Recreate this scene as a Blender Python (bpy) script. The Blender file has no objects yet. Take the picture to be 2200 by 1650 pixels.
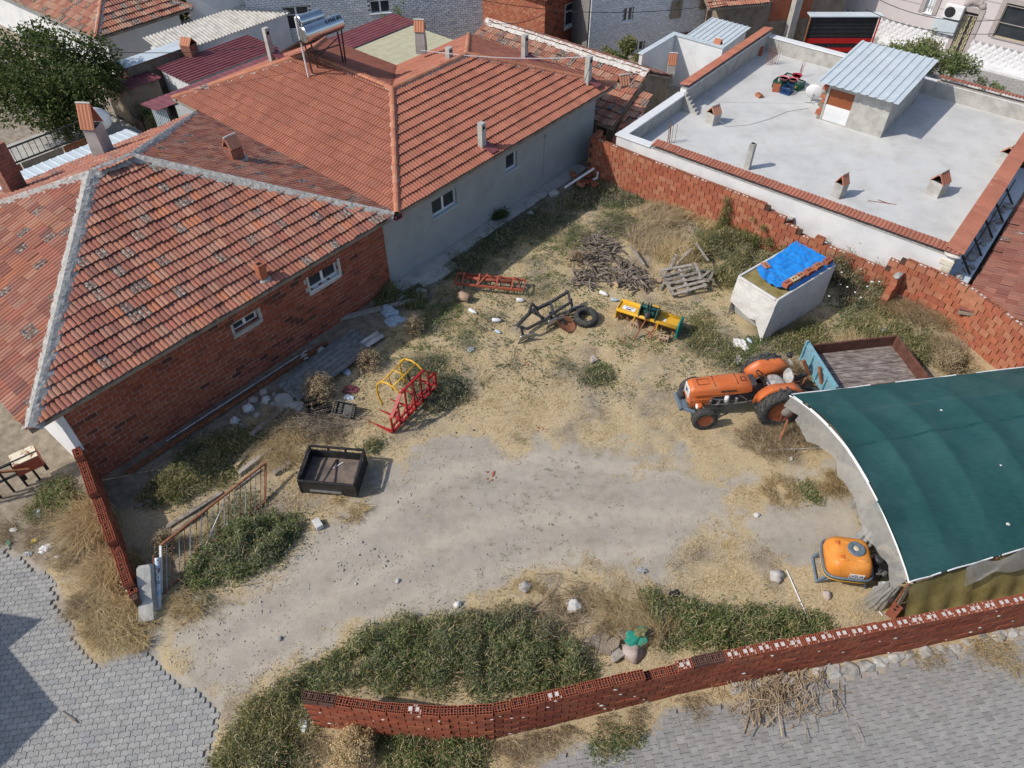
import bpy, bmesh, math, random
import numpy as np
from mathutils import Vector, Matrix, noise as mnoise
R = math.radians
random.seed(7)
rng = np.random.default_rng(11)
scene = bpy.context.scene
COL = scene.collection
# ---------------------------------------------------------------- camera, sky, sun, exposure
CAM_H, PITCH, FPX = 15.0, R(46), 1579.0      # drone height, downward pitch, focal length in photo pixels (2200 wide)
cam_d = bpy.data.cameras.new('camera')
cam_d.sensor_width = 36.0
cam_d.lens = 36.0 * FPX / 2200.0
cam_d.clip_end = 2000
cam = bpy.data.objects.new('camera', cam_d)
cam.location = (0, 0, CAM_H)
cam.rotation_euler = (R(90) - PITCH, 0, 0)
COL.objects.link(cam)
scene.camera = cam
SUN_AZ, SUN_EL = R(16), R(43)                # direction the shadows run (from +X), elevation
world = bpy.data.worlds.new('World')
scene.world = world
world.use_nodes = True
wn = world.node_tree
sky = wn.nodes.new('ShaderNodeTexSky')
sky.sky_type = 'NISHITA'
sky.sun_disc = False
sky.sun_elevation = SUN_EL
sky.sun_rotation = R(270) - SUN_AZ
sky.air_density = 1.0
sky.dust_density = 1.5
bg = wn.nodes['Background']
wn.links.new(sky.outputs[0], bg.inputs[0])
bg.inputs[1].default_value = 0.135
sun_d = bpy.data.lights.new('sun', 'SUN')
sun_d.energy = 3.6
sun_d.angle = R(0.6)
sun_d.color = (1.0, 0.935, 0.84)
sun = bpy.data.objects.new('sun', sun_d)
dvec = Vector((math.cos(SUN_AZ) * math.cos(SUN_EL), math.sin(SUN_AZ) * math.cos(SUN_EL), -math.sin(SUN_EL)))
sun.rotation_euler = dvec.to_track_quat('-Z', 'Y').to_euler()
sun.location = (-30, -10, 40)
COL.objects.link(sun)
vs = scene.view_settings
vs.view_transform = 'Standard'
vs.look = 'None'
vs.exposure = 0.08
vs.gamma = 1.0
vs.use_curve_mapping = False
scene.cycles.max_bounces = 6
scene.cycles.transparent_max_bounces = 12
# ---------------------------------------------------------------- survey helpers: photo pixel -> place in the yard
_c, _s = math.cos(PITCH), math.sin(PITCH)
def ray(px, py):
 a = (px - 1100) / FPX; b = (825 - py) / FPX
 return Vector((a, _c + b * _s, -_s + b * _c))
def P(px, py, z=0.0):
 d = ray(px, py); t = (z - CAM_H) / d.z
 return Vector((0, 0, CAM_H)) + d * t
class Frame:
 """a building's own axes: u along d1, v along d2"""
 def __init__(s, deg):
  s.a = R(deg); s.d1 = Vector((math.cos(s.a), math.sin(s.a), 0)); s.d2 = Vector((-math.sin(s.a), math.cos(s.a), 0))
 def uv(s, p): return Vector((p.dot(s.d1), p.dot(s.d2), p.z))
 def px(s, x, y, z=0): return s.uv(P(x, y, z))
 def onv(s, x, y, v):
  d = ray(x, y); o = Vector((0, 0, CAM_H)); t = (v - o.dot(s.d2)) / d.dot(s.d2); return s.uv(o + d * t)
 def onu(s, x, y, u):
  d = ray(x, y); o = Vector((0, 0, CAM_H)); t = (u - o.dot(s.d1)) / d.dot(s.d1); return s.uv(o + d * t)
 def w(s, u, v, z=0): return s.d1 * u + s.d2 * v + Vector((0, 0, z))
F50 = Frame(50); F51 = Frame(51)
# ---------------------------------------------------------------- mesh builder
class MB:
 def __init__(s): s.v = []; s.f = []; s.m = []
 def add(s, vs_, fs, mi=0, M=None):
  o = len(s.v)
  if M is not None: vs_ = [M @ Vector(p) for p in vs_]
  s.v.extend([tuple(p) for p in vs_])
  s.f.extend([tuple(i + o for i in f) for f in fs])
  s.m.extend([mi] * len(fs))
  return s
 def box(s, c, d, mi=0, rot=None, M=None):
  x, y, z = d[0] / 2, d[1] / 2, d[2] / 2
  vs_ = [(-x,-y,-z),(x,-y,-z),(x,y,-z),(-x,y,-z),(-x,-y,z),(x,-y,z),(x,y,z),(-x,y,z)]
  T = Matrix.Translation(Vector(c))
  if rot is not None:
   from mathutils import Euler
   T = T @ Euler(rot).to_matrix().to_4x4()
  if M is not None: T = M @ T
  return s.add(vs_, [(3,2,1,0),(4,5,6,7),(0,1,5,4),(1,2,6,5),(2,3,7,6),(3,0,4,7)], mi, T)
 def b2(s, x0, x1, y0, y1, z0, z1, mi=0, M=None):
  return s.box(((x0+x1)/2, (y0+y1)/2, (z0+z1)/2), (abs(x1-x0), abs(y1-y0), abs(z1-z0)), mi, None, M)
 def bar(s, p, q, w=.04, h=None, mi=0, M=None):
  p = Vector(p); q = Vector(q); h = h or w
  d = q - p; L = d.length
  if L < 1e-6: return s
  zx = d / L
  up = Vector((0, 0, 1)) if abs(zx.z) < .95 else Vector((0, 1, 0))
  y = up.cross(zx).normalized(); z = zx.cross(y)
  T = Matrix(((zx.x, y.x, z.x, (p.x+q.x)/2), (zx.y, y.y, z.y, (p.y+q.y)/2), (zx.z, y.z, z.z, (p.z+q.z)/2), (0,0,0,1)))
  if M is not None: T = M @ T
  return s.box((0,0,0), (L, w, h), mi, None, T)
 def tube(s, pts, r=.02, n=8, mi=0, M=None, closed=False):
  pts = [Vector(p) for p in pts]; k = len(pts)
  rr = r if isinstance(r, (list, tuple)) else [r] * k
  vs_ = []; fs = []
  prev = None
  for i, p in enumerate(pts):
   a = pts[i-1] if (i or closed) else p; b = pts[(i+1) % k] if (i < k-1 or closed) else p
   d = (b - a).normalized()
   if prev is None:
    up = Vector((0,0,1)) if abs(d.z) < .9 else Vector((0,1,0))
    x = up.cross(d).normalized()
   else:
    x = (prev - d * prev.dot(d)).normalized()
   y = d.cross(x); prev = x
   for j in range(n):
    t = 2*math.pi*j/n
    vs_.append(p + (x*math.cos(t) + y*math.sin(t)) * rr[i])
  for i in range(k if closed else k-1):
   for j in range(n):
    a = i*n+j; b = i*n+(j+1) % n; c = ((i+1) % k)*n+(j+1) % n; d = ((i+1) % k)*n+j
    fs.append((a, b, c, d))
  if not closed:
   fs.append(tuple(range(n-1, -1, -1))); fs.append(tuple((k-1)*n+j for j in range(n)))
  return s.add(vs_, fs, mi, M)
 def lathe(s, prof, n=24, mi=0, M=None, close=False):
  k = len(prof); vs_ = []; fs = []
  for (r, z) in prof:
   for j in range(n):
    t = 2*math.pi*j/n; vs_.append((r*math.cos(t), r*math.sin(t), z))
  for i in range(k if close else k-1):
   i2 = (i+1) % k
   for j in range(n):
    fs.append((i*n+j, i*n+(j+1) % n, i2*n+(j+1) % n, i2*n+j))
  if not close:
   if prof[0][0] > 1e-4: fs.append(tuple(range(n-1, -1, -1)))
   if prof[-1][0] > 1e-4: fs.append(tuple((k-1)*n+j for j in range(n)))
  return s.add(vs_, fs, mi, M)
 def prism(s, poly, z0, z1, mi=0, M=None):
  n = len(poly)
  vs_ = [(x, y, z0) for x, y in poly] + [(x, y, z1) for x, y in poly]
  fs = [tuple(range(n-1, -1, -1)), tuple(range(n, 2*n))] + [(i, (i+1) % n, n+(i+1) % n, n+i) for i in range(n)]
  return s.add(vs_, fs, mi, M)
 def grid(s, fn, nu, nv, mi=0, M=None, thick=0):
  vs_ = [Vector(fn(i/nu, j/nv)) for i in range(nu+1) for j in range(nv+1)]
  fs = [(i*(nv+1)+j, (i+1)*(nv+1)+j, (i+1)*(nv+1)+j+1, i*(nv+1)+j+1) for i in range(nu) for j in range(nv)]
  s.add(vs_, fs, mi, M)
  return s
 def blob(s, c, r, seed=0, amp=.25, mi=0, sub=2, freq=1.3, M=None, flat=0):
  bm = bmesh.new(); bmesh.ops.create_icosphere(bm, subdivisions=sub, radius=1)
  vs_ = []
  for v in bm.verts:
   p = v.co.copy(); k = 1 + amp*mnoise.noise(p*freq + Vector((seed*3.7, seed*1.3, seed)))*1.6
   p = Vector((p.x*k*r[0], p.y*k*r[1], p.z*k*r[2]))
   if flat and p.z < -r[2]*flat: p.z = -r[2]*flat
   vs_.append(p + Vector(c))
  fs = [tuple(v.index for v in f.verts) for f in bm.faces]; bm.free()
  return s.add(vs_, fs, mi, M)
 def mesh(s, name, mats, smooth=False):
  me = bpy.data.meshes.new(name)
  me.from_pydata(s.v, [], s.f)
  for m in mats: me.materials.append(m)
  if any(s.m): me.polygons.foreach_set('material_index', s.m)
  if smooth: me.polygons.foreach_set('use_smooth', [True]*len(s.f))
  me.update()
  return me
 def obj(s, name, mats, parent=None, smooth=False, bevel=0, auto=0, solid=0):
  if not isinstance(mats, (list, tuple)): mats = [mats]
  o = bpy.data.objects.new(name, s.mesh(name, mats, smooth or auto > 0))
  COL.objects.link(o)
  if parent is not None: o.parent = parent
  if auto:
   o.data.set_sharp_from_angle(angle=R(auto))
  if solid:
   md = o.modifiers.new('s', 'SOLIDIFY'); md.thickness = solid; md.offset = 0
  if bevel:
   md = o.modifiers.new('b', 'BEVEL'); md.width = bevel; md.segments = 2; md.limit_method = 'ANGLE'; md.angle_limit = R(35)
  return o
def link(me, name, parent=None, M=None):
 o = bpy.data.objects.new(name, me); COL.objects.link(o)
 if parent is not None: o.parent = parent
 if M is not None: o.matrix_local = M
 return o
def tag(o, label=None, cat=None, group=None, kind=None):
 if label: o['label'] = label
 if cat: o['category'] = cat
 if group: o['group'] = group
 if kind: o['kind'] = kind
 return o
def thing(name, label, cat, loc=(0,0,0), rz=0, group=None, rot=None):
 o = bpy.data.objects.new(name, None); COL.objects.link(o)
 o.empty_display_size = .3
 o.location = loc; o.rotation_euler = rot if rot else (0, 0, rz)
 return tag(o, label, cat, group)
def npmesh(name, V, Fq, mats, nper):
 """V (N*k,3) float array, faces as flat list of loops with nper verts each"""
 me = bpy.data.meshes.new(name)
 nf = len(Fq)
 me.vertices.add(len(V)); me.vertices.foreach_set('co', np.asarray(V, dtype=np.float32).ravel())
 me.loops.add(nf*nper); me.loops.foreach_set('vertex_index', np.asarray(Fq, dtype=np.int32).ravel())
 me.polygons.add(nf); me.polygons.foreach_set('loop_start', np.arange(0, nf*nper, nper, dtype=np.int32))
 me.polygons.foreach_set('loop_total', np.full(nf, nper, dtype=np.int32))
 for m in mats: me.materials.append(m)
 me.update(calc_edges=True)
 return me
def copy_tree(o, parent=None):
 c = o.copy(); COL.objects.link(c); c.parent = parent
 for ch in o.children: copy_tree(ch, c)
 return c
def n2(x, y, f=1.0, seed=0.0):
 return mnoise.noise(Vector((x*f, y*f, seed)))
def TR(x, y, z, rz=0): return Matrix.Translation((x, y, z)) @ Matrix.Rotation(rz, 4, 'Z')
def axes(ex, ey, ez, o):
 return Matrix(((ex.x, ey.x, ez.x, o.x), (ex.y, ey.y, ez.y, o.y), (ex.z, ey.z, ez.z, o.z), (0,0,0,1)))
# ---------------------------------------------------------------- procedural materials
def newmat(name):
 m = bpy.data.materials.new(name); m.use_nodes = True
 nt = m.node_tree; b = nt.nodes['Principled BSDF']
 return m, nt, b
def node(nt, t, **kw):
 n = nt.nodes.new(t)
 for k, v in kw.items():
  if k.startswith('i_'):
   n.inputs[k[2:].replace('_', ' ')].default_value = v
  else: setattr(n, k, v)
 return n
def ramp(nt, fac, cols, lo=.3, hi=.7):
 r = nt.nodes.new('ShaderNodeValToRGB'); e = r.color_ramp.elements
 n = len(cols)
 while len(e) < n: e.new(.5)
 for i, c in enumerate(cols):
  e[i].position = lo + (hi-lo)*i/max(1, n-1); e[i].color = (c[0], c[1], c[2], 1)
 nt.links.new(fac, r.inputs[0]); return r.outputs[0]
def noise(nt, vec, scale, detail=5, rough=.6, dist=0):
 n = node(nt, 'ShaderNodeTexNoise'); n.inputs['Scale'].default_value = scale
 n.inputs['Detail'].default_value = detail; n.inputs['Roughness'].default_value = rough; n.inputs['Distortion'].default_value = dist
 nt.links.new(vec, n.inputs['Vector']); return n.outputs['Fac']
def math_(nt, op, a, b=None, clamp=False):
 n = node(nt, 'ShaderNodeMath', operation=op); n.use_clamp = clamp
 for i, x in enumerate((a, b)):
  if x is None: continue
  if hasattr(x, 'is_output'): nt.links.new(x, n.inputs[i])
  else: n.inputs[i].default_value = x
 return n.outputs[0]
def mixc(nt, fac, a, b, mode='MIX'):
 n = node(nt, 'ShaderNodeMix', data_type='RGBA', blend_type=mode)
 for s_, x in ((n.inputs[0], fac), (n.inputs[6], a), (n.inputs[7], b)):
  if hasattr(x, 'is_output'): nt.links.new(x, s_)
  elif isinstance(x, (int, float)): s_.default_value = x
  else: s_.default_value = (x[0], x[1], x[2], 1)
 return n.outputs[2]
def mapr(nt, v, a, b, c=0, d=1):
 n = node(nt, 'ShaderNodeMapRange'); n.inputs[1].default_value = a; n.inputs[2].default_value = b
 n.inputs[3].default_value = c; n.inputs[4].default_value = d
 nt.links.new(v, n.inputs[0]); return n.outputs[0]
def rnd_island(nt):
 g = node(nt, 'ShaderNodeNewGeometry'); o = node(nt, 'ShaderNodeObjectInfo')
 return math_(nt, 'FRACT', math_(nt, 'ADD', g.outputs['Random Per Island'], o.outputs['Random']))
def wpos(nt, sc=(1, 1, 1)):
 g = node(nt, 'ShaderNodeNewGeometry')
 if sc == (1, 1, 1): return g.outputs['Position']
 m = node(nt, 'ShaderNodeMapping'); m.inputs['Scale'].default_value = sc
 nt.links.new(g.outputs['Position'], m.inputs['Vector']); return m.outputs[0]
def pm(name, cols, scale=4, rough=.85, bump=.15, bscale=60, metal=0, spec=.3, rnd=0, dirt=None, dirt_amt=.5, dscale=2.5, stretch=(1,1,1), trans=0, alpha=1, coat=0, lo=.32, hi=.68):
 m, nt, b = newmat(name)
 pos = wpos(nt, stretch)
 f = noise(nt, pos, scale)
 if rnd:
  f = math_(nt, 'ADD', f, mapr(nt, rnd_island(nt), 0, 1, -rnd, rnd))
 c = ramp(nt, f, cols, lo, hi)
 if dirt:
  d = mapr(nt, noise(nt, pos, dscale, 8, .7), .52, .72, 0, dirt_amt)
  c = mixc(nt, d, c, dirt)
 fine = mapr(nt, noise(nt, pos, bscale, 3), .25, .75, .82, 1.14)
 c = mixc(nt, 1.0, c, fine, 'MULTIPLY')
 nt.links.new(c, b.inputs['Base Color'])
 b.inputs['Roughness'].default_value = rough; b.inputs['Metallic'].default_value = metal
 b.inputs['Specular IOR Level'].default_value = spec
 b.inputs['Coat Weight'].default_value = coat
 if bump:
  bp = node(nt, 'ShaderNodeBump'); bp.inputs['Strength'].default_value = bump; bp.inputs['Distance'].default_value = .02
  nt.links.new(noise(nt, pos, bscale, 4), bp.inputs['Height']); nt.links.new(bp.outputs[0], b.inputs['Normal'])
 if trans:
  b.inputs['Transmission Weight'].default_value = 0
  t = node(nt, 'ShaderNodeBsdfTranslucent'); nt.links.new(c, t.inputs[0])
  mx = node(nt, 'ShaderNodeMixShader'); mx.inputs[0].default_value = trans
  nt.links.new(b.outputs[0], mx.inputs[1]); nt.links.new(t.outputs[0], mx.inputs[2])
  nt.links.new(mx.outputs[0], nt.nodes['Material Output'].inputs[0])
 if alpha < 1: b.inputs['Alpha'].default_value = alpha
 return m
def tile_mat(name, cols, lichen=.0, rough=.85):
 """clay tile: own tint for each tile, some tiles grown over with pale and dark lichen"""
 m, nt, b = newmat(name)
 r = rnd_island(nt); pos = wpos(nt)
 c = ramp(nt, r, cols, 0, 1)
 n1 = mapr(nt, noise(nt, pos, 1.1, 4), .3, .7, .86, 1.12); c = mixc(nt, 1, c, n1, 'MULTIPLY')
 n3 = mapr(nt, noise(nt, pos, 45, 3), .3, .7, .9, 1.08); c = mixc(nt, 1, c, n3, 'MULTIPLY')
 if lichen:
  r2 = math_(nt, 'FRACT', math_(nt, 'MULTIPLY', r, 37.7))
  old = math_(nt, 'LESS_THAN', r2, lichen)
  ln = noise(nt, pos, 17, 6, .75)
  lc = ramp(nt, ln, [(.05,.042,.038), (.09,.078,.07), (.26,.24,.215), (.50,.48,.44)], .40, .62)
  c = mixc(nt, math_(nt, 'MULTIPLY', old, mapr(nt, noise(nt, pos, 6, 5, .7), .38, .56, .25, .95)), c, lc)
  sp = mapr(nt, noise(nt, pos, 5, 9, .85), .60, .72, 0, .5)
  c = mixc(nt, sp, c, (.30,.27,.24))
 nt.links.new(c, b.inputs['Base Color']); b.inputs['Roughness'].default_value = rough
 b.inputs['Specular IOR Level'].default_value = .2
 bp = node(nt, 'ShaderNodeBump'); bp.inputs['Strength'].default_value = .12; bp.inputs['Distance'].default_value = .01
 nt.links.new(noise(nt, pos, 80, 3), bp.inputs['Height']); nt.links.new(bp.outputs[0], b.inputs['Normal'])
 return m
def brick_mat(name, cols, dirt=(.5,.46,.42), dirt_amt=.25):
 m, nt, b = newmat(name)
 r = rnd_island(nt); pos = wpos(nt)
 c = ramp(nt, r, cols, 0, 1)
 c = mixc(nt, 1, c, mapr(nt, noise(nt, pos, 7, 5), .3, .7, .82, 1.15), 'MULTIPLY')
 c = mixc(nt, mapr(nt, noise(nt, pos, 9, 8, .75), .60, .70, 0, dirt_amt), c, dirt)
 nt.links.new(c, b.inputs['Base Color']); b.inputs['Roughness'].default_value = .9; b.inputs['Specular IOR Level'].default_value = .2
 bp = node(nt, 'ShaderNodeBump'); bp.inputs['Strength'].default_value = .15; bp.inputs['Distance'].default_value = .01
 nt.links.new(noise(nt, pos, 60, 3), bp.inputs['Height']); nt.links.new(bp.outputs[0], b.inputs['Normal'])
 return m
def leaf_mat(name, cols, trans=.42, rough=.6):
 m, nt, b = newmat(name)
 g = node(nt, 'ShaderNodeNewGeometry')
 f = math_(nt, 'ADD', math_(nt, 'MULTIPLY', g.outputs['Random Per Island'], .6), math_(nt, 'MULTIPLY', noise(nt, wpos(nt), 3.2, 5, .65), .75))
 c = ramp(nt, f, cols, .25, .95)
 nt.links.new(c, b.inputs['Base Color']); b.inputs['Roughness'].default_value = rough; b.inputs['Specular IOR Level'].default_value = .15
 t = node(nt, 'ShaderNodeBsdfTranslucent'); nt.links.new(c, t.inputs[0])
 mx = node(nt, 'ShaderNodeMixShader'); mx.inputs[0].default_value = trans
 nt.links.new(b.outputs[0], mx.inputs[1]); nt.links.new(t.outputs[0], mx.inputs[2])
 nt.links.new(mx.outputs[0], nt.nodes['Material Output'].inputs[0])
 return m
def glass_mat(name, col=(.03,.035,.04)):
 return pm(name, [col, tuple(x*1.6 for x in col)], 2, .08, 0, spec=.6)
T = {}
T['tileA'] = tile_mat('weathered_clay_tile', [(.25,.105,.08), (.35,.145,.10), (.30,.14,.105), (.43,.215,.15), (.28,.12,.095), (.42,.165,.095), (.34,.19,.14), (.37,.14,.10), (.22,.105,.085)], .075)
T['tileB'] = tile_mat('orange_clay_tile', [(.33,.126,.085), (.375,.146,.097), (.35,.136,.091), (.399,.161,.107), (.321,.132,.093)], 0)
T['tileC'] = tile_mat('old_clay_tile', [(.34,.13,.09), (.44,.22,.15), (.30,.13,.10), (.42,.17,.11), (.40,.25,.18), (.48,.26,.18)], .22)
T['ridge'] = tile_mat('ridge_tile_clay', [(.42,.17,.10), (.47,.21,.125), (.40,.155,.10), (.50,.25,.16)], .05)
T['mortar'] = pm('grey_mortar', [(.256,.246,.23), (.369,.359,.339), (.471,.461,.441)], 9, .95, .5, 40)
T['mortar_w'] = pm('pale_mortar', [(.42,.40,.37), (.55,.53,.50), (.62,.6,.57)], 9, .95, .4, 40)
T['brickA'] = brick_mat('house_brick', [(.27,.077,.045), (.324,.095,.054), (.297,.086,.05), (.36,.122,.068), (.243,.068,.043), (.315,.09,.054), (.09,.041,.032)])
T['brickG'] = brick_mat('garden_brick', [(.33,.105,.06), (.38,.13,.072), (.36,.15,.088), (.41,.18,.105), (.30,.095,.058), (.37,.12,.07)], (.48,.40,.33), .4)
T['brickF'] = brick_mat('front_wall_brick', [(.285,.081,.046), (.331,.092,.051), (.313,.11,.064), (.35,.106,.057), (.267,.069,.041), (.248,.087,.055)], (.5,.46,.42), .35)
T['brick_dark'] = brick_mat('sooty_brick', [(.09,.06,.05), (.14,.075,.06), (.2,.085,.06)])
T['wallgap'] = pm('brick_mortar', [(.40,.36,.32), (.55,.51,.46)], 12, .95, .3, 60)
T['drygap'] = pm('dry_joint', [(.06,.035,.025), (.11,.06,.045)], 9, .95, .2)
T['render'] = pm('grey_render', [(.33,.345,.345), (.36,.375,.375), (.385,.40,.40)], 1.6, .95, .25, 120, dirt=(.27,.27,.26), dirt_amt=.35, dscale=1.2)
T['concrete'] = pm('concrete', [(.33,.32,.30), (.42,.41,.385), (.48,.47,.445)], 3, .92, .3, 70, dirt=(.27,.26,.235), dirt_amt=.45)
T['deck'] = pm('screed', [(.47,.475,.47), (.54,.545,.54), (.58,.585,.575)], .9, .93, .2, 90, dirt=(.42,.39,.34), dirt_amt=.5, dscale=1.6)
T['white'] = pm('white_paint', [(.60,.615,.63), (.68,.69,.70), (.73,.735,.74)], 1.2, .85, .12, 90, dirt=(.48,.48,.47), dirt_amt=.45, dscale=1.3)
T['cream'] = pm('cream_paint', [(.62,.58,.46), (.7,.66,.54)], 4, .85, .1)
T['wbrick'] = brick_mat('whitewashed_brick', [(.60,.62,.65), (.68,.70,.72), (.73,.74,.76), (.64,.66,.70), (.70,.71,.72)], (.30,.27,.25), .45)
T['darkgap'] = pm('dark_joint', [(.16,.155,.15), (.26,.25,.24)], 10, .95, .2)
T['maroon'] = pm('maroon_sheet', [(.16,.045,.055), (.20,.06,.07), (.22,.075,.08)], 2, .5, .03, 30, spec=.4)
T['bluesheet'] = pm('pale_blue_sheet', [(.48,.55,.60), (.56,.63,.67)], 1.5, .45, .03, 30, spec=.4, dirt=(.42,.44,.44), dirt_amt=.4)
T['coping_w'] = pm('white_coping_stone', [(.64,.66,.68), (.72,.74,.75)], 2, .6, .05)
T['fibre'] = pm('fibre_cement', [(.38,.36,.33), (.52,.50,.46), (.60,.58,.53)], 3, .95, .3, 60, dirt=(.25,.24,.21), dirt_amt=.5)
T['fibre_dark'] = pm('old_fibre_cement', [(.15,.15,.145), (.22,.215,.21), (.30,.295,.285)], 5, .95, .35, 60, dirt=(.09,.085,.07), dirt_amt=.6)
T['pvc'] = pm('white_pvc', [(.75,.76,.77), (.8,.81,.82)], 3, .4, 0, spec=.4)
T['glass'] = glass_mat('window_glass')
T['black'] = pm('black_paint', [(.012,.012,.013), (.03,.03,.032)], 6, .5, .1, 40, spec=.4, dirt=(.12,.11,.10), dirt_amt=.5)
T['soot'] = pm('dark_opening', [(.006,.006,.006), (.015,.014,.013)], 6, .95, 0)  # near-black stands in for the shade inside flues, vent slots and brick cores
T['rubber'] = pm('tyre_rubber', [(.035,.035,.036), (.065,.063,.06)], 10, .85, .2, 60, dirt=(.20,.18,.15), dirt_amt=.55, dscale=8)
T['steel'] = pm('worn_steel', [(.28,.28,.29), (.42,.42,.43), (.5,.5,.5)], 6, .4, .1, 40, metal=.8, dirt=(.16,.10,.07), dirt_amt=.5)
T['dsteel'] = pm('dark_steel', [(.03,.03,.034), (.06,.06,.065)], 8, .55, .1, 40, spec=.4, dirt=(.15,.11,.08), dirt_amt=.5, dscale=7)
T['chrome'] = pm('polished_steel', [(.62,.63,.65), (.7,.71,.72)], 2, .2, 0, metal=1)
T['rust'] = pm('rusty_iron', [(.14,.055,.03), (.25,.10,.05), (.33,.15,.08)], 7, .85, .3, 50)
T['orange'] = pm('tractor_orange', [(.52,.125,.035), (.58,.145,.04), (.62,.17,.05)], 2.5, .42, .04, 50, spec=.45, dirt=(.38,.20,.11), dirt_amt=.5, dscale=5)
T['red'] = pm('red_paint', [(.30,.012,.016), (.38,.018,.02)], 5, .4, .04, spec=.45, dirt=(.30,.16,.11), dirt_amt=.25, dscale=8)
T['rustred'] = pm('faded_red_paint', [(.26,.06,.035), (.36,.085,.05), (.30,.10,.06)], 8, .75, .2, 50, dirt=(.17,.09,.06), dirt_amt=.6, dscale=6)
T['yellow'] = pm('yellow_paint', [(.62,.33,.02), (.70,.40,.03)], 4, .4, .04, spec=.45, dirt=(.42,.27,.09), dirt_amt=.45, dscale=6)
T['greenpaint'] = pm('teal_paint', [(.0,.16,.13), (.01,.21,.17)], 5, .4, .04, spec=.45, dirt=(.03,.06,.05), dirt_amt=.6)
T['dkgreen'] = pm('dark_green_paint', [(.008,.05,.045), (.02,.08,.07)], 5, .4, .04, spec=.45)
T['tank'] = pm('orange_plastic_tank', [(.60,.20,.03), (.68,.25,.04), (.74,.31,.07)], 2.5, .45, .02, 40, spec=.4, dirt=(.52,.24,.07), dirt_amt=.55, dscale=6)
T['bluesteel'] = pm('blue_grey_frame', [(.09,.13,.17), (.15,.20,.25)], 6, .5, .08, spec=.4, dirt=(.12,.10,.08), dirt_amt=.4)
T['skyblue'] = pm('light_blue_paint', [(.15,.31,.39), (.20,.38,.46)], 4, .55, .06, 40, spec=.3, dirt=(.17,.14,.11), dirt_amt=.75, dscale=7)
T['bedplank'] = pm('worn_trailer_bed', [(.10,.075,.068), (.20,.165,.15), (.34,.30,.27)], 3, .85, .2, 50, dirt=(.40,.35,.31), dirt_amt=.45, dscale=9, stretch=(1, 3, 1))
T['boxfloor'] = pm('rusty_sheet_floor', [(.09,.075,.065), (.16,.13,.11), (.24,.18,.14)], 3, .8, .1, dirt=(.26,.15,.09), dirt_amt=.5)
T['bedside'] = pm('brown_trailer_side', [(.075,.033,.024), (.12,.05,.035), (.15,.07,.05)], 4, .7, .1)
T['canvas'] = pm('white_canvas', [(.52,.51,.49), (.60,.59,.565), (.64,.63,.60)], 2.2, .8, .15, 30, dirt=(.44,.42,.385), dirt_amt=.5, dscale=2)
T['woodtop'] = pm('mossy_plywood', [(.16,.13,.045), (.26,.21,.08), (.30,.25,.13)], 3.5, .85, .2, dirt=(.22,.11,.05), dirt_amt=.4)
T['bluetarp'] = pm('blue_tarpaulin', [(.012,.20,.62), (.02,.25,.70)], 3, .38, .05, 30, spec=.45)
T['wood'] = pm('grey_weathered_wood', [(.17,.145,.12), (.29,.26,.225), (.40,.36,.315)], 5, .92, .3, 60, stretch=(2, 2, 2), rnd=.14)
T['branch'] = pm('cut_branches', [(.095,.075,.06), (.17,.14,.115), (.27,.225,.185)], 5, .95, .3, 60, rnd=.22)
T['cutend'] = pm('fresh_cut_wood', [(.42,.30,.18), (.55,.42,.27)], 12, .85, .1)
T['twig'] = pm('dry_twigs', [(.22,.15,.09), (.34,.25,.16), (.45,.36,.25)], 3, .9, .1, rnd=.2)
T['bark'] = pm('bark', [(.07,.05,.035), (.13,.1,.075)], 9, .95, .5, 40)
T['stone'] = pm('field_stone', [(.25,.235,.215), (.38,.365,.34), (.50,.485,.46)], 3.5, .92, .35, 50, rnd=.16)
T['clay_pot'] = pm('clay_pipe', [(.36,.24,.16), (.44,.31,.22)], 6, .9, .1)
T['net'] = None
T['film'] = None
T['khaki'] = pm('khaki_tarp', [(.20,.165,.055), (.27,.23,.09), (.31,.27,.12)], 2.5, .8, .15, 25, dirt=(.13,.10,.045), dirt_amt=.5, trans=.15)
T['bag'] = pm('grey_plastic_bag', [(.25,.26,.26), (.38,.39,.39)], 6, .35, .1, 20, spec=.5)
T['trash_white'] = pm('white_litter', [(.66,.67,.68), (.78,.78,.78)], 6, .5, .1)
T['trash_blue'] = pm('pale_blue_plastic', [(.36,.46,.55), (.52,.61,.68)], 4, .4, .2, 20, spec=.4)
T['trash_green'] = pm('green_sack', [(.02,.23,.17), (.05,.32,.22)], 5, .5, .1)
T['trash_yellow'] = pm('yellow_wrapper', [(.55,.42,.04), (.65,.5,.08)], 5, .5, .1)
T['crate_g'] = pm('green_crate_plastic', [(.01,.075,.045), (.02,.10,.06)], 4, .5, .05)
T['crate_b'] = pm('blue_crate_plastic', [(.015,.05,.14), (.025,.07,.19)], 4, .5, .05)
T['pink'] = pm('pink_plastic', [(.50,.17,.19), (.58,.24,.26)], 4, .5, .03)
T['crimson'] = pm('crimson_plastic', [(.33,.012,.025), (.40,.02,.035)], 4, .45, .03)
T['copper'] = pm('brown_door_sheet', [(.22,.065,.025), (.27,.085,.035)], 3, .55, .05)
T['pinkwall'] = pm('pale_pink_render', [(.56,.51,.51), (.60,.55,.55)], 2, .85, .1, 80)
T['trim'] = pm('mauve_stone_trim', [(.36,.31,.30), (.42,.37,.355)], 5, .85, .1)
T['panelw'] = pm('white_stone_cladding', [(.62,.62,.63), (.74,.74,.75)], 8, .8, .2, 30)
T['panelg'] = pm('grey_stone_cladding', [(.30,.30,.31), (.38,.38,.39)], 8, .8, .2, 30)
T['charcoal'] = pm('charcoal_sheet', [(.022,.022,.026), (.035,.035,.04)], 3, .5, .03, spec=.4)
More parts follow.
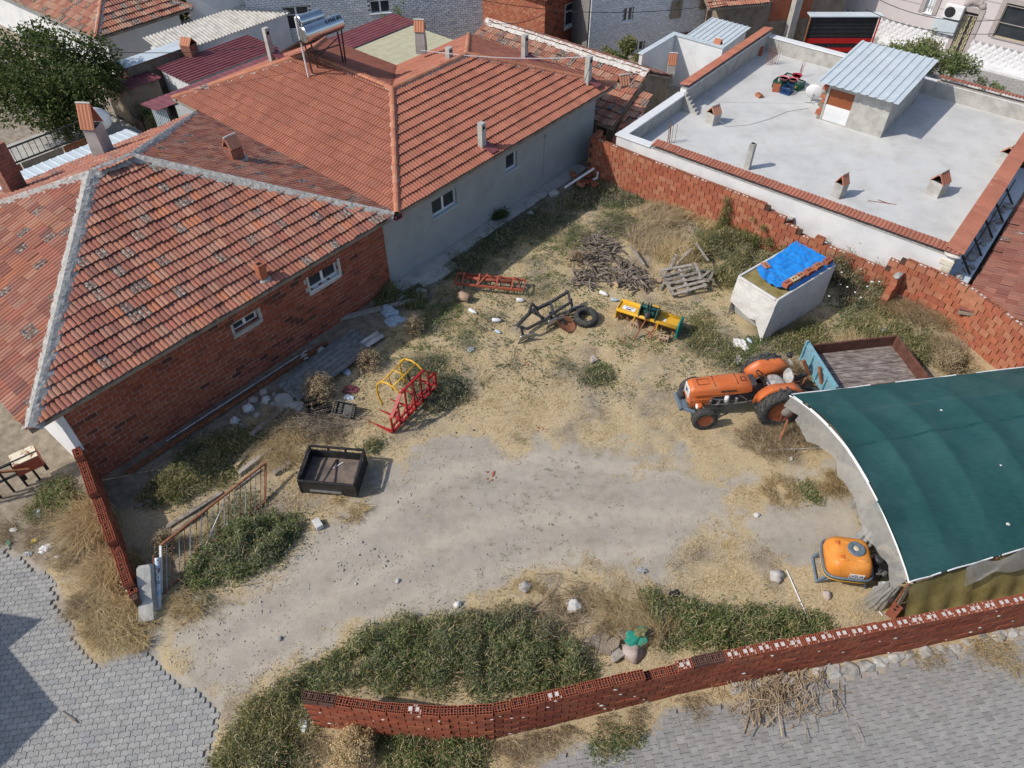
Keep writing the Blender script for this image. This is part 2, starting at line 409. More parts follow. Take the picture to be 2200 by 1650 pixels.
T['redsheet'] = pm('signal_red_sheet', [(.45,.012,.012), (.52,.018,.018)], 3, .45, .03, spec=.4)
T['adobe'] = pm('earth_plaster', [(.17,.135,.10), (.27,.22,.17), (.34,.29,.235)], 2.5, .95, .4, 30, dirt=(.12,.09,.07), dirt_amt=.5)
T['gold'] = pm('gilded_ironwork', [(.50,.44,.28), (.62,.56,.38)], 10, .4, .05, metal=.3)
T['label_w'] = pm('white_sticker', [(.72,.72,.72), (.8,.8,.8)], 5, .5, 0)
T['label_b'] = pm('black_print', [(.015,.015,.02), (.03,.03,.035)], 5, .5, 0)
T['label_r'] = pm('red_print', [(.5,.04,.02), (.58,.06,.03)], 5, .5, 0)
T['label_bl'] = pm('blue_print', [(.02,.05,.12), (.03,.07,.17)], 5, .5, 0)
T['leaf'] = leaf_mat('green_weed_leaf', [(.061,.101,.03), (.115,.169,.054), (.182,.243,.092), (.324,.338,.176)])
T['leafg'] = leaf_mat('grey_green_leaf', [(.077,.099,.055), (.132,.16,.094), (.209,.231,.154), (.341,.352,.253)])
T['leafd'] = leaf_mat('dark_tree_leaf', [(.022,.042,.012), (.045,.075,.021), (.083,.12,.036), (.15,.18,.06)])
T['leafy'] = leaf_mat('yellow_green_leaf', [(.09,.12,.036), (.156,.186,.06), (.228,.24,.096), (.336,.312,.168)])
T['straw'] = leaf_mat('dry_straw', [(.32,.215,.10), (.46,.335,.165), (.58,.455,.25), (.68,.575,.37)], .25, .8)
T['strawd'] = leaf_mat('brown_dry_stalks', [(.22,.16,.09), (.33,.245,.14), (.44,.345,.22), (.55,.46,.32)], .2, .8)
def bricktex(name, c1, c2, mortar):
 m, nt, b = newmat(name); g = node(nt, 'ShaderNodeNewGeometry'); sx = node(nt, 'ShaderNodeSeparateXYZ'); nt.links.new(g.outputs['Position'], sx.inputs[0]); cx = node(nt, 'ShaderNodeCombineXYZ')
 nt.links.new(math_(nt, 'ADD', math_(nt, 'MULTIPLY', sx.outputs[0], 1.0), sx.outputs[1]), cx.inputs[0]); nt.links.new(sx.outputs[2], cx.inputs[1])
 t = node(nt, 'ShaderNodeTexBrick'); t.inputs['Scale'].default_value = 1; t.inputs['Brick Width'].default_value = .21; t.inputs['Row Height'].default_value = .10; t.inputs['Mortar Size'].default_value = .008
 for i, c in ((1, c1), (2, c2), (3, mortar)): t.inputs[i].default_value = (*c, 1)
 nt.links.new(cx.outputs[0], t.inputs[0]); c = mixc(nt, mapr(nt, noise(nt, g.outputs['Position'], 4, 6, .7), .45, .7, 0, .7), t.outputs[0], (.09,.06,.05)); nt.links.new(c, b.inputs['Base Color']); b.inputs['Roughness'].default_value = .9
 bp = node(nt, 'ShaderNodeBump'); bp.inputs['Strength'].default_value = .6; bp.inputs['Distance'].default_value = .02; bp.invert = True; nt.links.new(t.outputs[1], bp.inputs['Height']); nt.links.new(bp.outputs[0], b.inputs['Normal']); return m
T['stackbrick'] = bricktex('chimney_brick', (.33,.11,.065), (.24,.08,.05), (.26,.22,.19))
def net_mat():
 m, nt, b = newmat('green_shade_net')
 pos = wpos(nt)
 st = noise(nt, wpos(nt, (1.5, 14, 1.5)), 3, 4)
 c = ramp(nt, noise(nt, pos, .8, 4), [(.016,.064,.066), (.021,.078,.08), (.028,.092,.094)], .3, .7)
 c = mixc(nt, 1, c, mapr(nt, st, .3, .7, .86, 1.12), 'MULTIPLY')
 c = mixc(nt, mapr(nt, noise(nt, pos, .6, 6, .7), .42, .68, 0, .45), c, (.05,.118,.12))
 c = mixc(nt, mapr(nt, noise(nt, pos, 9, 8, .85), .69, .72, 0, .75), c, (.30,.33,.29))
 nt.links.new(c, b.inputs['Base Color']); b.inputs['Roughness'].default_value = .9; b.inputs['Specular IOR Level'].default_value = .12
 bp = node(nt, 'ShaderNodeBump'); bp.inputs['Strength'].default_value = .5; bp.inputs['Distance'].default_value = .04; nt.links.new(noise(nt, wpos(nt, (1, 2.4, 1)), 3.5, 6, .6, .6), bp.inputs['Height']); nt.links.new(bp.outputs[0], b.inputs['Normal'])
 t = node(nt, 'ShaderNodeBsdfTransparent'); mx = node(nt, 'ShaderNodeMixShader'); mx.inputs[0].default_value = .035
 nt.links.new(b.outputs[0], mx.inputs[1]); nt.links.new(t.outputs[0], mx.inputs[2])
 nt.links.new(mx.outputs[0], nt.nodes['Material Output'].inputs[0]); return m
def film_mat():
 m, nt, b = newmat('cloudy_plastic_film')
 pos = wpos(nt)
 c = ramp(nt, noise(nt, pos, 4, 5), [(.40,.40,.385), (.54,.54,.52), (.44,.42,.36)], .3, .7)
 nt.links.new(c, b.inputs['Base Color']); b.inputs['Roughness'].default_value = .3; b.inputs['Specular IOR Level'].default_value = .5
 t = node(nt, 'ShaderNodeBsdfTranslucent'); nt.links.new(c, t.inputs[0])
 a = node(nt, 'ShaderNodeMixShader'); a.inputs[0].default_value = .45
 nt.links.new(b.outputs[0], a.inputs[1]); nt.links.new(t.outputs[0], a.inputs[2])
 tr = node(nt, 'ShaderNodeBsdfTransparent'); mx = node(nt, 'ShaderNodeMixShader'); mx.inputs[0].default_value = .34
 nt.links.new(a.outputs[0], mx.inputs[1]); nt.links.new(tr.outputs[0], mx.inputs[2])
 nt.links.new(mx.outputs[0], nt.nodes['Material Output'].inputs[0]); return m
T['net'] = net_mat(); T['film'] = film_mat()
# ---------------------------------------------------------------- ground
def poly_px(pts): return [(lambda q: (q.x, q.y))(P(*p)) for p in pts]
def poly_sd(poly, X, Y):
 """signed distance, positive inside; X, Y numpy arrays"""
 inside = np.zeros(X.shape, bool); dmin = np.full(X.shape, 1e9)
 n = len(poly)
 for i in range(n):
  x0, y0 = poly[i]; x1, y1 = poly[(i+1) % n]
  c = ((y0 > Y) != (y1 > Y)) & (X < (x1-x0)*(Y-y0)/((y1-y0) if abs(y1-y0) > 1e-9 else 1e-9) + x0)
  inside ^= c
  dx, dy = x1-x0, y1-y0; L2 = dx*dx+dy*dy+1e-12
  t = np.clip(((X-x0)*dx+(Y-y0)*dy)/L2, 0, 1)
  dmin = np.minimum(dmin, np.hypot(X-x0-t*dx, Y-y0-t*dy))
 return np.where(inside, dmin, -dmin)
def sstep(a, b, x):
 t = np.clip((x-a)/(b-a), 0, 1); return t*t*(3-2*t)
_NG = rng.random((64, 64, 6))
def vnoise(X, Y, f, ch=0):
 """smooth value noise in 0..1"""
 x = X*f + ch*13.7; y = Y*f + ch*7.1
 xi = np.floor(x).astype(int); yi = np.floor(y).astype(int); fx = x-xi; fy = y-yi
 fx = fx*fx*(3-2*fx); fy = fy*fy*(3-2*fy)
 g = _NG[:, :, ch % 6]
 a = g[xi % 64, yi % 64]; b = g[(xi+1) % 64, yi % 64]; c = g[xi % 64, (yi+1) % 64]; d = g[(xi+1) % 64, (yi+1) % 64]
 return (a*(1-fx)+b*fx)*(1-fy) + (c*(1-fx)+d*fx)*fy
def fbm(X, Y, f, ch=0): return vnoise(X, Y, f, ch)*.55 + vnoise(X, Y, f*2.1, ch+1)*.28 + vnoise(X, Y, f*4.3, ch+2)*.17
TRACK = poly_px([(335,1400),(352,1345),(470,1270),(570,1222),(690,1130),(790,1060),(850,1000),(905,955),(985,925),(1090,930),(1180,950),(1300,955),(1420,975),(1560,1000),(1700,985),(1830,975),
                 (1900,985),(1850,1050),(1740,1045),(1620,1060),(1680,1095),(1850,1085),(1850,1150),(1740,1200),(1600,1190),(1480,1195),(1350,1225),(1200,1240),(1100,1262),(1010,1300),(900,1322),(830,1365),(740,1420),(620,1472),(540,1505),(480,1535),(430,1490)])
STREET_L = [(-14, 3.0), (-14, 10.2)] + poly_px([(0,1172),(50,1195),(110,1240),(140,1300),(165,1365),(182,1402),(215,1432),(300,1392),(338,1402),(348,1442),(400,1462),(472,1512),(470,1550),(452,1600),(462,1650)]) + [(-6.0, 3.0)]
STREET_R = [(.2, 3.0)] + poly_px([(1160,1650),(1240,1598),(1400,1572),(1430,1522),(1600,1510),(1760,1462),(1880,1432),(2040,1402),(2200,1372)]) + [(17, 9.0), (17, 3.0)]
GREEN = [(1330,480,1.3,.75),(1400,430,1.1,.65),(1240,520,1.3,.7),(1160,620,1.,.6),(960,650,.9,.6),(1450,500,1.,.6),(1440,720,.7,.5),(1640,700,.8,.6),(1780,740,1.,.7),(1000,560,1.3,.9),(1080,500,1.4,.9),(1180,465,1.3,.9),(1290,425,1.3,1),(1150,560,.9,.5),(880,632,.8,1),(940,690,.9,.7),(1010,725,1.,.55),(920,775,.9,.75),(965,835,.7,1),(900,905,.5,.6),
         (800,960,.5,.6),(1100,785,.7,.5),(1050,685,.8,.5),(1210,775,.7,.5),(1283,806,.55,1),(1195,705,.6,.4),(1500,742,.8,.6),(1560,765,.8,.9),(1630,745,.8,.6),(1710,725,1,.8),(1830,705,1.2,.8),
         (1960,735,1.1,.9),(2040,745,.8,.5),(1560,520,1.5,.9),(1630,560,1,.9),(1500,590,.8,.5),(450,985,1.1,1),(390,1045,.8,.9),(520,1135,1.1,1),(600,1155,.8,1),(470,1215,.7,.9),(440,1290,.4,.5),(1340,740,.5,.3),
         (130,1075,.6,.7),(900,640,.7,.8),(1440,1190,.3,.2),(1740,1058,.45,.6),(1200,1112,.35,.5),(1560,860,.5,.2)]
GREENW = [(P(a, b).x, P(a, b).y, r, s_) for a, b, r, s_ in GREEN]
def green_at(X, Y):
 g = np.zeros(X.shape)
 for x, y, r, s_ in GREENW:
  g = np.maximum(g, s_*np.exp(-((X-x)**2+(Y-y)**2)/(r*r)*1.1))
 return np.clip(g*(.35+1.3*fbm(X, Y, 1.3, 3)), 0, 1)
def track_at(X, Y): return sstep(-.75, .75, poly_sd(TRACK, X, Y) + (fbm(X, Y, .9, 0)-.55)*2.2 + (fbm(X, Y, 5.0, 2)-.5)*.8)
def street_sd(X, Y): return np.maximum(poly_sd(STREET_L, X, Y), poly_sd(STREET_R, X, Y))
FR_WALL = [(-3.86,5.28),(-2.4,5.06),(-1.3,4.98),(-.45,5.02),(.55,5.23),(3.8,5.98),(8.2,6.78),(11.4,7.42),(13.0,7.72)]
def build_ground():
 x0, x1, y0, y1, st = -14., 17., 3.0, 28., .11
 nx, ny = int((x1-x0)/st), int((y1-y0)/st)
 xs = np.linspace(x0, x1, nx+1); ys = np.linspace(y0, y1, ny+1)
 X, Y = np.meshgrid(xs, ys, indexing='ij')
 tr = track_at(X, Y); ssd = street_sd(X, Y); stt = sstep(-.12, .06, ssd)
 gr = green_at(X, Y)
 Z = (fbm(X, Y, .7, 1)-.5)*.10 + (fbm(X, Y, 3.1, 2)-.5)*.035
 Z = Z*(1-.55*tr)
 rut = np.sin((Y*1.0 - .42*X)*3.4 + 1.2*fbm(X, Y, .5, 1))*.026*tr
 Z = Z + rut
 Z = Z*(1-stt) + stt*(-.035)
 edge = np.minimum(np.minimum(X-x0, x1-X), np.minimum(Y-y0, y1-Y)); Z *= np.clip(edge/.6, 0, 1)
 V = np.stack([X, Y, Z], -1).reshape(-1, 3)
 i, j = np.meshgrid(np.arange(nx), np.arange(ny), indexing='ij'); a = (i*(ny+1)+j).ravel()
 Fq = np.stack([a, a+ny+1, a+ny+2, a+1], -1)
 B = 600.
 nv = len(V)
 corners = np.array([[x0,y0,0],[x1,y0,0],[x1,y1,0],[x0,y1,0],[-B,-B,0],[B,-B,0],[B,B,0],[-B,B,0]], float)
 V = np.concatenate([V, corners]); o = nv
 F2 = np.array([[o+4,o+5,o+1,o],[o+5,o+6,o+2,o+1],[o+6,o+7,o+3,o+2],[o+7,o+4,o,o+3]])
 Fq = np.concatenate([Fq, F2])
 m, nt, b = newmat('yard_earth')
 pos = wpos(nt)
 def attr(n): return node(nt, 'ShaderNodeAttribute', attribute_name=n).outputs['Fac']
 tk, sw, gn = attr('track'), attr('straw'), attr('green')
 n_big = noise(nt, pos, .7, 5); n_mid = noise(nt, pos, 4, 6, .65); n_fine = noise(nt, pos, 38, 5, .7); n_grit = noise(nt, pos, 120, 3, .7)
 soil = ramp(nt, n_mid, [(.17,.14,.105), (.26,.22,.17), (.36,.31,.245)], .3, .7)
 straw = ramp(nt, n_fine, [(.29,.22,.13), (.46,.365,.22), (.60,.50,.335)], .3, .7)
 gravel = ramp(nt, math_(nt, 'ADD', math_(nt, 'MULTIPLY', n_mid, .55), math_(nt, 'MULTIPLY', n_big, .45)), [(.275,.24,.195), (.36,.322,.268), (.42,.378,.318), (.46,.415,.35)], .33, .68)
 grit = ramp(nt, n_grit, [(.15,.138,.125), (.33,.298,.258), (.33,.298,.258), (.50,.47,.43)], .24, .78)
 gravel = mixc(nt, .30, gravel, grit)
 gravel = mixc(nt, mapr(nt, noise(nt, wpos(nt, (.5, 1.6, 1)), 1.4, 5, .6), .5, .7, 0, .5), gravel, (.29,.255,.21))
 gravel = mixc(nt, math_(nt, 'MULTIPLY', attr('rut'), mapr(nt, n_mid, .3, .6, .2, .75)), gravel, (.47,.415,.34))
 c = mixc(nt, mapr(nt, math_(nt, 'ADD', sw, math_(nt, 'MULTIPLY', math_(nt, 'SUBTRACT', n_fine, .5), .9)), .3, .62), soil, straw)
 c = mixc(nt, mapr(nt, math_(nt, 'ADD', gn, math_(nt, 'MULTIPLY', math_(nt, 'SUBTRACT', n_fine, .5), .8)), .35, .75, 0, .75), c, ramp(nt, n_fine, [(.055,.062,.03), (.10,.10,.05)], .3, .7))
 c = mixc(nt, mapr(nt, math_(nt, 'ADD', tk, math_(nt, 'MULTIPLY', math_(nt, 'SUBTRACT', n_mid, .5), .5)), .3, .7), c, gravel)
 nt.links.new(c, b.inputs['Base Color']); b.inputs['Roughness'].default_value = .97; b.inputs['Specular IOR Level'].default_value = .1
 bp = node(nt, 'ShaderNodeBump'); bp.inputs['Strength'].default_value = .6; bp.inputs['Distance'].default_value = .025
 h = math_(nt, 'ADD', math_(nt, 'MULTIPLY', n_fine, .7), math_(nt, 'MULTIPLY', n_grit, .5))
 nt.links.new(h, bp.inputs['Height']); nt.links.new(bp.outputs[0], b.inputs['Normal'])
 me = npmesh('ground', V, Fq, [m], 4)
 F8 = np.zeros(8)
 straw_d = np.clip(.12 + .95*fbm(X, Y, 1.4, 4) - .5*np.clip(gr-.3, 0, 1), 0, 1)
 hs = (-X*math.sin(F50.a)+Y*math.cos(F50.a))          # v coordinate: close to the houses the soil is bare and brown
 straw_d *= 1-.75*sstep(13.6, 14.4, hs)
 rutc = np.zeros(X.shape)
 for line in (((380,1395),(520,1300),(700,1190),(850,1085),(960,1010),(1150,985),(1400,1010),(1650,1015),(1850,1005)), ((400,1445),(560,1370),(760,1265),(930,1170),(1100,1120),(1350,1100),(1620,1120),(1850,1115)), ((500,1470),(720,1370),(920,1270),(1150,1210),(1400,1180),(1650,1150))):
  L_ = poly_px(line)
  for (xa, ya), (xb, yb) in zip(L_[:-1], L_[1:]):
   t = np.clip(((X-xa)*(xb-xa)+(Y-ya)*(yb-ya))/((xb-xa)**2+(yb-ya)**2), 0, 1); rutc = np.maximum(rutc, np.exp(-(np.hypot(X-xa-t*(xb-xa), Y-ya-t*(yb-ya))/.26)**2))
 for nm, A in (('rut', rutc), ('track', np.maximum(tr, stt)), ('straw', straw_d), ('green', gr*(1-tr))):
  at = me.attributes.new(nm, 'FLOAT', 'POINT'); at.data.foreach_set('value', np.concatenate([A.ravel(), F8 + (.4 if nm == 'track' else 0)]).astype(np.float32))
 me.polygons.foreach_set('use_smooth', np.ones(len(me.polygons), bool))
 o = link(me, 'ground'); tag(o, 'dry dirt yard with a pale gravel track and straw', kind='structure')
 return X, Y, Z, xs, ys
_GX, _GY, _GZ, _gxs, _gys = build_ground()
def gz(x, y):
 i = min(max(int((x-_gxs[0])/(_gxs[1]-_gxs[0])), 0), len(_gxs)-2); j = min(max(int((y-_gys[0])/(_gys[1]-_gys[0])), 0), len(_gys)-2)
 return float(_GZ[i, j])
def gzv(X, Y):
 i = np.clip(((X-_gxs[0])/(_gxs[1]-_gxs[0])).astype(int), 0, len(_gxs)-2); j = np.clip(((Y-_gys[0])/(_gys[1]-_gys[0])).astype(int), 0, len(_gys)-2)
 return _GZ[i, j]
def G(px, py, dz=0.0):
 p = P(px, py); p.z = gz(p.x, p.y) + dz; return p
# ---------------------------------------------------------------- interlocking paving of the two streets
T['paver'] = brick_mat('concrete_paver', [(.28,.278,.268), (.325,.321,.308), (.30,.295,.284), (.345,.34,.325), (.31,.304,.29), (.265,.268,.268)], (.50,.49,.46), .5)
T['paverR'] = brick_mat('worn_concrete_paver', [(.235,.228,.218), (.275,.266,.255), (.29,.281,.27), (.255,.252,.246), (.305,.296,.282)], (.48,.465,.44), .45)
def paver_mesh(name, mat):
 h, a, b_ = .0795, .0985, .0785
 poly = [(-a,-h),(a,-h),(a,-.05),(b_,-.024),(b_,.024),(a,.05),(a,h),(-a,h),(-a,.05),(-b_,.024),(-b_,-.024),(-a,-.05)]
 mb = MB(); n = 12
 vs_ = [(x, y, -.05) for x, y in poly] + [(x, y, .004) for x, y in poly] + [(x*.93, y*.92, .010) for x, y in poly]
 fs = [tuple(range(2*n, 3*n))]
 for k in (0, n):
  for i in range(n): fs.append((k+i, k+(i+1) % n, k+n+(i+1) % n, k+n+i))
 mb.add(vs_, fs); return mb
def zig_mesh():
 a, h, z = .1085, .0555, .017; mb = MB()
 top = [(-a, h-z), (-a/2, h+z), (0, h-z), (a/2, h+z), (a, h-z)]; bot = [(x, y-2*h) for x, y in top]; poly = bot+top[::-1]; n = 10
 mb.add([(x, y, -.05) for x, y in poly]+[(x, y, .004) for x, y in poly]+[(x*.95, y*.93, .010) for x, y in poly], [tuple(range(2*n, 3*n))]+[(k+i, k+(i+1) % n, k+n+(i+1) % n, k+n+i) for k in (0, n) for i in range(n)]); return mb
def pave(name, label, poly, ang, org, mat, y_max, xr, yr, zig=False):
 st = MB(); rows = []
 ca, sa = math.cos(ang), math.sin(ang)
 pmb = zig_mesh() if zig else paver_mesh('paver', mat); me = pmb.mesh('paver', [mat])
 pts = []
 px_, py_ = .180, .1635
 for i in range(-130, 130):
  for j in range(-130, 130):
   lx, ly = ((i+.5*(j % 2))*.222, j*.1155) if zig else (i*px_, (j + .5*(i % 2))*py_)
   x = org[0]+lx*ca-ly*sa; y = org[1]+lx*sa+ly*ca
   if xr[0] < x < xr[1] and yr[0] < y < yr[1]: pts.append((x, y))
 A = np.array(pts); sd = poly_sd(poly, A[:, 0], A[:, 1]) + (vnoise(A[:, 0], A[:, 1], 4, 2)-.5)*.22
 A = A[sd > .07]
 d = np.hypot(A[:, 0], A[:, 1]-1.5)
 inpic = (A[:, 1] > 4.3) & (np.abs(A[:, 0]) < (A[:, 1]*_c + CAM_H*_s)*1100/FPX)
 order = np.argsort(d + 100*(~inpic))
 root = bpy.data.objects.new(name, None); COL.objects.link(root); tag(root, label, kind='structure')
 for k, idx in enumerate(order):
  x, y = A[idx]
  dip = (n2(x, y, 1.1, 3.3))*.012
  M = Matrix.Translation((x, y, -.006+dip+random.uniform(-.003, .003))) @ Matrix.Rotation(ang+random.uniform(-.012, .012), 4, 'Z') @ Matrix.Rotation(random.uniform(-.012, .012), 4, 'X')
  if k < 300: link(me, 'paver', root, M)
  else: st.add(pmb.v, pmb.f, 0, M)
 if st.v: tag(st.obj('paver_field', mat, root), kind='stuff')
 return root
_q0, _q1 = P(1893, 1460), P(1967, 1600); aR = math.atan2(_q1.y-_q0.y, _q1.x-_q0.x) - R(90)
_q0, _q1 = P(190, 1470), P(320, 1452); aL = math.atan2(_q1.y-_q0.y, _q1.x-_q0.x)
pave('street_left', 'grey interlocking block paving at the yard entrance', STREET_L, aL, (-8, 6), T['paver'], 11, (-12.6, -5), (3.6, 10.6), True)
pave('street_right', 'brownish grey interlocking block paving along the front brick wall', STREET_R, aR, (6, 5), T['paverR'], 8, (.4, 13.6), (3.7, 8.4))
def gravel():
 N = 26000
 X = rng.uniform(-9, 9.5, N); Y = rng.uniform(5, 14, N)
 w = sstep(-.5, .3, poly_sd(TRACK, X, Y) + (fbm(X, Y, 1.4, 1)-.5)*1.2); left = sstep(2.5, -4, X)
 clump = fbm(X, Y, 2.2, 2)
 keep = rng.random(N) < w*(.12+.7*left)*np.clip((clump-.3)*3, .1, 1)
 X, Y = X[keep], Y[keep]; n = len(X)
 s_ = .008 + .016*rng.random(n)**4 + .02*(rng.random(n) > .99)
 base = np.array([[1,0,0],[-1,0,0],[0,1,0],[0,-1,0],[0,0,.7],[0,0,-.7]], float)
 tri = np.array([[0,2,4],[2,1,4],[1,3,4],[3,0,4],[2,0,5],[1,2,5],[3,1,5],[0,3,5]])
 V = base[None]*(s_[:, None, None]*(.6+.8*rng.random((n, 6, 1)))) ; a = rng.random(n)*6.28
 ca, sa = np.cos(a)[:, None], np.sin(a)[:, None]
 V = np.stack([V[..., 0]*ca-V[..., 1]*sa, V[..., 0]*sa+V[..., 1]*ca, V[..., 2]], -1) + np.stack([X, Y, gzv(X, Y)+s_*.4], -1)[:, None]
 Fq = (tri[None]+(np.arange(n)*6)[:, None, None]).reshape(-1, 3)
 m = pm('gravel_stone', [(.20,.19,.18), (.36,.345,.325), (.52,.51,.49)], 5, .95, .1, rnd=.2)
 o = link(npmesh('gravel', V.reshape(-1, 3), Fq, [m], 3), 'gravel'); tag(o, 'loose grey gravel strewn over the dirt track', kind='stuff')
gravel()
# ---------------------------------------------------------------- tiled roofs
TL, TW = .335, .245            # visible length and width of one clay tile
_prof = [(0,.004),(.1,.024),(.25,.033),(.4,.024),(.5,.001),(.6,.024),(.75,.033),(.9,.024),(1.0,.001)]
def tile_verts(w=TW, L=TL):
 n = len(_prof); vs_ = []
 for (t, z) in _prof: vs_.append(((t-.5)*w, L+.02, z))
 for (t, z) in _prof: vs_.append(((t-.5)*w, 0, z+.046))
 for (t, z) in _prof: vs_.append(((t-.5)*w, .055, z-.016))
 fs = []
 for i in range(n-1):
  fs.append((n+i, n+i+1, i+1, i)); fs.append((2*n+i, 2*n+i+1, n+i+1, n+i))
 return vs_, fs
_tv, _tf = tile_verts()
_TILE_ME = {}
def clip_range(poly, w):
 xs = []
 n = len(poly)
 for i in range(n):
  (x0, y0), (x1, y1) = poly[i], poly[(i+1) % n]
  if (y0 <= w < y1) or (y1 <= w < y0): xs.append(x0+(w-y0)/(y1-y0)*(x1-x0))
 return (min(xs), max(xs)) if len(xs) >= 2 else None
class Roof:
 """collects the tiles of one roof; the nearest 300 whole ones become parts, the rest one mesh"""
 def __init__(s, house, mat, name='roof', tile=(TW, TL), jit=1.0, limit=300, bow=0.0):
  s.house, s.mat, s.tile, s.jit, s.limit, s.bow = house, mat, tile, jit, limit, bow
  s.whole = []; s.rest = MB(); s.base = MB(); s.name = name; s.holes = []
 def face(s, pts, slab=True, off=.03, phase=0.0, stagger=0.0):
  pts = [Vector(p) for p in pts]
  ex = (pts[1]-pts[0]).normalized(); nrm = ex.cross(pts[2]-pts[1]).normalized()
  if nrm.z < 0: nrm = -nrm
  ey = nrm.cross(ex)
  O = pts[0]
  poly = [((p-O).dot(ex), (p-O).dot(ey)) for p in pts]
  W, L = s.tile
  sx, sy = W/TW, L/TL
  H = max(y for _, y in poly)
  for k in range(int(math.ceil(H/L))):
   y0 = k*L
   a = clip_range(poly, y0+.001) ; b = clip_range(poly, min(y0+L, H-.002))
   if a is None: continue
   if b is None: b = a
   lo, hi = min(a[0], b[0]), max(a[1], b[1]); ilo, ihi = max(a[0], b[0]), min(a[1], b[1])
   sh = stagger*(k % 2) + phase
   for j in range(int(math.floor((lo-sh)/W)), int(math.ceil((hi-sh)/W))+1):
    cx = (j+.5)*W + sh
    if cx+W/2 < lo+.02 or cx-W/2 > hi-.02: continue
    jz = random.gauss(0, .004)*s.jit; jr = random.gauss(0, .010)*s.jit; jy = random.gauss(0, .006)*s.jit
    z = off + jz + s.bow*math.sin(max(0, min(1, y0/H))*math.pi) + .012*s.jit*n2(cx, y0, .5, len(s.whole)*0+2.2)
    p = O + ex*cx + ey*(y0+jy) + nrm*z
    if s.holes and any((p-h).length < r for h, r in s.holes): continue
    M = axes(ex, ey, nrm, p) @ Matrix.Rotation(jr, 4, 'Z') @ Matrix.Diagonal((sx, sy, 1, 1))
    if cx-W/2 >= ilo-.01 and cx+W/2 <= ihi+.01:
     s.whole.append(M)
    else:
     vs_ = []
     for (x, y, zz) in _tv:
      yy = y*sy + y0
      r = clip_range(poly, min(max(yy, .001), H-.002)) or (cx, cx)
      xx = min(max(cx+x*sx, r[0]), r[1])
      yy2 = min(yy, H)
      vs_.append(O + ex*xx + ey*yy2 + nrm*(zz+z))
     s.rest.add(vs_, _tf)
  if slab:
   th = Vector((0, 0, -.09)); n = len(pts)
   q = [p - nrm*.012 for p in pts]
   s.base.add(q + [p+th for p in q], [tuple(range(n)), tuple(range(2*n-1, n-1, -1))] + [(i, (i+1) % n, n+(i+1) % n, n+i) for i in range(n)])
 def finish(s, under):
  ro = s.base.obj(s.name, under, s.house)
  key = s.mat.name
  if key not in _TILE_ME:
   mb = MB(); mb.add(_tv, _tf); _TILE_ME[key] = mb.mesh('roof_tile', [s.mat])
  RW = Matrix.Rotation(s.house.rotation_euler.z, 4, 'Z'); camp = Vector((0, 0, CAM_H))
  hl = Matrix.Translation(s.house.location) @ RW
  def key_(M):
   p = hl @ M.translation; q = p-camp
   Z = q.y*_c-q.z*_s; x = 1100+FPX*q.x/Z; y = 825-FPX*(q.y*_s+q.z*_c)/Z
   return q.length + (0 if (-20 < x < 2220 and -20 < y < 1670) else 100)
  s.whole.sort(key=key_)
  for i, M in enumerate(s.whole):
   if i < s.limit: link(_TILE_ME[key], 'roof_tile', ro, M)
   else: s.rest.add(_tv, _tf, 0, M)
  if s.rest.v: tag(s.rest.obj('tile_field', s.mat, ro), kind='stuff')
  return ro
def ridge_line(roof, pts, mat, mort, r=.085, step=.36, mw=.17, seed=0, lift=.055, keep=1.0, mlift=0.0, mamp=.02):
 """half-round ridge tiles bedded in mortar along a ridge or hip"""
 pts = [Vector(p) for p in pts]
 for a, b in zip(pts[:-1], pts[1:]):
  d = b-a; L = d.length; e = d/L
  side = e.cross(Vector((0, 0, 1))).normalized(); up = side.cross(e)
  mb = MB(); nu, nv = max(4, int(L/.07)), 8
  def fn(i, j):
   t = (j-.5)*2
   w = mw*(1+.30*mnoise.noise(Vector((i*L*4, t*2+seed, 3.1+seed))))
   z = (1-t*t)*.075 + mlift + mamp*mnoise.noise(Vector((i*L*9, t*3, seed+9)))
   zz = -.38*abs(t)*w + z + .03
   return a + e*(i*L) + side*(t*w) + up*zz
  mb.grid(fn, nu, nv); tag(mb.obj('ridge_mortar', mort, roof))
  n = max(1, int(L/step))
  for k in range(n):
   if random.random() > keep: continue
   q0 = a + e*(L*(k)/n-.02); q1 = a + e*(L*(k+1)/n+.03)
   mb = MB(); vs_ = []; fs = []
   for (q, rr, dz) in ((q0, r*1.12, 0), (q1, r*.92, .012)):
    for i in range(7):
     t = math.pi*i/6
     vs_.append(q + side*(math.cos(t)*rr) + up*(math.sin(t)*rr*.95+lift-.03+dz))
   for i in range(6): fs.append((i, i+1, 8+i, 7+i))
   for (q, rr, o) in ((q0, r*1.12-.016, 0),):
    o2 = len(vs_)
    for i in range(7):
     t = math.pi*i/6; vs_.append(q + side*(math.cos(t)*rr) + up*(math.sin(t)*rr*.95+lift-.03))
    for i in range(6): fs.append((i+1, i, o2+i, o2+i+1))
   mb.add(vs_, fs); mb.obj('ridge_tile', mat, roof)
def wall_box(house, name, u0, u1, v0, v1, z0, z1, mat, parent=None):
 mb = MB(); mb.b2(u0, u1, v0, v1, z0, z1); return mb.obj(name, mat, parent or house)
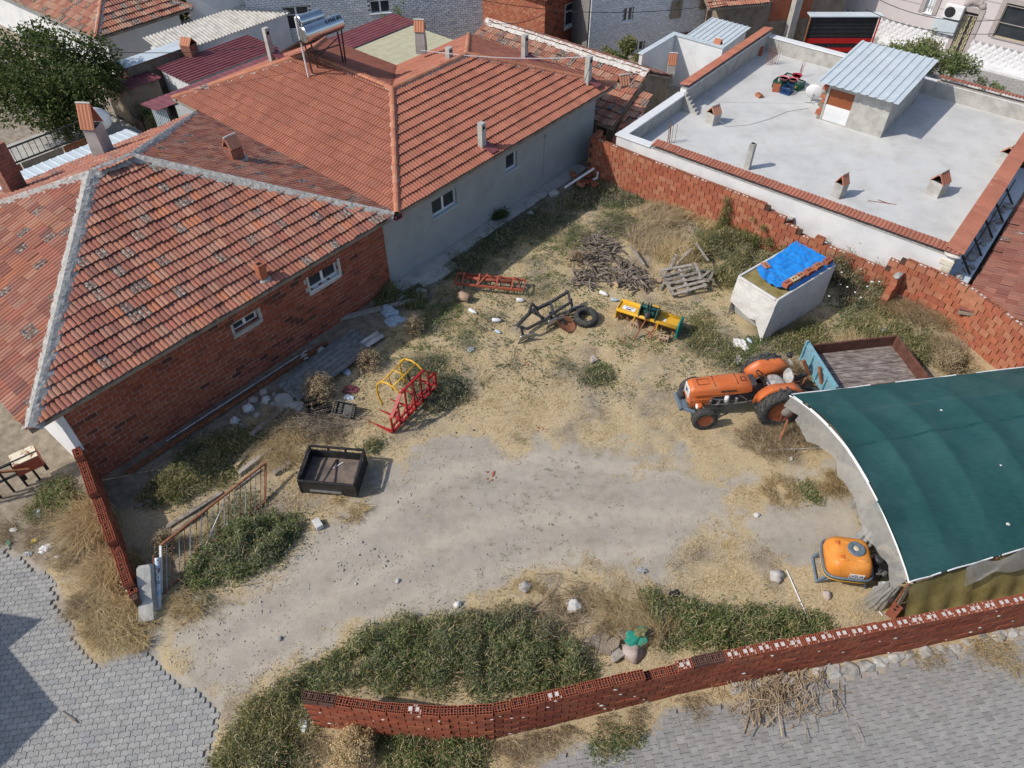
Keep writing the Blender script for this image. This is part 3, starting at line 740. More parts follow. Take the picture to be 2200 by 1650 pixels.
def holed(mb, O, ex, ey, w, h, holes, depth, nrm, mi=0):
 """rectangle w x h at O spanned by ex, ey with rectangular holes (x0,x1,y0,y1) and reveals going inwards (-nrm)"""
 xs = sorted({0, w, *[t for q in holes for t in q[:2]]}); ys = sorted({0, h, *[t for q in holes for t in q[2:4]]})
 for i in range(len(xs)-1):
  for j in range(len(ys)-1):
   cx, cy = (xs[i]+xs[i+1])/2, (ys[j]+ys[j+1])/2
   if any(q[0] < cx < q[1] and q[2] < cy < q[3] for q in holes): continue
   mb.add([O+ex*xs[i]+ey*ys[j], O+ex*xs[i+1]+ey*ys[j], O+ex*xs[i+1]+ey*ys[j+1], O+ex*xs[i]+ey*ys[j+1]], [(0,1,2,3)], mi)
 for q in holes:
  c = [O+ex*q[0]+ey*q[2], O+ex*q[1]+ey*q[2], O+ex*q[1]+ey*q[3], O+ex*q[0]+ey*q[3]]
  d = -nrm*depth
  for i in range(4):
   mb.add([c[i], c[i]+d, c[(i+1) % 4]+d, c[(i+1) % 4]], [(0,1,2,3)], mi)
def window(house, O, ex, ey, nrm, q, depth=.12, frame=None, sashes=2, sill=True, sill_mat=None, glass=None, bar=.05, mullion_h=False):
 """window part with frame, panes and sill set in a wall opening q=(x0,x1,y0,y1)"""
 frame = frame or T['pvc']; glass = glass or T['glass']
 x0, x1, y0, y1 = q; D = -nrm*depth
 def bx(mb, xa, xb, ya, yb, da, db):
  vs_ = []
  for d in (da, db):
   for (x, y) in ((xa, ya), (xb, ya), (xb, yb), (xa, yb)): vs_.append(O+ex*x+ey*y+nrm*d)
  mb.add(vs_, [(0,1,2,3),(7,6,5,4),(0,4,5,1),(1,5,6,2),(2,6,7,3),(3,7,4,0)])
 fr = MB(); d0, d1_ = -depth, -depth+.05
 bx(fr, x0, x1, y0, y0+bar, d0, d1_); bx(fr, x0, x1, y1-bar, y1, d0, d1_); bx(fr, x0, x0+bar, y0+bar, y1-bar, d0, d1_); bx(fr, x1-bar, x1, y0+bar, y1-bar, d0, d1_)
 for i in range(1, sashes):
  x = x0+(x1-x0)*i/sashes; bx(fr, x-bar*.8, x+bar*.8, y0+bar, y1-bar, d0, d1_-.008)
 if mullion_h: bx(fr, x0+bar, x1-bar, y0+(y1-y0)*.62, y0+(y1-y0)*.62+bar*.8, d0, d1_-.012)
 wo = fr.obj('window', frame, house)
 for i in range(sashes):
  xa = x0+(x1-x0)*i/sashes+bar; xb = x0+(x1-x0)*(i+1)/sashes-bar
  g = MB(); g.add([O+ex*xa+ey*(y0+bar)+nrm*(d0+.015), O+ex*xb+ey*(y0+bar)+nrm*(d0+.015), O+ex*xb+ey*(y1-bar)+nrm*(d0+.015), O+ex*xa+ey*(y1-bar)+nrm*(d0+.015)], [(0,1,2,3)])
  g.obj('pane', glass, wo)
 if sill:
  sm = MB(); bx(sm, x0-.05, x1+.05, y0-.035, y0+.002, -depth+.052, .06); sm.obj('sill', sill_mat or T['pvc'], wo)
 return wo
def brick_layer(house, wall, O, ex, ey, nrm, w, h, holes, mat, bl=.29, bh=.19, joint=.012, depth=.09, limit=300, out=.0, ragged=None, stag=.5, mortar_proud=None):
 """courses of single bricks standing on a wall plane; the nearest become parts of the wall"""
 mb = MB(); mb.box((0,0,0), (bl, depth, bh)); me = mb.mesh('brick', [mat]); rest = MB()
 alls = []
 px_, py_ = bl+joint, bh+joint
 for r in range(int(h/py_)+1):
  y = r*py_
  if y+bh > h+.02: break
  for k in range(-1, int(w/px_)+2):
   x = k*px_ + (stag*px_ if r % 2 else 0)
   xa, xb = max(x, 0), min(x+bl, w)
   if xb-xa < .03: continue
   if any(q[0] < (xa+xb)/2 < q[1] and q[2] < y+bh/2 < q[3] for q in holes):
    continue
   for q in holes:       # trim at openings
    if q[2] < y+bh/2 < q[3]:
     if xa < q[0] < xb: xb = q[0]
     elif xa < q[1] < xb: xa = q[1]
   if xb-xa < .03: continue
   if ragged and not ragged((xa+xb)/2, y+bh): continue
   c = O + ex*((xa+xb)/2) + ey*(y+bh/2) + nrm*(out+depth/2*0+random.gauss(0, .003))
   M = axes(ex, -nrm, ey, c)
   full = abs((xb-xa)-bl) < .002
   if full: alls.append(M @ Matrix.Rotation(random.gauss(0, .006), 4, 'Y'))
   else: rest.box((0,0,0), (xb-xa, depth, bh), 0, None, M)
 hl = Matrix.Translation(house.location) @ Matrix.Rotation(house.rotation_euler.z, 4, 'Z'); camp = Vector((0,0,CAM_H))
 def k_(M):
  q = hl @ M.translation - camp; Z = q.y*_c-q.z*_s; x = 1100+FPX*q.x/Z; yy = 825-FPX*(q.y*_s+q.z*_c)/Z
  return q.length + (0 if (-20 < x < 2220 and -20 < yy < 1670) else 100)
 alls.sort(key=k_)
 for i, M in enumerate(alls):
  if i < limit: link(me, 'brick', wall, M)
  else: rest.box((0,0,0), (bl, depth, bh), 0, None, M)
 if rest.v: tag(rest.obj('brickwork', mat, wall), kind='stuff')
V3 = Vector
EX, EY, EZ = V3((1,0,0)), V3((0,1,0)), V3((0,0,1))
# ---------------------------------------------------------------- house of bare brick (front left)
hA = thing('brick_house', 'bare brick house with a weathered clay tiled hip roof and thick grey mortar ridges', 'house', (0,0,0), R(50))
ZE = 2.85
A_u0, A_u1, A_v0, A_v1 = 1.2, 12.05, 14.62, 24.75
Ar0, Ar1 = V3((6.25, 19.75, 4.85)), V3((7.4, 19.75, 4.85))
FL, FR, BR, BL = V3((A_u0, A_v0, ZE)), V3((A_u1, A_v0, ZE)), V3((A_u1, A_v1, ZE)), V3((A_u0, A_v1, ZE))
rA = Roof(hA, T['tileA'], jit=1.6)
rA.face([FL, FR, Ar1, Ar0]); rA.face([BL, FL, Ar0], stagger=.06); rA.face([FR, BR, Ar1], stagger=.06); rA.face([BR, BL, Ar0, Ar1])
roofA = rA.finish(T['adobe'])
up = V3((0,0,.03))
ridge_line(roofA, [FL+up*0+V3((.03,.03,0)), Ar0+up], T['tileA'], T['mortar'], r=.085, seed=1, mw=.24, mlift=.03)
ridge_line(roofA, [Ar0+up, Ar1+up], T['tileA'], T['mortar'], r=.085, seed=2, mw=.24, mlift=.035)
ridge_line(roofA, [FR+V3((-.03,.03,0)), Ar1+up], T['tileA'], T['mortar'], r=.085, seed=3, mw=.22, mlift=.03)
ridge_line(roofA, [BR+V3((-.03,-.03,0)), Ar1+up], T['ridge'], T['mortar'], seed=4, mw=.20, mlift=.03)
ridge_line(roofA, [BL+V3((.03,-.03,0)), Ar0+up], T['ridge'], T['mortar'], seed=5, mw=.18, mlift=.02)
A_w0, A_w1 = 1.82, 11.9
wv = 15.1
oA = V3((A_w0, wv, 0)); LW = A_w1-A_w0; HW = 2.80
def winq(F, pxs, v, O):      # window opening from its pixel corners on a wall plane
 a = [F.onv(x, y, v) for x, y in pxs]
 us = [p.x for p in a]; zs = [p.z for p in a]
 return (min(us)-O.x, max(us)-O.x, min(zs), max(zs))
qa1 = (9.0-A_w0, 9.85-A_w0, 1.70, 2.30)
_a = F50.onv(668, 627, wv); _b = F50.onv(727, 585, wv); qa1 = (_a.x-A_w0, _b.x-A_w0, (_a.z+_b.z)/2, (_a.z+_b.z)/2+.46)
_a = F50.onv(507, 716, wv); _b = F50.onv(556, 683, wv); qa2 = (_a.x-A_w0-.02, _b.x-A_w0, (_a.z+_b.z)/2, (_a.z+_b.z)/2+.28)
holesA = [qa1, qa2]
mb = MB(); holed(mb, oA+V3((0,.005,-.2)), EX, EZ, LW, HW+.2, [(q[0], q[1], q[2]+.2, q[3]+.2) for q in holesA], .2, V3((0,-1,0)))
mb.b2(A_w0, A_w0+.2, wv+.2, 24.2, -.2, HW); mb.b2(A_w1-.2, A_w1, wv+.2, 24.2, -.2, HW); mb.b2(A_w0+.2, A_w1-.2, 24.0, 24.2, -.2, HW)
wallA = mb.obj('wall', T['wallgap'], hA)
brick_layer(hA, wallA, oA, EX, EZ, V3((0,-1,0)), LW, 2.74, holesA, T['brickA'], out=-.040, stag=.5, joint=.016, bh=.125)
for q, pm_ in ((qa1, T['mortar_w']), (qa2, T['concrete'])):
 window(hA, oA, EX, EZ, V3((0,-1,0)), q, .13, sashes=2, sill_mat=pm_ if q is qa2 else None)
 pt = MB(); rr = random.Random(5)
 for (xa, xb, ya, yb) in ((q[0]-.09, q[1]+.09, q[2]-.13, q[2]-.04), (q[1]+.002, q[1]+.10, q[2]-.05, q[3]+.05), (q[0]-.08, q[0]-.002, q[2]-.05, q[3]+.03)):
  nn = 7; ring = []
  x_, y_ = [], []
  poly = []
  for i in range(nn): poly.append((xa+(xb-xa)*i/(nn-1), ya-rr.uniform(0, .04)))
  for i in range(nn): poly.append((xb-(xb-xa)*i/(nn-1)+rr.uniform(0, .02), yb+rr.uniform(0, .02)))
  n = len(poly)
  vs_ = [oA+EX*x+EZ*y+V3((0,-.024,0)) for x, y in poly]+[oA+EX*x+EZ*y+V3((0,.02,0)) for x, y in poly]
  pt.add(vs_, [tuple(range(n-1,-1,-1))]+[(i,(i+1) % n,n+(i+1) % n,n+i) for i in range(n)])
 pt.obj('plaster_patch', pm_, hA)
mb = MB(); mb.b2(A_w0-.03, A_w0-.002, wv-.02, 24.2, -.2, HW); mb.b2(A_w0-.03, A_w0+.12, wv-.065, wv-.056, 1.2, HW-.02); mb.obj('side_plaster', T['white'], hA)
def chimney(name, label, u, v, z0, w, d, h, mat, cap='gable', capmat=None, F=F50, rz=0, flare=0, group=None, taper=0, collar=None):
 loc = F.w(u, v, z0)
 o = thing(name, label, 'chimney', loc, F.a+rz, group)
 b = MB(); ww, dd = w/2, d/2; t = 1-taper
 hh = h*.60 if cap == 'gable' else h
 prof = [(-ww*(1+flare), -dd*(1+flare), -.25), (ww, dd, hh)]
 vs_ = []
 for (z, k) in ((-.25, 1+flare), (h*.12, 1.0), (hh, t)):
  vs_ += [(-ww*k,-dd*k,z),(ww*k,-dd*k,z),(ww*k,dd*k,z),(-ww*k,dd*k,z)]
 fs = [(8,9,10,11)]
 for r in (0, 4):
  for i in range(4): fs.append((r+i, r+(i+1) % 4, r+4+(i+1) % 4, r+4+i))
 b.add(vs_, fs); b.obj('stack', mat, o, bevel=.008)
 if cap == 'gable':
  k = MB(); k.b2(-ww*.8, ww*.8, -dd*.8, dd*.8, hh+.002, hh+.01); k.obj('flue', T['soot'], o)
  for s_ in (-1, 1):
   c = MB(); n = 6
   q0 = V3((0, 0, h)); q1 = V3((s_*ww*1.05, 0, hh))
   e = (q1-q0); L = e.length; e.normalize(); nr = V3((s_*(h-hh), 0, ww)).normalized()
   nn = 8; vs_ = []; fs = []
   for (t_, lift) in ((0, 0), (1, 0)):
    for layer in (0, -.022):
     for i in range(nn+1):
      y = -dd*1.05+2.1*dd*i/nn; bump = .014*abs(math.sin(i*math.pi/2))
      vs_.append(q0+e*(L*t_)+V3((0, y, 0))+nr*(bump+layer))
   m_ = nn+1
   for i in range(nn):
    fs += [(i, i+1, 2*m_+i+1, 2*m_+i), (m_+i+1, m_+i, 3*m_+i, 3*m_+i+1), (2*m_+i, 2*m_+i+1, 3*m_+i+1, 3*m_+i)]
   fs += [(0, 2*m_, 3*m_, m_), (nn, m_+nn, 3*m_+nn, 2*m_+nn)]
   c.add(vs_, fs); c.obj('cap_tile', capmat or T['ridge'], o)
  m2 = MB(); m2.tube([(0, -dd*1.05, h+.005), (0, 0, h+.015), (0, dd*1.05, h+.005)], .03, 6); m2.obj('cap_mortar', T['mortar_w'], o)
 elif cap == 'slot':
  k = MB(); k.b2(ww*t-.004, ww*t+.004, -dd*.5, dd*.5, h*.80, h*.92); k.b2(-ww*.5, ww*.5, -dd*t-.004, -dd*t+.004, h*.80, h*.92); k.obj('vent_slot', T['soot'], o)  # slots are black plates, their inner shade painted rather than cut
  c = MB(); c.box((0, 0, h+.015), (w*1.02, d*1.02, .03)); c.obj('cap', mat, o, bevel=.008)
 elif cap == 'open':
  k = MB(); k.b2(-ww*.55, ww*.55, -dd*.55, dd*.55, h-.01, h+.004); k.obj('flue', T['soot'], o)
 if collar:
  c = MB(); c.blob((0, 0, -.02), (w*.95, d*.95, .12), 3, .25, 0, 2); c.obj('collar', collar, o, True)
 return o
def roofz(F, px, py, eave_v, slope, z_e):      # height of the front slope under a pixel
 z = z_e
 for _ in range(12):
  q = F.px(px, py, z); z = z_e+(q.y-eave_v)*slope
 return F.px(px, py, z)
slA = (4.85-ZE)/(19.75-A_v0)
q = roofz(F50, 566, 600, A_v0, slA, ZE); chimney('brick_chimney', 'short square terracotta flue with a grey mortar collar on the front roof slope', q.x, q.y, q.z, .22, .22, .50, T['brickG'], 'open', collar=T['mortar'])
def zA_right(u): return ZE+(A_u1-u)*(4.85-ZE)/(A_u1-Ar1.x)
def find_u(F, px, py, fn, z=3.5):
 for _ in range(15):
  q = F.px(px, py, z); z = fn(q.x)
 return F.px(px, py, z)
q = find_u(F50, 508, 345, zA_right); chimney('brick_chimney', 'brick chimney with tile gable cap on a mortar pad between the two roofs', q.x, q.y, q.z, .40, .40, .80, T['stackbrick'], 'gable', collar=T['mortar'], rz=R(90))
q = F50.px(222, 325, 3.55); chimney('plaster_chimney', 'tall stained plaster chimney with tile gable cap behind the house ridge', q.x, q.y, q.z-.2, .55, .42, 1.75, T['concrete'], 'gable', flare=.35, rz=R(35), taper=.08)
q = F50.px(32, 402, 3.6); chimney('brick_chimney', 'tall dark brick chimney at the photo left edge', q.x, q.y, q.z-.2, .50, .46, 1.55, T['stackbrick'], 'open', flare=.1, rz=R(10), collar=T['mortar'])
# ---------------------------------------------------------------- grey rendered house with orange tiles (L-shaped)
hB = thing('grey_house', 'grey rendered house with a new orange clay tiled hip roof in two wings', 'house', (0,0,0), R(50))
Bu0, Bu1, Bv0 = 12.14, 23.5, 14.62
ZR = 4.27
K = V3((15.72, 18.35, ZR))                    # corner of the two ridges
K2 = V3((19.35, 18.35, ZR)); Bv1 = 22.1       # short wing: ridge end, back eave
K1 = V3((15.72, 22.75, ZR)); B_u2 = 19.3; Bv2 = 26.4
C00, C10 = V3((Bu0, Bv0, ZE)), V3((Bu1, Bv0, ZE)); C11 = V3((Bu1, Bv1, ZE))
Cin = V3((B_u2, Bv1, ZE)); D0 = V3((Bu0, Bv2, ZE)); D1 = V3((B_u2, Bv2, ZE))
rB = Roof(hB, T['tileB'], jit=.6)
rB.face([C00, C10, K2, K]); rB.face([D0, C00, K, K1]); rB.face([C10, C11, K2]); rB.face([D1, D0, K1])
rB.face([Cin, D1, K1, K]); rB.face([C11, Cin, K, K2])
roofB = rB.finish(T['adobe'])
for a, b, sd in ((C00, K, 11), (K, K2, 12), (K, K1, 13), (C10, K2, 14), (D0, K1, 15), (C11, K2, 16), (D1, K1, 17)):
 ridge_line(roofB, [a+V3((0,0,.02)), b+V3((0,0,.03))], T['ridge'], T['mortar'], r=.095, seed=sd, mw=.135, mlift=.0, lift=.06)
mb = MB(); mb.bar(Cin+V3((0,0,.06)), K+V3((0,0,.02)), .22, .02); mb.obj('valley_sheet', T['maroon'], roofB)
mb = MB()
for (x, z0, z1) in ((Bu0-.10, 0, .02), ):
 mb.b2(Bu0-.16, Bu0+.10, Bv0-.12, 24.7, ZE-.10, ZE-.085); mb.b2(Bu0+.085, Bu0+.11, Bv0-.12, 24.7, ZE-.085, ZE+.05); mb.b2(Bu0-.16, Bu0-.135, Bv0-.12, 24.7, ZE-.085, ZE+.03)
mb.obj('gutter', T['maroon'], hB)
bw0, bw1 = 11.92, 23.0
oB = V3((bw0, wv+.02, 0))
_a = F50.onv(931, 470, wv); _b = F50.onv(983, 437, wv); qb1 = (_a.x-bw0, _b.x-bw0, (_a.z+_b.z)/2, (_a.z+_b.z)/2+.60)
_a = F50.onv(1090, 372, wv); _b = F50.onv(1112, 355, wv); qb2 = (_a.x-bw0-.05, _b.x-bw0, (_a.z+_b.z)/2, (_a.z+_b.z)/2+.62)
mb = MB(); holed(mb, oB+V3((0,0,-.2)), EX, EZ, bw1-bw0, HW+.2, [(q[0], q[1], q[2]+.2, q[3]+.2) for q in (qb1, qb2)], .22, V3((0,-1,0)))
mb.b2(bw1-.2, bw1, wv+.24, 21.6, -.2, HW); mb.b2(bw0, bw0+.2, wv+.24, 26, -.2, HW); mb.b2(bw0+.2, bw1-.2, 21.5, 21.6, -.2, HW)
mb.b2(bw0+.2, 18.8, 25.9, 26.0, -.2, HW); mb.b2(18.7, 18.8, 21.6, 25.9, -.2, HW)
mb.obj('wall', T['render'], hB)
window(hB, oB, EX, EZ, V3((0,-1,0)), qb1, .14, sashes=2, sill_mat=T['bluesheet'])
window(hB, oB, EX, EZ, V3((0,-1,0)), qb2, .14, sashes=1, sill_mat=T['bluesheet'])
mb = MB(); mb.prism([(bw0, wv-.52), (bw1-1.0, wv-.50), (bw1-1.0, wv+.019), (bw0, wv+.019)], -.1, .11); mb.obj('plinth', T['concrete'], hB, bevel=.02)
mb = MB(); q = F50.onv(1171, 292, wv); mb.tube([(q.x, wv+.01, q.z), (q.x, wv-.06, q.z+.02), (q.x, wv-.08, q.z-.05)], .02, 6); mb.tube([(q.x, wv+.012, q.z-.05), (q.x-.02, wv+.012, .4)], .008, 5); mb.obj('wall_lamp', T['render'], hB)
slB = (ZR-ZE)/(18.35-Bv0)
def grey_chim(px, py, label, fn=None, h=.85, **k):
 q = roofz(F50, px, py, Bv0, slB, ZE) if fn is None else fn
 o = chimney('rendered_chimney', label, q.x, q.y, q.z, .20, .20, h, T['concrete'], 'slot', rz=R(0), **k)
 f = MB(); f.box((.12, -.22, .05), (.34, .50, .015), 0, (R(20), 0, 0)); f.obj('flashing', T['maroon'], o)
 return o
grey_chim(1036, 318, 'slim grey chimney above the small bathroom window of the grey house')
q = F50.px(1262, 178, 3.15); grey_chim(0, 0, 'slim grey chimney at the far hip corner of the orange roof', q, .95)
q = F50.px(1127, 125, 3.35); grey_chim(0, 0, 'slim white-topped chimney behind the orange ridge, near the old roof', q, .85)
q = F50.px(966, 135, 4.0); grey_chim(0, 0, 'short grey vent chimney beside the valley of the orange roof', q, .52)
q = F50.px(583, 118, 3.7); grey_chim(0, 0, 'slim grey chimney in front of the maroon sheet roofs', q, .95)
q = F50.px(905, 98, 3.7); chimney('plaster_chimney', 'grey plaster chimney with a tile cap over the yellowish flat roof', q.x, q.y, q.z, .38, .38, .95, T['concrete'], 'gable', rz=R(35), taper=.1)
def solar():
 base = F50.w(15.5, 22.9, ZR-.1)
 o = thing('solar_water_heater', 'solar water heater with two polished tanks and a dark panel on the orange ridge', 'water heater', base, R(50))
 I = Matrix.Rotation(R(-50), 4, 'Z')
 def L(px, py, z): return I @ (P(px, py, z)-base)
 a, b = L(640, 48, 6.0), L(690, 32, 6.0); t1 = MB(); t1.tube([a, a.lerp(b, .02), b.lerp(a, .02), b], [.18, .20, .20, .18], 18); t1.obj('small_tank', T['chrome'], o, auto=40)
 a, b = L(650, 76, 5.75), L(731, 46, 5.75); t2 = MB(); t2.tube([a, a.lerp(b, .02), b.lerp(a, .02), b], [.22, .25, .25, .22], 20); t2.obj('large_tank', T['chrome'], o, auto=40)
 d = (b-a).normalized(); side = d.cross(EZ).normalized()
 if side.y < 0: side = -side
 lm = MB(); rr = random.Random(3)
 def let(mb, pts, org, ax, up_, s_, w=.028):
  for (x0, y0), (x1, y1) in pts:
   mb.bar(org+ax*x0*s_+up_*y0*s_, org+ax*x1*s_+up_*y1*s_, w, .006)
 E_ = [((0,0),(0,1)), ((0,0),(.6,0)), ((0,.5),(.5,.5)), ((0,1),(.6,1))]; M_ = [((0,0),(0,1)), ((0,1),(.35,.4)), ((.35,.4),(.7,1)), ((.7,1),(.7,0))]; I_ = [((.1,0),(.1,1))]
 fr = -side*.19 + EZ*.165; upv = (side*.55+EZ*.8).normalized()
 x = 1.12
 for g, adv in ((E_, .16), (M_, .18), (I_, .08), (E_, .15), (I_, .07), (M_, .17)):
  let(lm, g, a+d*x*((b-a).length/2.0)+fr, d, upv, .13, .022); x += adv
 lm.obj('lettering', T['label_b'], o)
 st = MB()
 feet = [(672, 160, 4.05), (684, 150, 4.1), (738, 137, 4.0), (743, 137, 3.95)]
 tops = [a+EZ*-.1, a.lerp(b, .15)+EZ*-.15, b.lerp(a, .12)+EZ*-.15, b+EZ*-.1]
 for f, t in zip(feet, tops): st.tube([L(*f), t], .028, 6)
 m0, m1 = L(*feet[1]), L(*feet[2]); st.tube([m0.lerp(tops[1], .55), m1.lerp(tops[2], .55)], .02, 6); st.tube([m0.lerp(tops[1], .35), m1.lerp(tops[2], .75)], .018, 6)
 st.obj('stand', T['dsteel'], o)
 pp = MB(); pp.tube([L(663, 165, 4.05), L(634, 38, 6.15)], .035, 8); pp.tube([L(634, 38, 6.15), L(640, 33, 6.15)], .035, 8); pp.obj('white_pipe', T['pvc'], o)
 pn = MB(); p0, p1 = a+side*.1-EZ*.2, b+side*.1-EZ*.2
 q0, q1 = L(598, 117, 4.15), L(676, 92, 4.15); nn = (p1-p0).cross(q0-p0).normalized()*.05
 pn.add([p0, p1, q1, q0, p0+nn, p1+nn, q1+nn, q0+nn], [(0,1,2,3),(7,6,5,4),(0,4,5,1),(1,5,6,2),(2,6,7,3),(3,7,4,0)]); pn.obj('panel', T['charcoal'], o)
 for f in ((660, 165), (674, 157)):
  pass
 pl = MB(); pl.box(tuple(L(674, 157, 4.06)), (.34, .30, .02), 0, (R(-18), 0, 0)); pl.obj('foot_plate', T['bluesheet'], o)
 pl = MB(); pl.box(tuple(L(740, 137, 3.98)), (.22, .2, .02), 0, (0, R(10), 0)); pl.obj('foot_plate', T['bluesheet'], o)
solar()
# ---------------------------------------------------------------- helpers for sheet roofs and flat buildings
def corr(mb, O, ex, ey, L, W, pitch=.18, amp=.02, kind='sin', th=.012, nl=1):
 """corrugated sheet: ribs run along ex (length L), waves along ey (width W)"""
 n = ex.cross(ey).normalized()
 if n.z < 0: n = -n
 prof = []
 k = int(round(W/pitch))
 for i in range(k):
  y = i*W/k; p = W/k
  if kind == 'sin':
   for t in (0, .17, .33, .5, .67, .83): prof.append((y+t*p, amp*math.sin(2*math.pi*t)))
  else:
   for t, z in ((0, 0), (.55, 0), (.62, amp), (.86, amp), (.93, 0)): prof.append((y+t*p, z))
 prof.append((W, 0))
 m = len(prof); vs_ = []; fs = []
 for j in range(nl+1):
  for (y, z) in prof: vs_.append(O+ex*(L*j/nl)+ey*y+n*z)
 for j in range(nl+1):
  for (y, z) in prof: vs_.append(O+ex*(L*j/nl)+ey*y+n*(z-th))
 q = m*(nl+1)
 for j in range(nl):
  for i in range(m-1):
   fs.append((j*m+i, (j+1)*m+i, (j+1)*m+i+1, j*m+i+1)); fs.append((q+j*m+i+1, q+(j+1)*m+i+1, q+(j+1)*m+i, q+j*m+i))
 for i in range(m-1):
  fs.append((i, i+1, q+i+1, q+i)); fs.append((nl*m+i+1, nl*m+i, q+nl*m+i, q+nl*m+i+1))
 mb.add(vs_, fs); return mb
def coping_tiles(par, O, ex, out, L, depth, mat, slope=.22, w=.245):
 """row of clay tiles laid across a parapet; out is the outward direction"""
 n = int(L/w); mb = MB(); mb.add(_tv, _tf); me = mb.mesh('coping_tile', [mat])
 ey = (-out + EZ*slope).normalized(); nr = ex.cross(ey).normalized()
 if nr.z < 0: nr = -nr
 for i in range(n):
  p = O + ex*((i+.5)*L/n) + out*(depth*.5+.05) + nr*(random.gauss(0, .004)+.015)
  link(me, 'coping_tile', par, axes(ex, ey, nr, p) @ Matrix.Rotation(random.gauss(0, .012), 4, 'Z') @ Matrix.Diagonal(((L/n)/TW, (depth+.08)/TL, 1, 1)))
# ---------------------------------------------------------------- white flat-roofed building
WA = R(51)
wb = thing('white_flat_roof_building', 'white building with a flat screed roof and clay tile topped parapets', 'building', (0,0,0), WA)
WF = F51
u0, u1, v0, v1, ZP, ZD = 22.28, 34.7, 1.0, 13.05, 1.82, 1.22
th = .26
mb = MB(); mb.b2(u0+.02, u1-.02, v0+.02, v1-.02, -2, ZD); mb.obj('roof_deck', T['deck'], wb)
par = MB()
par.b2(u0, u0+th, v0, v1, -2, ZP)                         # front, towards the yard
par.b2(u0+th, 26.9, v1-th, v1, -2, ZP-.02); par.b2(26.9, u1, v1-th, v1, -2, ZP+.16)
par.b2(u1-th, u1, v0, v1-th, -2, ZP); par.b2(u0+th, u1-th, v0, v0+th, -2, ZP)
walls = par.obj('wall', T['white'], wb)
inn = MB(); e = .012                                         # bare cement lining on the roof side of the parapets
inn.b2(u0+th, u0+th+e, v0+th+.02, v1-th-.02, ZD, ZP-.03); inn.b2(u0+th+e, 26.88, v1-th-e, v1-th, ZD, ZP-.05); inn.b2(26.9, u1-th-e, v1-th-e, v1-th, ZD, ZP+.10)
inn.b2(u1-th-e, u1-th, v0+th+e, v1-th-e, ZD, ZP-.03); inn.b2(u0+th+e, u1-th, v0+th, v0+th+e, ZD, ZP-.03)
inn.obj('parapet_lining', T['concrete'], wb)
for bb in ((u0-.05, u0+th+.04, 11.6, v1+.05, ZP+.002, ZP+.06), (u0+th+.04, 26.85, v1-th-.05, v1+.05, ZP-.018, ZP+.04), (u1-th-.05, u1+.05, 8.4, v1-th-.02, ZP+.002, ZP+.06)):
 cap = MB(); cap.b2(*bb); cap.obj('white_coping', T['coping_w'], wb, bevel=.01)
se = MB()
for i in range(6): se.b2(26.72-.0, 26.9, v1-.26-.12*i-.12, v1-.26-.12*i, ZD, ZP+.10-i*.12)
se.obj('stepped_wall_end', T['concrete'], wb)
cop = MB(); cop.b2(u0-.02, u0+th, v0+.01, 11.55, ZP+.002, ZP+.03); cop.b2(u0+th+.01, 33, v0-.02, v0+th, ZP+.002, ZP+.03); cop.b2(26.95, u1-.02, v1-th, v1+.02, ZP+.162, ZP+.18); cop.b2(u1-th, u1+.02, v0+th, 5.3, ZP+.002, ZP+.03)
co = cop.obj('coping', T['mortar'], wb)
coping_tiles(co, V3((u0+th/2, 11.55, ZP+.10)), V3((0,-1,0)), V3((-1,0,0)), 10.6, th+.06, T['tileB'])
coping_tiles(co, V3((u0+.05, v0+th/2, ZP+.12)), V3((1,0,0)), V3((0,-1,0)), 11.5, th+.16, T['tileB'])
coping_tiles(co, V3((26.95, v1-th/2, ZP+.25)), V3((1,0,0)), V3((0,1,0)), 7.7, th+.06, T['tileB'])
coping_tiles(co, V3((u1-th/2, 5.3, ZP+.1)), V3((0,-1,0)), V3((1,0,0)), 4.4, th+.06, T['tileB'])
mb = MB(); mb.blob((u0+.1, v0+.12, ZP+.06), (.22, .25, .10), 2, .3); mb.obj('coping_mortar', T['mortar_w'], wb, True)
for i in range(9):
 s_ = .24 if i % 2 else .36; mb = MB(); z = ZP-.14-i*.2; mb.b2(u0-.03, u0-.002, v0, v0+s_, z-.17, z); mb.b2(u0-.03, u0+s_, v0-.03, v0-.002, z-.17, z); mb.obj('quoin', T['cream'], wb, bevel=.008)
mb = MB(); mb.b2(u0, 31, v0-.62, v0-.003, -2, 1.0); mb.obj('side_ledge', T['bluesheet'], wb, bevel=.02)
br = MB()
for k in range(5):
 u = u0+.7+k*1.25; br.bar((u, v0-.02, ZP-.15), (u-.12, v0-.55, 1.12), .05, .05)
br.tube([(u0+.3, v0-.22, 1.55), (u0+3, v0-.25, 1.5), (u0+6.5, v0-.22, 1.56)], .02, 6); br.obj('cable_bracket', T['black'], wb)
sr = random.Random(4)
for k in range(16):
 u = u0+.15+k*.36+sr.uniform(-.1, .1); mb = MB(); s_ = sr.uniform(.09, .17)
 p = WF.w(u, v0-.36+sr.uniform(-.16, .1), 1.0+s_*.45); mb.blob((0,0,0), (s_*1.3, s_, s_*.7), k, .35, 0, 2, 1.4)
 o = mb.obj('stone', T['stone'], None, False); o.location = p; o.rotation_euler = (0,0,sr.uniform(0,6)); tag(o, 'dark stone weighing down the pale ledge beside the white building', 'stone', 'stones along the ledge')
hu = thing('stair_hut', 'rendered stair hut with a pale blue ribbed sheet roof on the flat roof', 'hut', (0,0,0), WA)
hu0, hu1, hv0, hv1 = 29.5, 33.6, 5.65, 8.1; HZ = 2.70
mb = MB()
dq = (.08, 1.05, .02, 1.28)
holed(mb, V3((hu0, hv1, ZD)), V3((0,-1,0)), EZ, hv1-hv0, HZ-ZD, [dq], .12, V3((-1,0,0)))
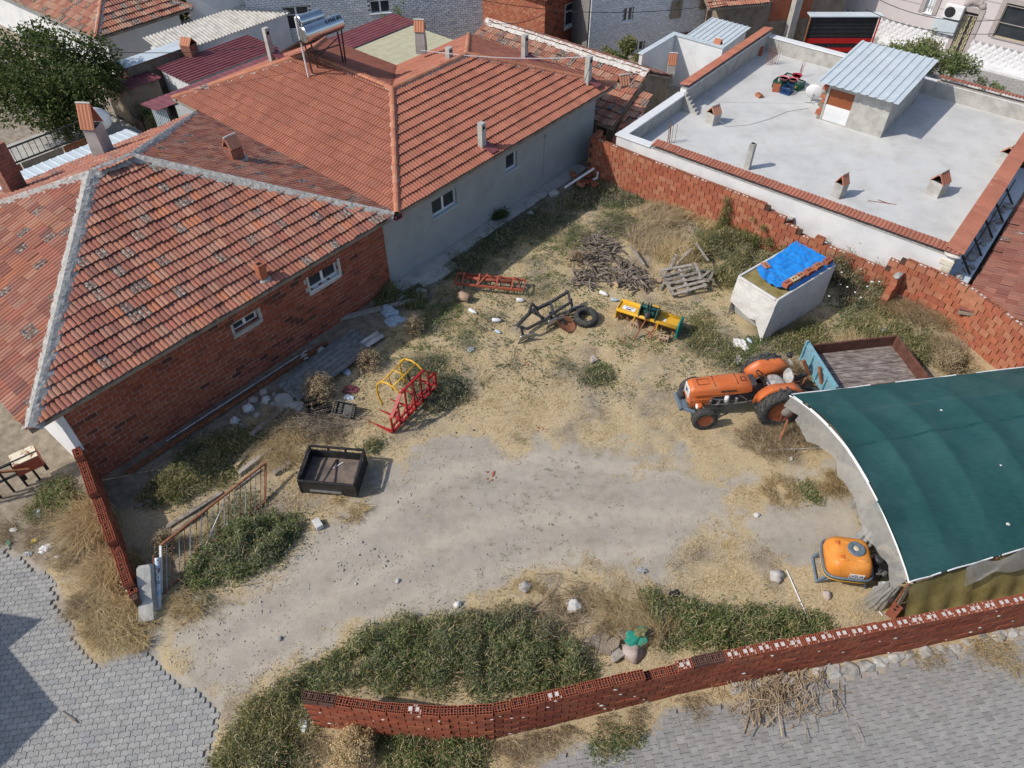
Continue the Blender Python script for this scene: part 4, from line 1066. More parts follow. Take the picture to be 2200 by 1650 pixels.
mb.b2(hu0+.13, hu1, hv0, hv0+.12, ZD, HZ+.02); mb.b2(hu0+.13, hu1, hv1-.12, hv1, ZD, HZ+.02); mb.b2(hu1-.12, hu1, hv0+.12, hv1-.12, ZD, HZ); mb.b2(hu0+.001, hu0+.13, hv0, hv0+.02, ZD, HZ)
mb.obj('wall', T['concrete'], hu)
d = MB(); d.b2(hu0+.05, hu0+.09, hv1-dq[1]+.005, hv1-dq[0]-.005, ZD+.62, ZD+dq[3]-.005); do = d.obj('door', T['copper'], hu)
d = MB(); d.b2(hu0+.02, hu0+.049, hv1-dq[1]+.005, hv1-dq[0]-.005, ZD+.03, ZD+.64); d.obj('door_board', T['white'], do)
rf = MB(); q0 = V3((hu0-.5, hv0-.28, HZ+.12)); exr = (V3((hu1+.0, hv0-.28, HZ+.33))-q0); L = exr.length; corr(rf, q0, exr.normalized(), V3((0,1,0)), L-.2, hv1-hv0+.65, .30, .035, 'trap'); rf.obj('roof_sheet', T['bluesheet'], hu)
for i in range(8):      # toothed brick edge beside the door
 mb = MB(); z = ZD+i*.165; mb.b2(hu0-.02-(i % 2)*.0+.01, hu0+.18, hv1+.004, hv1+(.22 if i % 2 else .13), z, z+.155); mb.obj('toothing_brick', T['brickG'] if i % 3 else T['adobe'], hu, bevel=.006)
for (px, py, w_, lab, h_) in ((1530, 264, .42, 'low rendered chimney with tile gable cap near the left parapet of the white roof', .72), (2008, 416, .48, 'low rendered chimney with tile gable cap in the open middle of the white roof', .85), (2160, 352, .5, 'low rendered chimney with tile gable cap against the right tiled parapet', .75)):
 q = WF.px(px, py, ZD); chimney('roof_chimney', lab, q.x, q.y, ZD, w_, w_, h_, T['concrete'], 'gable', F=WF, rz=R(74), flare=.15, group='chimneys on the flat roof')
q = WF.px(1796, 425, ZD); chimney('roof_chimney', 'small tile gable chimney poking up at the front tiled parapet', q.x+.15, q.y, ZD, .34, .34, .85, T['concrete'], 'gable', F=WF, rz=R(74))
q = WF.px(1605, 362, ZD); chimney('vent_post', 'slim square concrete vent post standing on the white roof', q.x, q.y, ZD, .20, .20, .98, T['concrete'], 'open', F=WF)
def rebar(px, py, n, h, label, sp=.5):
 q = P(px, py, ZD); o = thing('rebar_bundle', label, 'rebar', q); rr = random.Random(n)
 for i in range(n):
  mb = MB(); a = rr.uniform(-sp, sp)*.5; b = rr.uniform(-.12, .12); hh = h*rr.uniform(.7, 1.05); mb.tube([(a, b, -.01), (a*1.08+rr.uniform(-.05,.05), b+rr.uniform(-.05,.05), hh)], .009, 5); mb.obj('bar', T['rust'], o)
rebar(1665, 138, 11, .85, 'upright rusty rebar starters at the far corner of the white roof', .8)
rebar(1440, 305, 7, .80, 'dark rebar starters behind the front parapet near the white coping', .3)
rebar(1718, 165, 4, .7, 'bent rebar standing behind the plastic crates', .15)
mb = MB(); q = P(1895, 435, ZD+.012); mb.tube([q+V3((-.45,.12,0)), q+V3((.45,-.12,0))], .01, 5); mb2 = MB(); mb2.tube([q+V3((-.1,.15,.02)), q+V3((.2,-.1,.02))], .01, 5)
tag(mb.obj('loose_rebar', T['rust'], None), 'long thin rebar offcut lying on the flat roof', 'rebar'); tag(mb2.obj('loose_rebar', T['rust'], None), 'short thin rebar offcut crossing the longer one on the flat roof', 'rebar')
def crate(px, py, mat, label, z=ZD, rz=0, sz=(.52, .36, .30), group=None, tilt=0, p=None):
 o = thing('plastic_crate', label, 'crate', p or P(px, py, z), rz, group); a, b, c = sz
 body = MB(); t = .02
 body.b2(-a/2, a/2, -b/2, b/2, 0, t)
 body.obj('floor', mat, o)
 for (x0, x1, y0, y1, ax) in ((-a/2, a/2, -b/2, -b/2+t, 0), (-a/2, a/2, b/2-t, b/2, 0), (-a/2, -a/2+t, -b/2+t, b/2-t, 1), (a/2-t, a/2, -b/2+t, b/2-t, 1)):
  s = MB(); s.b2(x0, x1, y0, y1, t+.001, t+.05); s.b2(x0, x1, y0, y1, c-.05, c); Lx = (x1-x0) if ax == 0 else (y1-y0); n = int(Lx/.055)
  for i in range(n+1):
   f = i/n
   if ax == 0: x = x0+f*(Lx-.018); s.b2(x, x+.018, y0+.004, y1-.004, t+.05, c-.05)
   else: y = y0+f*(Lx-.018); s.b2(x0+.004, x1-.004, y, y+.018, t+.05, c-.05)
  s.obj('side', mat, o)
 if tilt: o.rotation_euler = (tilt, 0, rz)
 return o
crate(1690, 180, T['crate_g'], 'green plastic crate at the back of the crate cluster on the white roof', rz=R(50), sz=(.62, .45, .34)); crate(1672, 186, T['crate_g'], 'green plastic crate under the pink basin, beside the loose bricks', rz=R(52), sz=(.5, .4, .3))
crate(1712, 190, T['crate_g'], 'green plastic crate under the crimson basin, nearest the stair hut', rz=R(45), sz=(.5, .4, .3)); crate(1690, 199, T['crate_b'], 'blue plastic crate in front of the green crates on the white roof', rz=R(50), sz=(.5, .38, .28))
def basin(px, py, z, m1, m2, label):
 o = thing('basin', label, 'basin', P(px, py, z)); mb = MB(); mb.lathe([(.001,.0),(.14,.0),(.20,.12),(.215,.125),(.205,.11),(.15,.02),(.001,.02)], 20); mb.obj('bowl', m1, o, True)
 mb = MB(); mb.lathe([(.001,.075),(.172,.075)], 20); mb.obj('contents', m2, o)
basin(1684, 172, ZD+.34, T['pink'], T['crimson'], 'pink plastic basin on the green crate, farthest from the hut'); basin(1703, 175, ZD+.30, T['pink'], T['crimson'], 'pink plastic basin in the middle of the crate cluster'); basin(1711, 167, ZD+.34, T['crimson'], T['crimson'], 'crimson basin at the back of the crate cluster')
mb = MB(); mb.lathe([(.06,0),(.06,.16),(.04,.18)], 12); o = mb.obj('jar', T['trash_yellow'], None, True); o.location = P(1708, 193, ZD); tag(o, 'small yellow jar beside the blue crate', 'jar')
def loose_brick(px, py, label, z=ZD, rz=None, mat=None, sz=(.29, .19, .135), group=None, holes=True, p=None, tilt=0):
 o = thing('loose_brick', label, 'brick', p if p is not None else P(px, py, z), random.uniform(0, 3) if rz is None else rz, group)
 if tilt: o.rotation_euler = (tilt, 0, o.rotation_euler.z)
 mb = MB(); mb.box((0,0,sz[2]/2), sz); b = mb.obj('block', mat or T['brickG'], o, bevel=.006)
 if holes:
  h = MB()
  for i in range(3):
   for j in range(2): h.b2(-sz[0]/2+.035+i*.085, -sz[0]/2+.09+i*.085, -sz[1]/2-.002, -sz[1]/2+.002, .02+j*.055, .06+j*.055)
  for i in range(2): h.b2(-.09+i*.1, -.04+i*.1, -.03, .03, sz[2]-.002, sz[2]+.002)
  h.obj('core_hole', T['soot'], o)  # black patches on the faces stand for shaded cores
 return o
loose_brick(1629, 117, 'brick block left against the left parapet of the white roof', sz=(.3,.3,.34)); loose_brick(1630, 208, 'lone brick lying on the white roof left of the crates'); loose_brick(1666, 196, 'brick leaning against the green crates', sz=(.3,.2,.3))
def dish(name, label, p, r, rz, tilt, postmat=None, h=.5):
 o = thing(name, label, 'dish', p, rz)
 mb = MB(); prof = [(r*t, .22*r*t*t) for t in (.001, .2, .4, .6, .8, 1.0)]
 M = Matrix.Translation((0, 0, h)) @ Matrix.Rotation(tilt, 4, 'X'); mb.lathe(prof+[(r*1.0, .22*r+.012), (r*.97, .22*r+.012)]+[(r*t, .22*r*t*t+.012) for t in (.8,.6,.4,.2,.001)], 28, 0, M); mb.obj('reflector', T['trash_white'], o, True)
 mb = MB(); mb.tube([(0,0,-.02), (0,0,h)], .025, 8); mb.tube([(0,0,.02),(.25,.05,.0)], .02, 6); mb.tube([(0,0,.02),(-.2,.15,.0)], .02, 6); mb.obj('mast', T['steel'], o)
 mb = MB(); a = M @ V3((0,-r*.95,.2*r)); b = M @ V3((0,0,r*1.1)); mb.tube([a, b], .012, 6); mb.box(tuple(b), (.06,.06,.09)); mb.obj('feed_arm', T['steel'], o)
dish('satellite_dish', 'white satellite dish standing by the stair hut door', P(1742, 222, ZD), .36, R(150), R(72), h=.42)
cb = MB(); pts = [P(1738, 232, ZD+.012), P(1690, 240, ZD+.012), P(1655, 255, ZD+.012), P(1610, 268, ZD+.012), P(1560, 272, ZD+.012), P(1538, 252, ZD+.3)]; cb.tube(pts, .008, 5); tag(cb.obj('cable', T['concrete'], None), 'thin grey cable trailing across the white roof to the dish', 'cable')
aw = thing('white_yard_wall', 'bright white rendered wall of the small yard behind the old tiled roof', 'wall', (0,0,0), WA)
mb = MB(); mb.b2(28.3, 31.2, 15.75, 15.9, -1, 2.2); mb.obj('wall_panel', T['white'], aw); mb = MB(); mb.b2(31.05, 31.2, 13.4, 15.74, -1, 2.2); mb.obj('wall_panel', T['white'], aw)
mb = MB(); mb.b2(28.25, 31.25, 15.7, 15.95, 2.202, 2.25); mb.b2(31.0, 31.25, 13.35, 15.69, 2.202, 2.25); mb.obj('wall_coping', T['bluesheet'], aw)
ss = thing('sheet_roof_shed', 'pale ribbed sheet roof of a shed behind the white yard wall', 'shed', (0,0,0), WA)
mb = MB(); corr(mb, V3((31.6, 13.6, 2.0)), V3((1,0,.05)).normalized(), V3((0,1,0)), 2.6, 2.0, .25, .03, 'trap'); mb.obj('roof_sheet', T['bluesheet'], ss); mb = MB(); mb.b2(31.7, 34, 13.7, 15.5, -1, 1.95); mb.obj('wall', T['white'], ss)
q = WF.px(1540, 105, 2.0); chimney('brick_chimney', 'small tile gable chimney over the pale shed roof', q.x, q.y, 1.9, .3, .3, .55, T['stackbrick'], 'gable', F=WF)
q = WF.px(1442, 150, 1.7); chimney('plaster_chimney', 'stained plaster chimney against the white yard wall', q.x, q.y, 1.3, .34, .34, 1.1, T['concrete'], 'gable', F=WF, rz=R(30))
# ---------------------------------------------------------------- old narrow house with a lichen-grown roof
hC = thing('old_tiled_house', 'old mud walled house with a pale lichen mottled gable roof beside the white building', 'house', (0,0,0), R(50))
Cu, Cz = 25.9, 2.55
rC = Roof(hC, T['tileC'], jit=2.6, limit=300)
cl0, cl1 = V3((23.2, 14.35, 1.35)), V3((23.2, 23.2, 1.35)); cr0, cr1 = V3((28.5, 14.9, 1.45)), V3((28.5, 23.2, 1.45)); cg0, cg1 = V3((Cu, 14.6, Cz)), V3((Cu, 23.2, Cz))
rC.face([cl1, cl0, cg0, cg1]); rC.face([cr0, cr1, cg1, cg0])
roofC = rC.finish(T['adobe'])
ridge_line(roofC, [cg0+V3((0,0,.03)), cg1+V3((0,0,.03))], T['ridge'], T['mortar_w'], r=.09, seed=31, mw=.30, mlift=.02)
rC2 = Roof(hC, T['tileC'], 'lean_to_roof', jit=4.0, limit=60)
rC2.face([V3((22.2, 13.95, .75)), V3((22.2, 13.2, .75)), V3((25.0, 13.9, 1.9)), V3((25.0, 14.6, 1.9))]); rC2.finish(T['adobe'])
mb = MB(); mb.add([V3((23.3,14.7,-1)), V3((28.3,15.0,-1)), V3((28.3,15.0,1.4)), V3((Cu,14.85,Cz-.1)), V3((23.3,14.7,1.3))], [(0,1,2,3,4)]); mb.b2(23.35, 28.25, 15.2, 23.0, -1, 1.2); mb.obj('wall', T['adobe'], hC)
q = F50.px(1338, 190, 2.05); chimney('stone_chimney', 'squat stone chimney with tile cap and white mortar pad at the old roof end', q.x, q.y, 1.75, .42, .42, .85, T['adobe'], 'gable', rz=R(60), collar=T['mortar_w'])
# ---------------------------------------------------------------- back row of houses
F15 = Frame(13)
def back_wall(name, label, cat, pxa, pxb, zb, h, mat, gap, bricks=True, frame=F15, wins=(), wmat=None, thick=3.0, bl=.23, bh=.085, **kw):
 a = frame.uv(P(*pxa)); b = frame.uv(P(*pxb)); v = a.y
 o = thing(name, label, cat, (0,0,0), frame.a)
 L = b.x-a.x; O = V3((a.x, v, 0)); holes = []
 for (p0, p1) in wins:
  w0 = frame.onv(*p0, v); w1 = frame.onv(*p1, v); holes.append((w0.x-a.x, w1.x-a.x, min(w0.z, w1.z), max(w0.z, w1.z)))
 mb = MB(); holed(mb, O+V3((0,.004,zb)), EX, EZ, L, h-zb, [(q[0], q[1], q[2]-zb, q[3]-zb) for q in holes], .2, V3((0,-1,0)))
 mb.b2(a.x, a.x+.2, v+.2, v+thick, zb, h); mb.b2(b.x-.2, b.x, v+.2, v+thick, zb, h); mb.b2(a.x+.2, b.x-.2, v+thick-.2, v+thick, zb, h)
 w = mb.obj('wall', gap, o)
 if bricks: brick_layer(o, w, O, EX, EZ, V3((0,-1,0)), L, h, holes, mat, bl=bl, bh=bh, joint=.016, depth=.06, limit=0, out=-.02)
 for q in holes: window(o, O, EX, EZ, V3((0,-1,0)), q, .12, frame=wmat, sashes=2, sill=True, **kw)
 return o, O, holes
back_wall('whitewashed_house', 'long whitewashed brick house with two white framed windows behind the solar heater', 'house', (556, 128), (1052, 100), -1, 6.5, T['wbrick'], T['darkgap'], wins=(((615, 66), (661, 12)), ((797, 30), (835, -14))), mullion_h=True)
o, O, hs = back_wall('whitewashed_house', 'whitewashed house with two small windows and wooden shutters right of the red brick house', 'house', (1262, 130), (1522, 100), -1, 6, T['wbrick'], T['darkgap'], frame=Frame(22), wins=(((1338, 48), (1362, 14)), ((1361, 112), (1385, 86))))
mb = MB(); F22 = Frame(22); 
for (p0, p1) in (((1437, 40), (1466, -2)), ((1500, 20), (1524, -8))):
 w0 = F22.onv(*p0, O.y); w1 = F22.onv(*p1, O.y); s = MB(); s.b2(w0.x, w1.x, O.y-.10, O.y-.06, w0.z, w1.z)
 for i in range(1, 5): x = w0.x+(w1.x-w0.x)*i/5; s.b2(x-.008, x+.008, O.y-.105, O.y-.10, w0.z, w1.z)
 s.obj('shutter', T['adobe'], o)
w0 = F22.onv(1455, 98, O.y); w1 = F22.onv(1512, 62, O.y); s = MB(); s.b2(w0.x, w1.x, O.y-.10, O.y-.06, w0.z, w1.z); s.obj('lower_door', T['rust'], o)
hR = thing('red_brick_house', 'red brick house with tiled eaves and one white framed window in the back row', 'house', (0,0,0), R(50))
rc = F50.px(1168, 128, 0); ru, rv = rc.x, rc.y
mb = MB(); OR = V3((ru, rv, -1)); w0 = F50.onv(1213, 60, rv); w1 = F50.onv(1252, 5, rv); hq = (w0.x-ru, w1.x-ru, w0.z, w0.z+1.05)
holed(mb, OR+V3((0,.004,0)), EX, EZ, 4.6, 4.0, [(hq[0], hq[1], hq[2]+1, hq[3]+1)], .2, V3((0,-1,0))); mb.b2(ru+.004, ru+.2, rv+.2, rv+7, -1, 3.0); mb.b2(ru+4.4, ru+4.6, rv+.2, rv+7, -1, 3)
wr = mb.obj('wall', T['wallgap'], hR)
brick_layer(hR, wr, V3((ru, rv, 0)), EX, EZ, V3((0,-1,0)), 4.6, 3.0, [hq], T['brickA'], bl=.2, bh=.1, depth=.06, limit=0, out=-.02)
brick_layer(hR, wr, V3((ru, rv+7, 0)), V3((0,-1,0)), EZ, V3((-1,0,0)), 7.0, 3.0, [], T['brickG'], bl=.2, bh=.1, depth=.06, limit=0, out=-.02)
window(hR, V3((ru, rv, 0)), EX, EZ, V3((0,-1,0)), hq, .1, sashes=2, mullion_h=True)
s = MB(); s.b2(ru+hq[0]-.1, ru+hq[1]+.1, rv-.034, rv-.025, hq[2]-.12, hq[2]-.04); s.b2(ru+hq[0]-.1, ru+hq[0]-.01, rv-.034, rv-.025, hq[2]-.04, hq[3]+.06); s.b2(ru+hq[1]+.01, ru+hq[1]+.1, rv-.034, rv-.025, hq[2]-.04, hq[3]+.06); s.obj('plaster_patch', T['mortar_w'], hR)
rR = Roof(hR, T['tileB'], jit=1.5, limit=60); e0 = V3((ru-.4, rv-.35, 3.0))
rR.face([e0, e0+V3((5.4,0,0)), e0+V3((5.4,3.6,1.3)), e0+V3((3.6,3.6,1.3))]); rR.face([e0+V3((0,8,0)), e0, e0+V3((3.6,3.6,1.3)), e0+V3((3.6,8,1.3))])
rr_ = rR.finish(T['adobe']); ridge_line(rr_, [e0+V3((0,0,.03)), e0+V3((3.6,3.6,1.33))], T['ridge'], T['mortar'], seed=41)
mb = MB(); p = P(1103, 62, 0); mb.tube([p, p+V3((0,0,6))], .09, 8); tag(mb.obj('utility_pole', T['concrete'], None), 'grey utility pole in front of the red brick house', 'pole')
hW = thing('tiled_annex', 'white walled annex with a small tiled eave left of the whitewashed house', 'house', (0,0,0), F15.a)
q = F15.px(556, 128, 0); mb = MB(); mb.b2(q.x-2.6, q.x-.02, q.y+.3, q.y+5, -1, 4.2); mb.obj('wall', T['white'], hW)
rW = Roof(hW, T['tileB'], jit=1.5, limit=40); e0 = V3((q.x-2.9, q.y-.25, 3.6)); rW.face([e0, e0+V3((6.0,0,0)), e0+V3((6.0,3,1.2)), e0+V3((0,3,1.2))]); rW.finish(T['adobe'])
hE = thing('earthen_house', 'crumbling earthen plastered house with a ragged tile edge at the back lane', 'house', (0,0,0), F15.a)
qa, qb = F15.px(1535, 112, 0), F15.px(1800, 92, 0); mb = MB(); mb.b2(qa.x, qb.x, qa.y, qa.y+4, -1, 4.5); wE = mb.obj('wall', T['adobe'], hE)
a_, b_ = F15.onv(1650, 45, qa.y), F15.onv(1748, -5, qa.y); mb = MB(); mb.b2(a_.x, b_.x, qa.y-.03, qa.y-.004, a_.z, 4.2); mb.obj('brick_infill', T['brickA'], hE)
a_ = F15.onv(1703, 42, qa.y-.3); mb = MB(); mb.b2(a_.x-.17, a_.x+.17, qa.y-.5, qa.y-.1, -1, 4.5); mb.obj('pillar', T['concrete'], hE)
rE = Roof(hE, T['tileC'], jit=3, limit=40); a_ = F15.onv(1535, 18, qa.y-.4); e0 = V3((a_.x-.3, qa.y-.4, a_.z)); rE.face([e0, e0+V3((3.2,0,0)), e0+V3((3.2,2,.9)), e0+V3((0,2,.9))]); rE.finish(T['adobe'])
k0, k1 = V3((14.05, 36.3, 0)), V3((17.2, 36.3, 0)); kd = k1-k0; kA = math.atan2(kd.y, kd.x)
ks = thing('market_kiosk', 'charcoal ribbed metal kiosk with two red bands and a thin pale roof', 'kiosk', k0, kA); kL = kd.length
mb = MB(); corr(mb, V3((0, 0, 0)), V3((0,0,1)), V3((1,0,0)), 2.2, kL, .12, .012, 'trap'); kw = mb.obj('front_panel', T['charcoal'], ks)
for (za, zb_) in ((.98, 1.22), (.58, .78)):
 s = MB(); s.b2(.02, kL-.02, -.035, -.026, za, zb_); s.obj('red_band', T['redsheet'], ks)
for i in range(11):
 z = .2+i*.18; s = MB(); s.b2(.02, kL-.02, -.025, -.015, z, z+.10)
 if not (.85 < z < 1.25 or .45 < z < .8): s.obj('slat', T['charcoal'], ks)
s = MB(); s.b2(-.1, kL+.2, -.12, .45, 2.2, 2.24); s.obj('roof', T['bluesheet'], ks); s = MB(); s.b2(0, kL, .03, .4, 0, 2.18); s.obj('body', T['charcoal'], ks)
s = MB(); s.tube([(kL+.06, -.05, 0), (kL+.06, -.05, 2.2)], .04, 6); s.obj('corner_trim', T['redsheet'], ks); s = MB(); s.tube([(-.06, -.05, 0), (-.06, -.05, 2.2)], .04, 6); s.obj('corner_trim', T['rust'], ks)
m_lane = brick_mat('lane_paver', [(.27,.265,.255), (.31,.30,.29), (.29,.285,.28)])
mb = MB(); a_, b_ = V3((34.9, -2, .0)), V3((42.6, 13.5, .0))
for i in range(34):
 for j in range(60):
  mb.b2(35.0+i*.225, 35.0+i*.225+.215, -3+j*.40+(.2 if i % 2 else 0), -3+j*.40+.39+(.2 if i % 2 else 0), -.05, .012+.004*((i*7+j*3) % 3))
ln = mb.obj('back_lane', m_lane, None); ln.rotation_euler = (0, 0, R(50)); tag(ln, 'grey paved lane in front of the pale pink house', kind='structure')
# ---------------------------------------------------------------- pale pink house with the ornate door
hP = thing('pink_house', 'pale pink rendered house with ornate black and gilt door and stone clad base', 'house', (0,0,0), R(50))
pu = 42.35
def pw(px, py): return F50.onu(px, py, pu)
OP = V3((pu, 13.0, 0)); PX = V3((0,-1,0)); NP = V3((-1,0,0))
def pq(p0, p1):
 a, b = pw(*p0), pw(*p1); return (13.0-a.y, 13.0-b.y, min(a.z, b.z), max(a.z, b.z))
w1 = pq((1983, 26), (2024, -30)); dr = pq((2040, 104), (2090, 62)); dr = (dr[0], dr[1], .02, 2.15); w2 = pq((2132, 78), (2230, 40)); w2 = (w2[0], w2[1], w2[2], w2[2]+1.5)
mb = MB(); holed(mb, OP+V3((0,0,-.3)), PX, EZ, 15, 8.3, [(q[0], q[1], q[2]+.3, q[3]+.3) for q in (w1, dr, w2)], .2, NP); mb.b2(pu+.2, pu+6, 12.8, 13.0, -.3, 8); mb.obj('wall', T['pinkwall'], hP)
window(hP, OP, PX, EZ, NP, w1, .12, sashes=3, sill_mat=T['pvc'], glass=pm('curtained_glass', [(.30,.42,.46), (.50,.60,.62)], 6, .1, 0, stretch=(3,3,.4)))
window(hP, OP, PX, EZ, NP, w2, .12, sashes=1, frame=T['gold'], sill_mat=T['trim'])
def frame_around(q, w, top=True):
 s = MB(); y0, y1 = 13.0-q[0], 13.0-q[1]
 s.b2(pu-.05, pu-.002, y0, y0+w, q[2], q[3]+w); s.b2(pu-.05, pu-.002, y1-w, y1, q[2], q[3]+w); s.b2(pu-.06, pu-.002, y1, y0, q[3], q[3]+w); return s
for q in (w1, dr, w2): frame_around(q, .22).obj('stone_surround', T['trim'], hP, bevel=.01)
y0, y1 = 13.0-dr[0], 13.0-dr[1]; s = MB(); s.b2(pu+.06, pu+.12, y1, y0, dr[2], dr[3]); dl = s.obj('door', T['black'], hP)
wD = y0-y1
for (a, b) in ((.05, .47), (.66, .93)):
 s = MB(); rr = random.Random(8); n = 7
 for i in range(n):
  for j in range(2 if b-a > .35 else 1):
   cy = y0-wD*(a+(b-a)*((j+.5)/(2 if b-a > .35 else 1))); cz = dr[2]+.15+(dr[3]-dr[2]-.3)*(i+.5)/n
   r_ = wD*(b-a)*(.22 if b-a > .35 else .38)
   pts = [(pu+.05, cy+r_*math.cos(t), cz+.13*math.sin(t)) for t in [k*2*math.pi/10 for k in range(10)]]
   s.tube(pts, .028, 5, closed=True); s.tube([(pu+.05, cy-r_*.6, cz-.1), (pu+.05, cy+r_*.6, cz+.1)], .02, 5)
 s.obj('gilt_scroll', T['gold'], dl)
s = MB(); s.tube([(pu+.02, y0-wD*.6, 1.0), (pu+.02, y0-wD*.6, 1.25)], .02, 6); s.obj('handle', T['chrome'], dl)
s = MB(); cy = (y0+y1)/2
for i in range(9):
 t = (i-4)/4; s.blob((pu-.05, cy+t*wD*.55, dr[3]+.34+.20*(1-t*t)), (.06, .16, .13+.08*(1-abs(t))), i, .3, 0, 2)
s.obj('carved_crest', T['trim'], hP, True)
cw, chh = .33, .22; wm, gm = MB(), MB(); wm.box((0,0,0), (.06, cw*.96, chh*.92)); 
lz = MB(); lz.add([(0,-cw/2,0),(0,0,-chh),(0,cw/2,0),(0,0,chh),(-.035,-.03,.02)], [(0,1,4),(1,2,4),(2,3,4),(3,0,4)]); lme = lz.mesh('clad_stone', [T['panelw']])
bk = MB(); bk.b2(pu-.03, pu-.004, 13.0-14.9, 13.0-dr[1]-.23, 0, 1.02); bk.b2(pu-.03, pu-.004, 13.0-dr[0]+.23, 13.0, 0, 1.02); bko = bk.obj('cladding', T['panelg'], hP)
for i in range(44):
 for j in range(6):
  y = 12.85-i*cw*.97-(cw*.5 if j % 2 else 0); z = .14+j*chh*.80
  if 13.0-dr[1]-.2 < y < 13.0-dr[0]+.2 or z > .98: continue
  link(lme, 'clad_stone', bko, Matrix.Translation((pu-.032, y, z)))
s = MB(); s.b2(pu-.55, pu-.031, -2, 10.6, -.05, .14); s.obj('kerb_step', T['white'], hP, bevel=.02)
for z in (2.0, 2.75, 3.4):
 s = MB(); s.b2(pu-.012, pu-.004, -2, 12.9, z, z+.03)
 if not any(True for q in ()): s.obj('groove_band', T['trim'], hP)
q = pw(2052, 22); ac = thing('air_conditioner', 'white air conditioner unit mounted above the ornate door', 'air conditioner', F50.w(pu-.2, q.y, q.z-.3), R(50)); s = MB(); s.b2(-.16, .16, -.42, .42, 0, .58); s.obj('case', T['trash_white'], ac, bevel=.02); s = MB(); s.lathe([(.001,0),(.22,0),(.24,.01),(.22,.02),(.001,.02)], 24, 0, Matrix.Translation((-.165,.12,.29)) @ Matrix.Rotation(R(-90), 4, 'Y')); s.obj('fan_grille', T['charcoal'], ac); s = MB(); s.bar((-.1,-.3,-.02), (.19,-.3,-.02), .03); s.bar((-.1,.3,-.02), (.19,.3,-.02), .03); s.obj('bracket', T['steel'], ac)
q0_, q1_ = pw(2012, 66), pw(2050, 44); mbx = thing('meter_box', 'pale blue meter cabinet on the pink wall left of the door', 'box', F50.w(pu-.15, (q0_.y+q1_.y)/2, 1.05), R(50)); s = MB(); s.b2(-.1, .1, -.55, .55, 0, .62); s.obj('cabinet', T['bluesheet'], mbx, bevel=.02); s = MB(); s.b2(-.106, -.101, -.5, -.02, .05, .57); s.b2(-.106, -.101, .02, .5, .05, .57); s.obj('door', T['bluesheet'], mbx)
for (a, b, za, zb_, lab) in (((1860, 20), (2230, 62), 4.5, 4.5, 'thin black cable strung past the pink house, lower of the pair'), ((1880, -5), (2230, 30), 5.2, 5.2, 'thin black cable strung past the pink house, upper of the pair')):
 A_, B_ = P(*a, za), P(*b, zb_); s = MB(); s.tube([A_.lerp(B_, t)+V3((0,0,-.5*4*t*(1-t))) for t in np.linspace(0, 1, 12)], .012, 4); tag(s.obj('cable', T['black'], None), lab, 'cable')
lw = thing('low_white_wall', 'low whitewashed garden wall with shrubs between the lane and the white building', 'wall', (0,0,0), WA)
s = MB(); s.b2(37.0, 37.2, -1.0, 8.3, -.5, 1.05); s.obj('wall_panel', T['white'], lw); s = MB(); s.b2(36.95, 37.25, 5.3, 5.6, -.5, 1.3); s.obj('pier', T['white'], lw); s = MB(); s.b2(35.6, 36.5, 8.4, 9.0, -.5, .75); s.obj('block', T['white'], lw)
hX = thing('orange_roof_house', 'orange tiled roof corner at the right edge beyond the white building', 'house', (0,0,0), WA)
rX = Roof(hX, T['tileB'], jit=1, limit=120); rX.face([V3((34.9,-6,1.7)), V3((34.9,-6,1.7))+V3((0,0,0))+V3((-.0,0,0))] if False else [V3((33.9,1.55,1.6)), V3((33.9,-5,1.6)), V3((31.0,-5,2.6)), V3((31.0,-1.4,2.6))][::-1][::-1]) if False else None
rX.face([V3((36.6,2.2,1.4)), V3((30.0,.0,1.55)), V3((30.0,-5,2.9)), V3((36.6,-5,3.3))]); rX.finish(T['adobe'])
mb = MB(); mb.b2(30.2, 36.4, -5, -.3, -2, 1.3); mb.obj('wall', T['white'], hX)
hY = thing('old_roof_house', 'low house with an old brownish red tiled roof beyond the garden wall corner', 'house', (0,0,0), WA)
rY = Roof(hY, tile_mat('brown_old_tile', [(.20,.08,.062), (.26,.105,.08), (.235,.11,.085), (.30,.135,.10)], .03), jit=2.2, limit=300)
rY.face([V3((29.5,.30,.95)), V3((21.2,.22,.90)), V3((21.2,-7,2.9)), V3((29.5,-7,2.95))]); rY.finish(T['adobe'])
mb = MB(); mb.b2(21.4, 29.3, -6.8, .1, -2, .8); mb.obj('wall', T['white'], hY)
# ---------------------------------------------------------------- left background: house, sheds, yard
hD = thing('hip_roof_house', 'red tiled hip roof house with white plaster walls at the top left corner', 'house', (0,0,0), R(50))
rD = Roof(hD, T['tileC'], jit=1.6, limit=200); e0 = V3((13.5, 34.6, 2.6)); e1 = V3((18.2, 34.6, 2.6)); e2 = V3((18.2, 49, 2.6)); e3 = V3((13.2, 49, 2.6)); t0 = V3((15.9, 37.2, 3.9)); t1 = V3((15.9, 46.6, 3.9))
for f in ([e0, e1, t0], [e3, e0, t0, t1], [e1, e2, t1, t0], [e2, e3, t1]): rD.face(f)
ro = rD.finish(T['adobe'])
for a, b, sd in ((e0, t0, 51), (e1, t0, 52), (t0, t1, 53)): ridge_line(ro, [a+V3((0,0,.03)), b+V3((0,0,.03))], T['ridge'], T['mortar'], seed=sd)
mb = MB(); mb.b2(14.0, 17.7, 35.1, 48.5, -1, 2.55); mb.obj('wall', T['white'], hD)
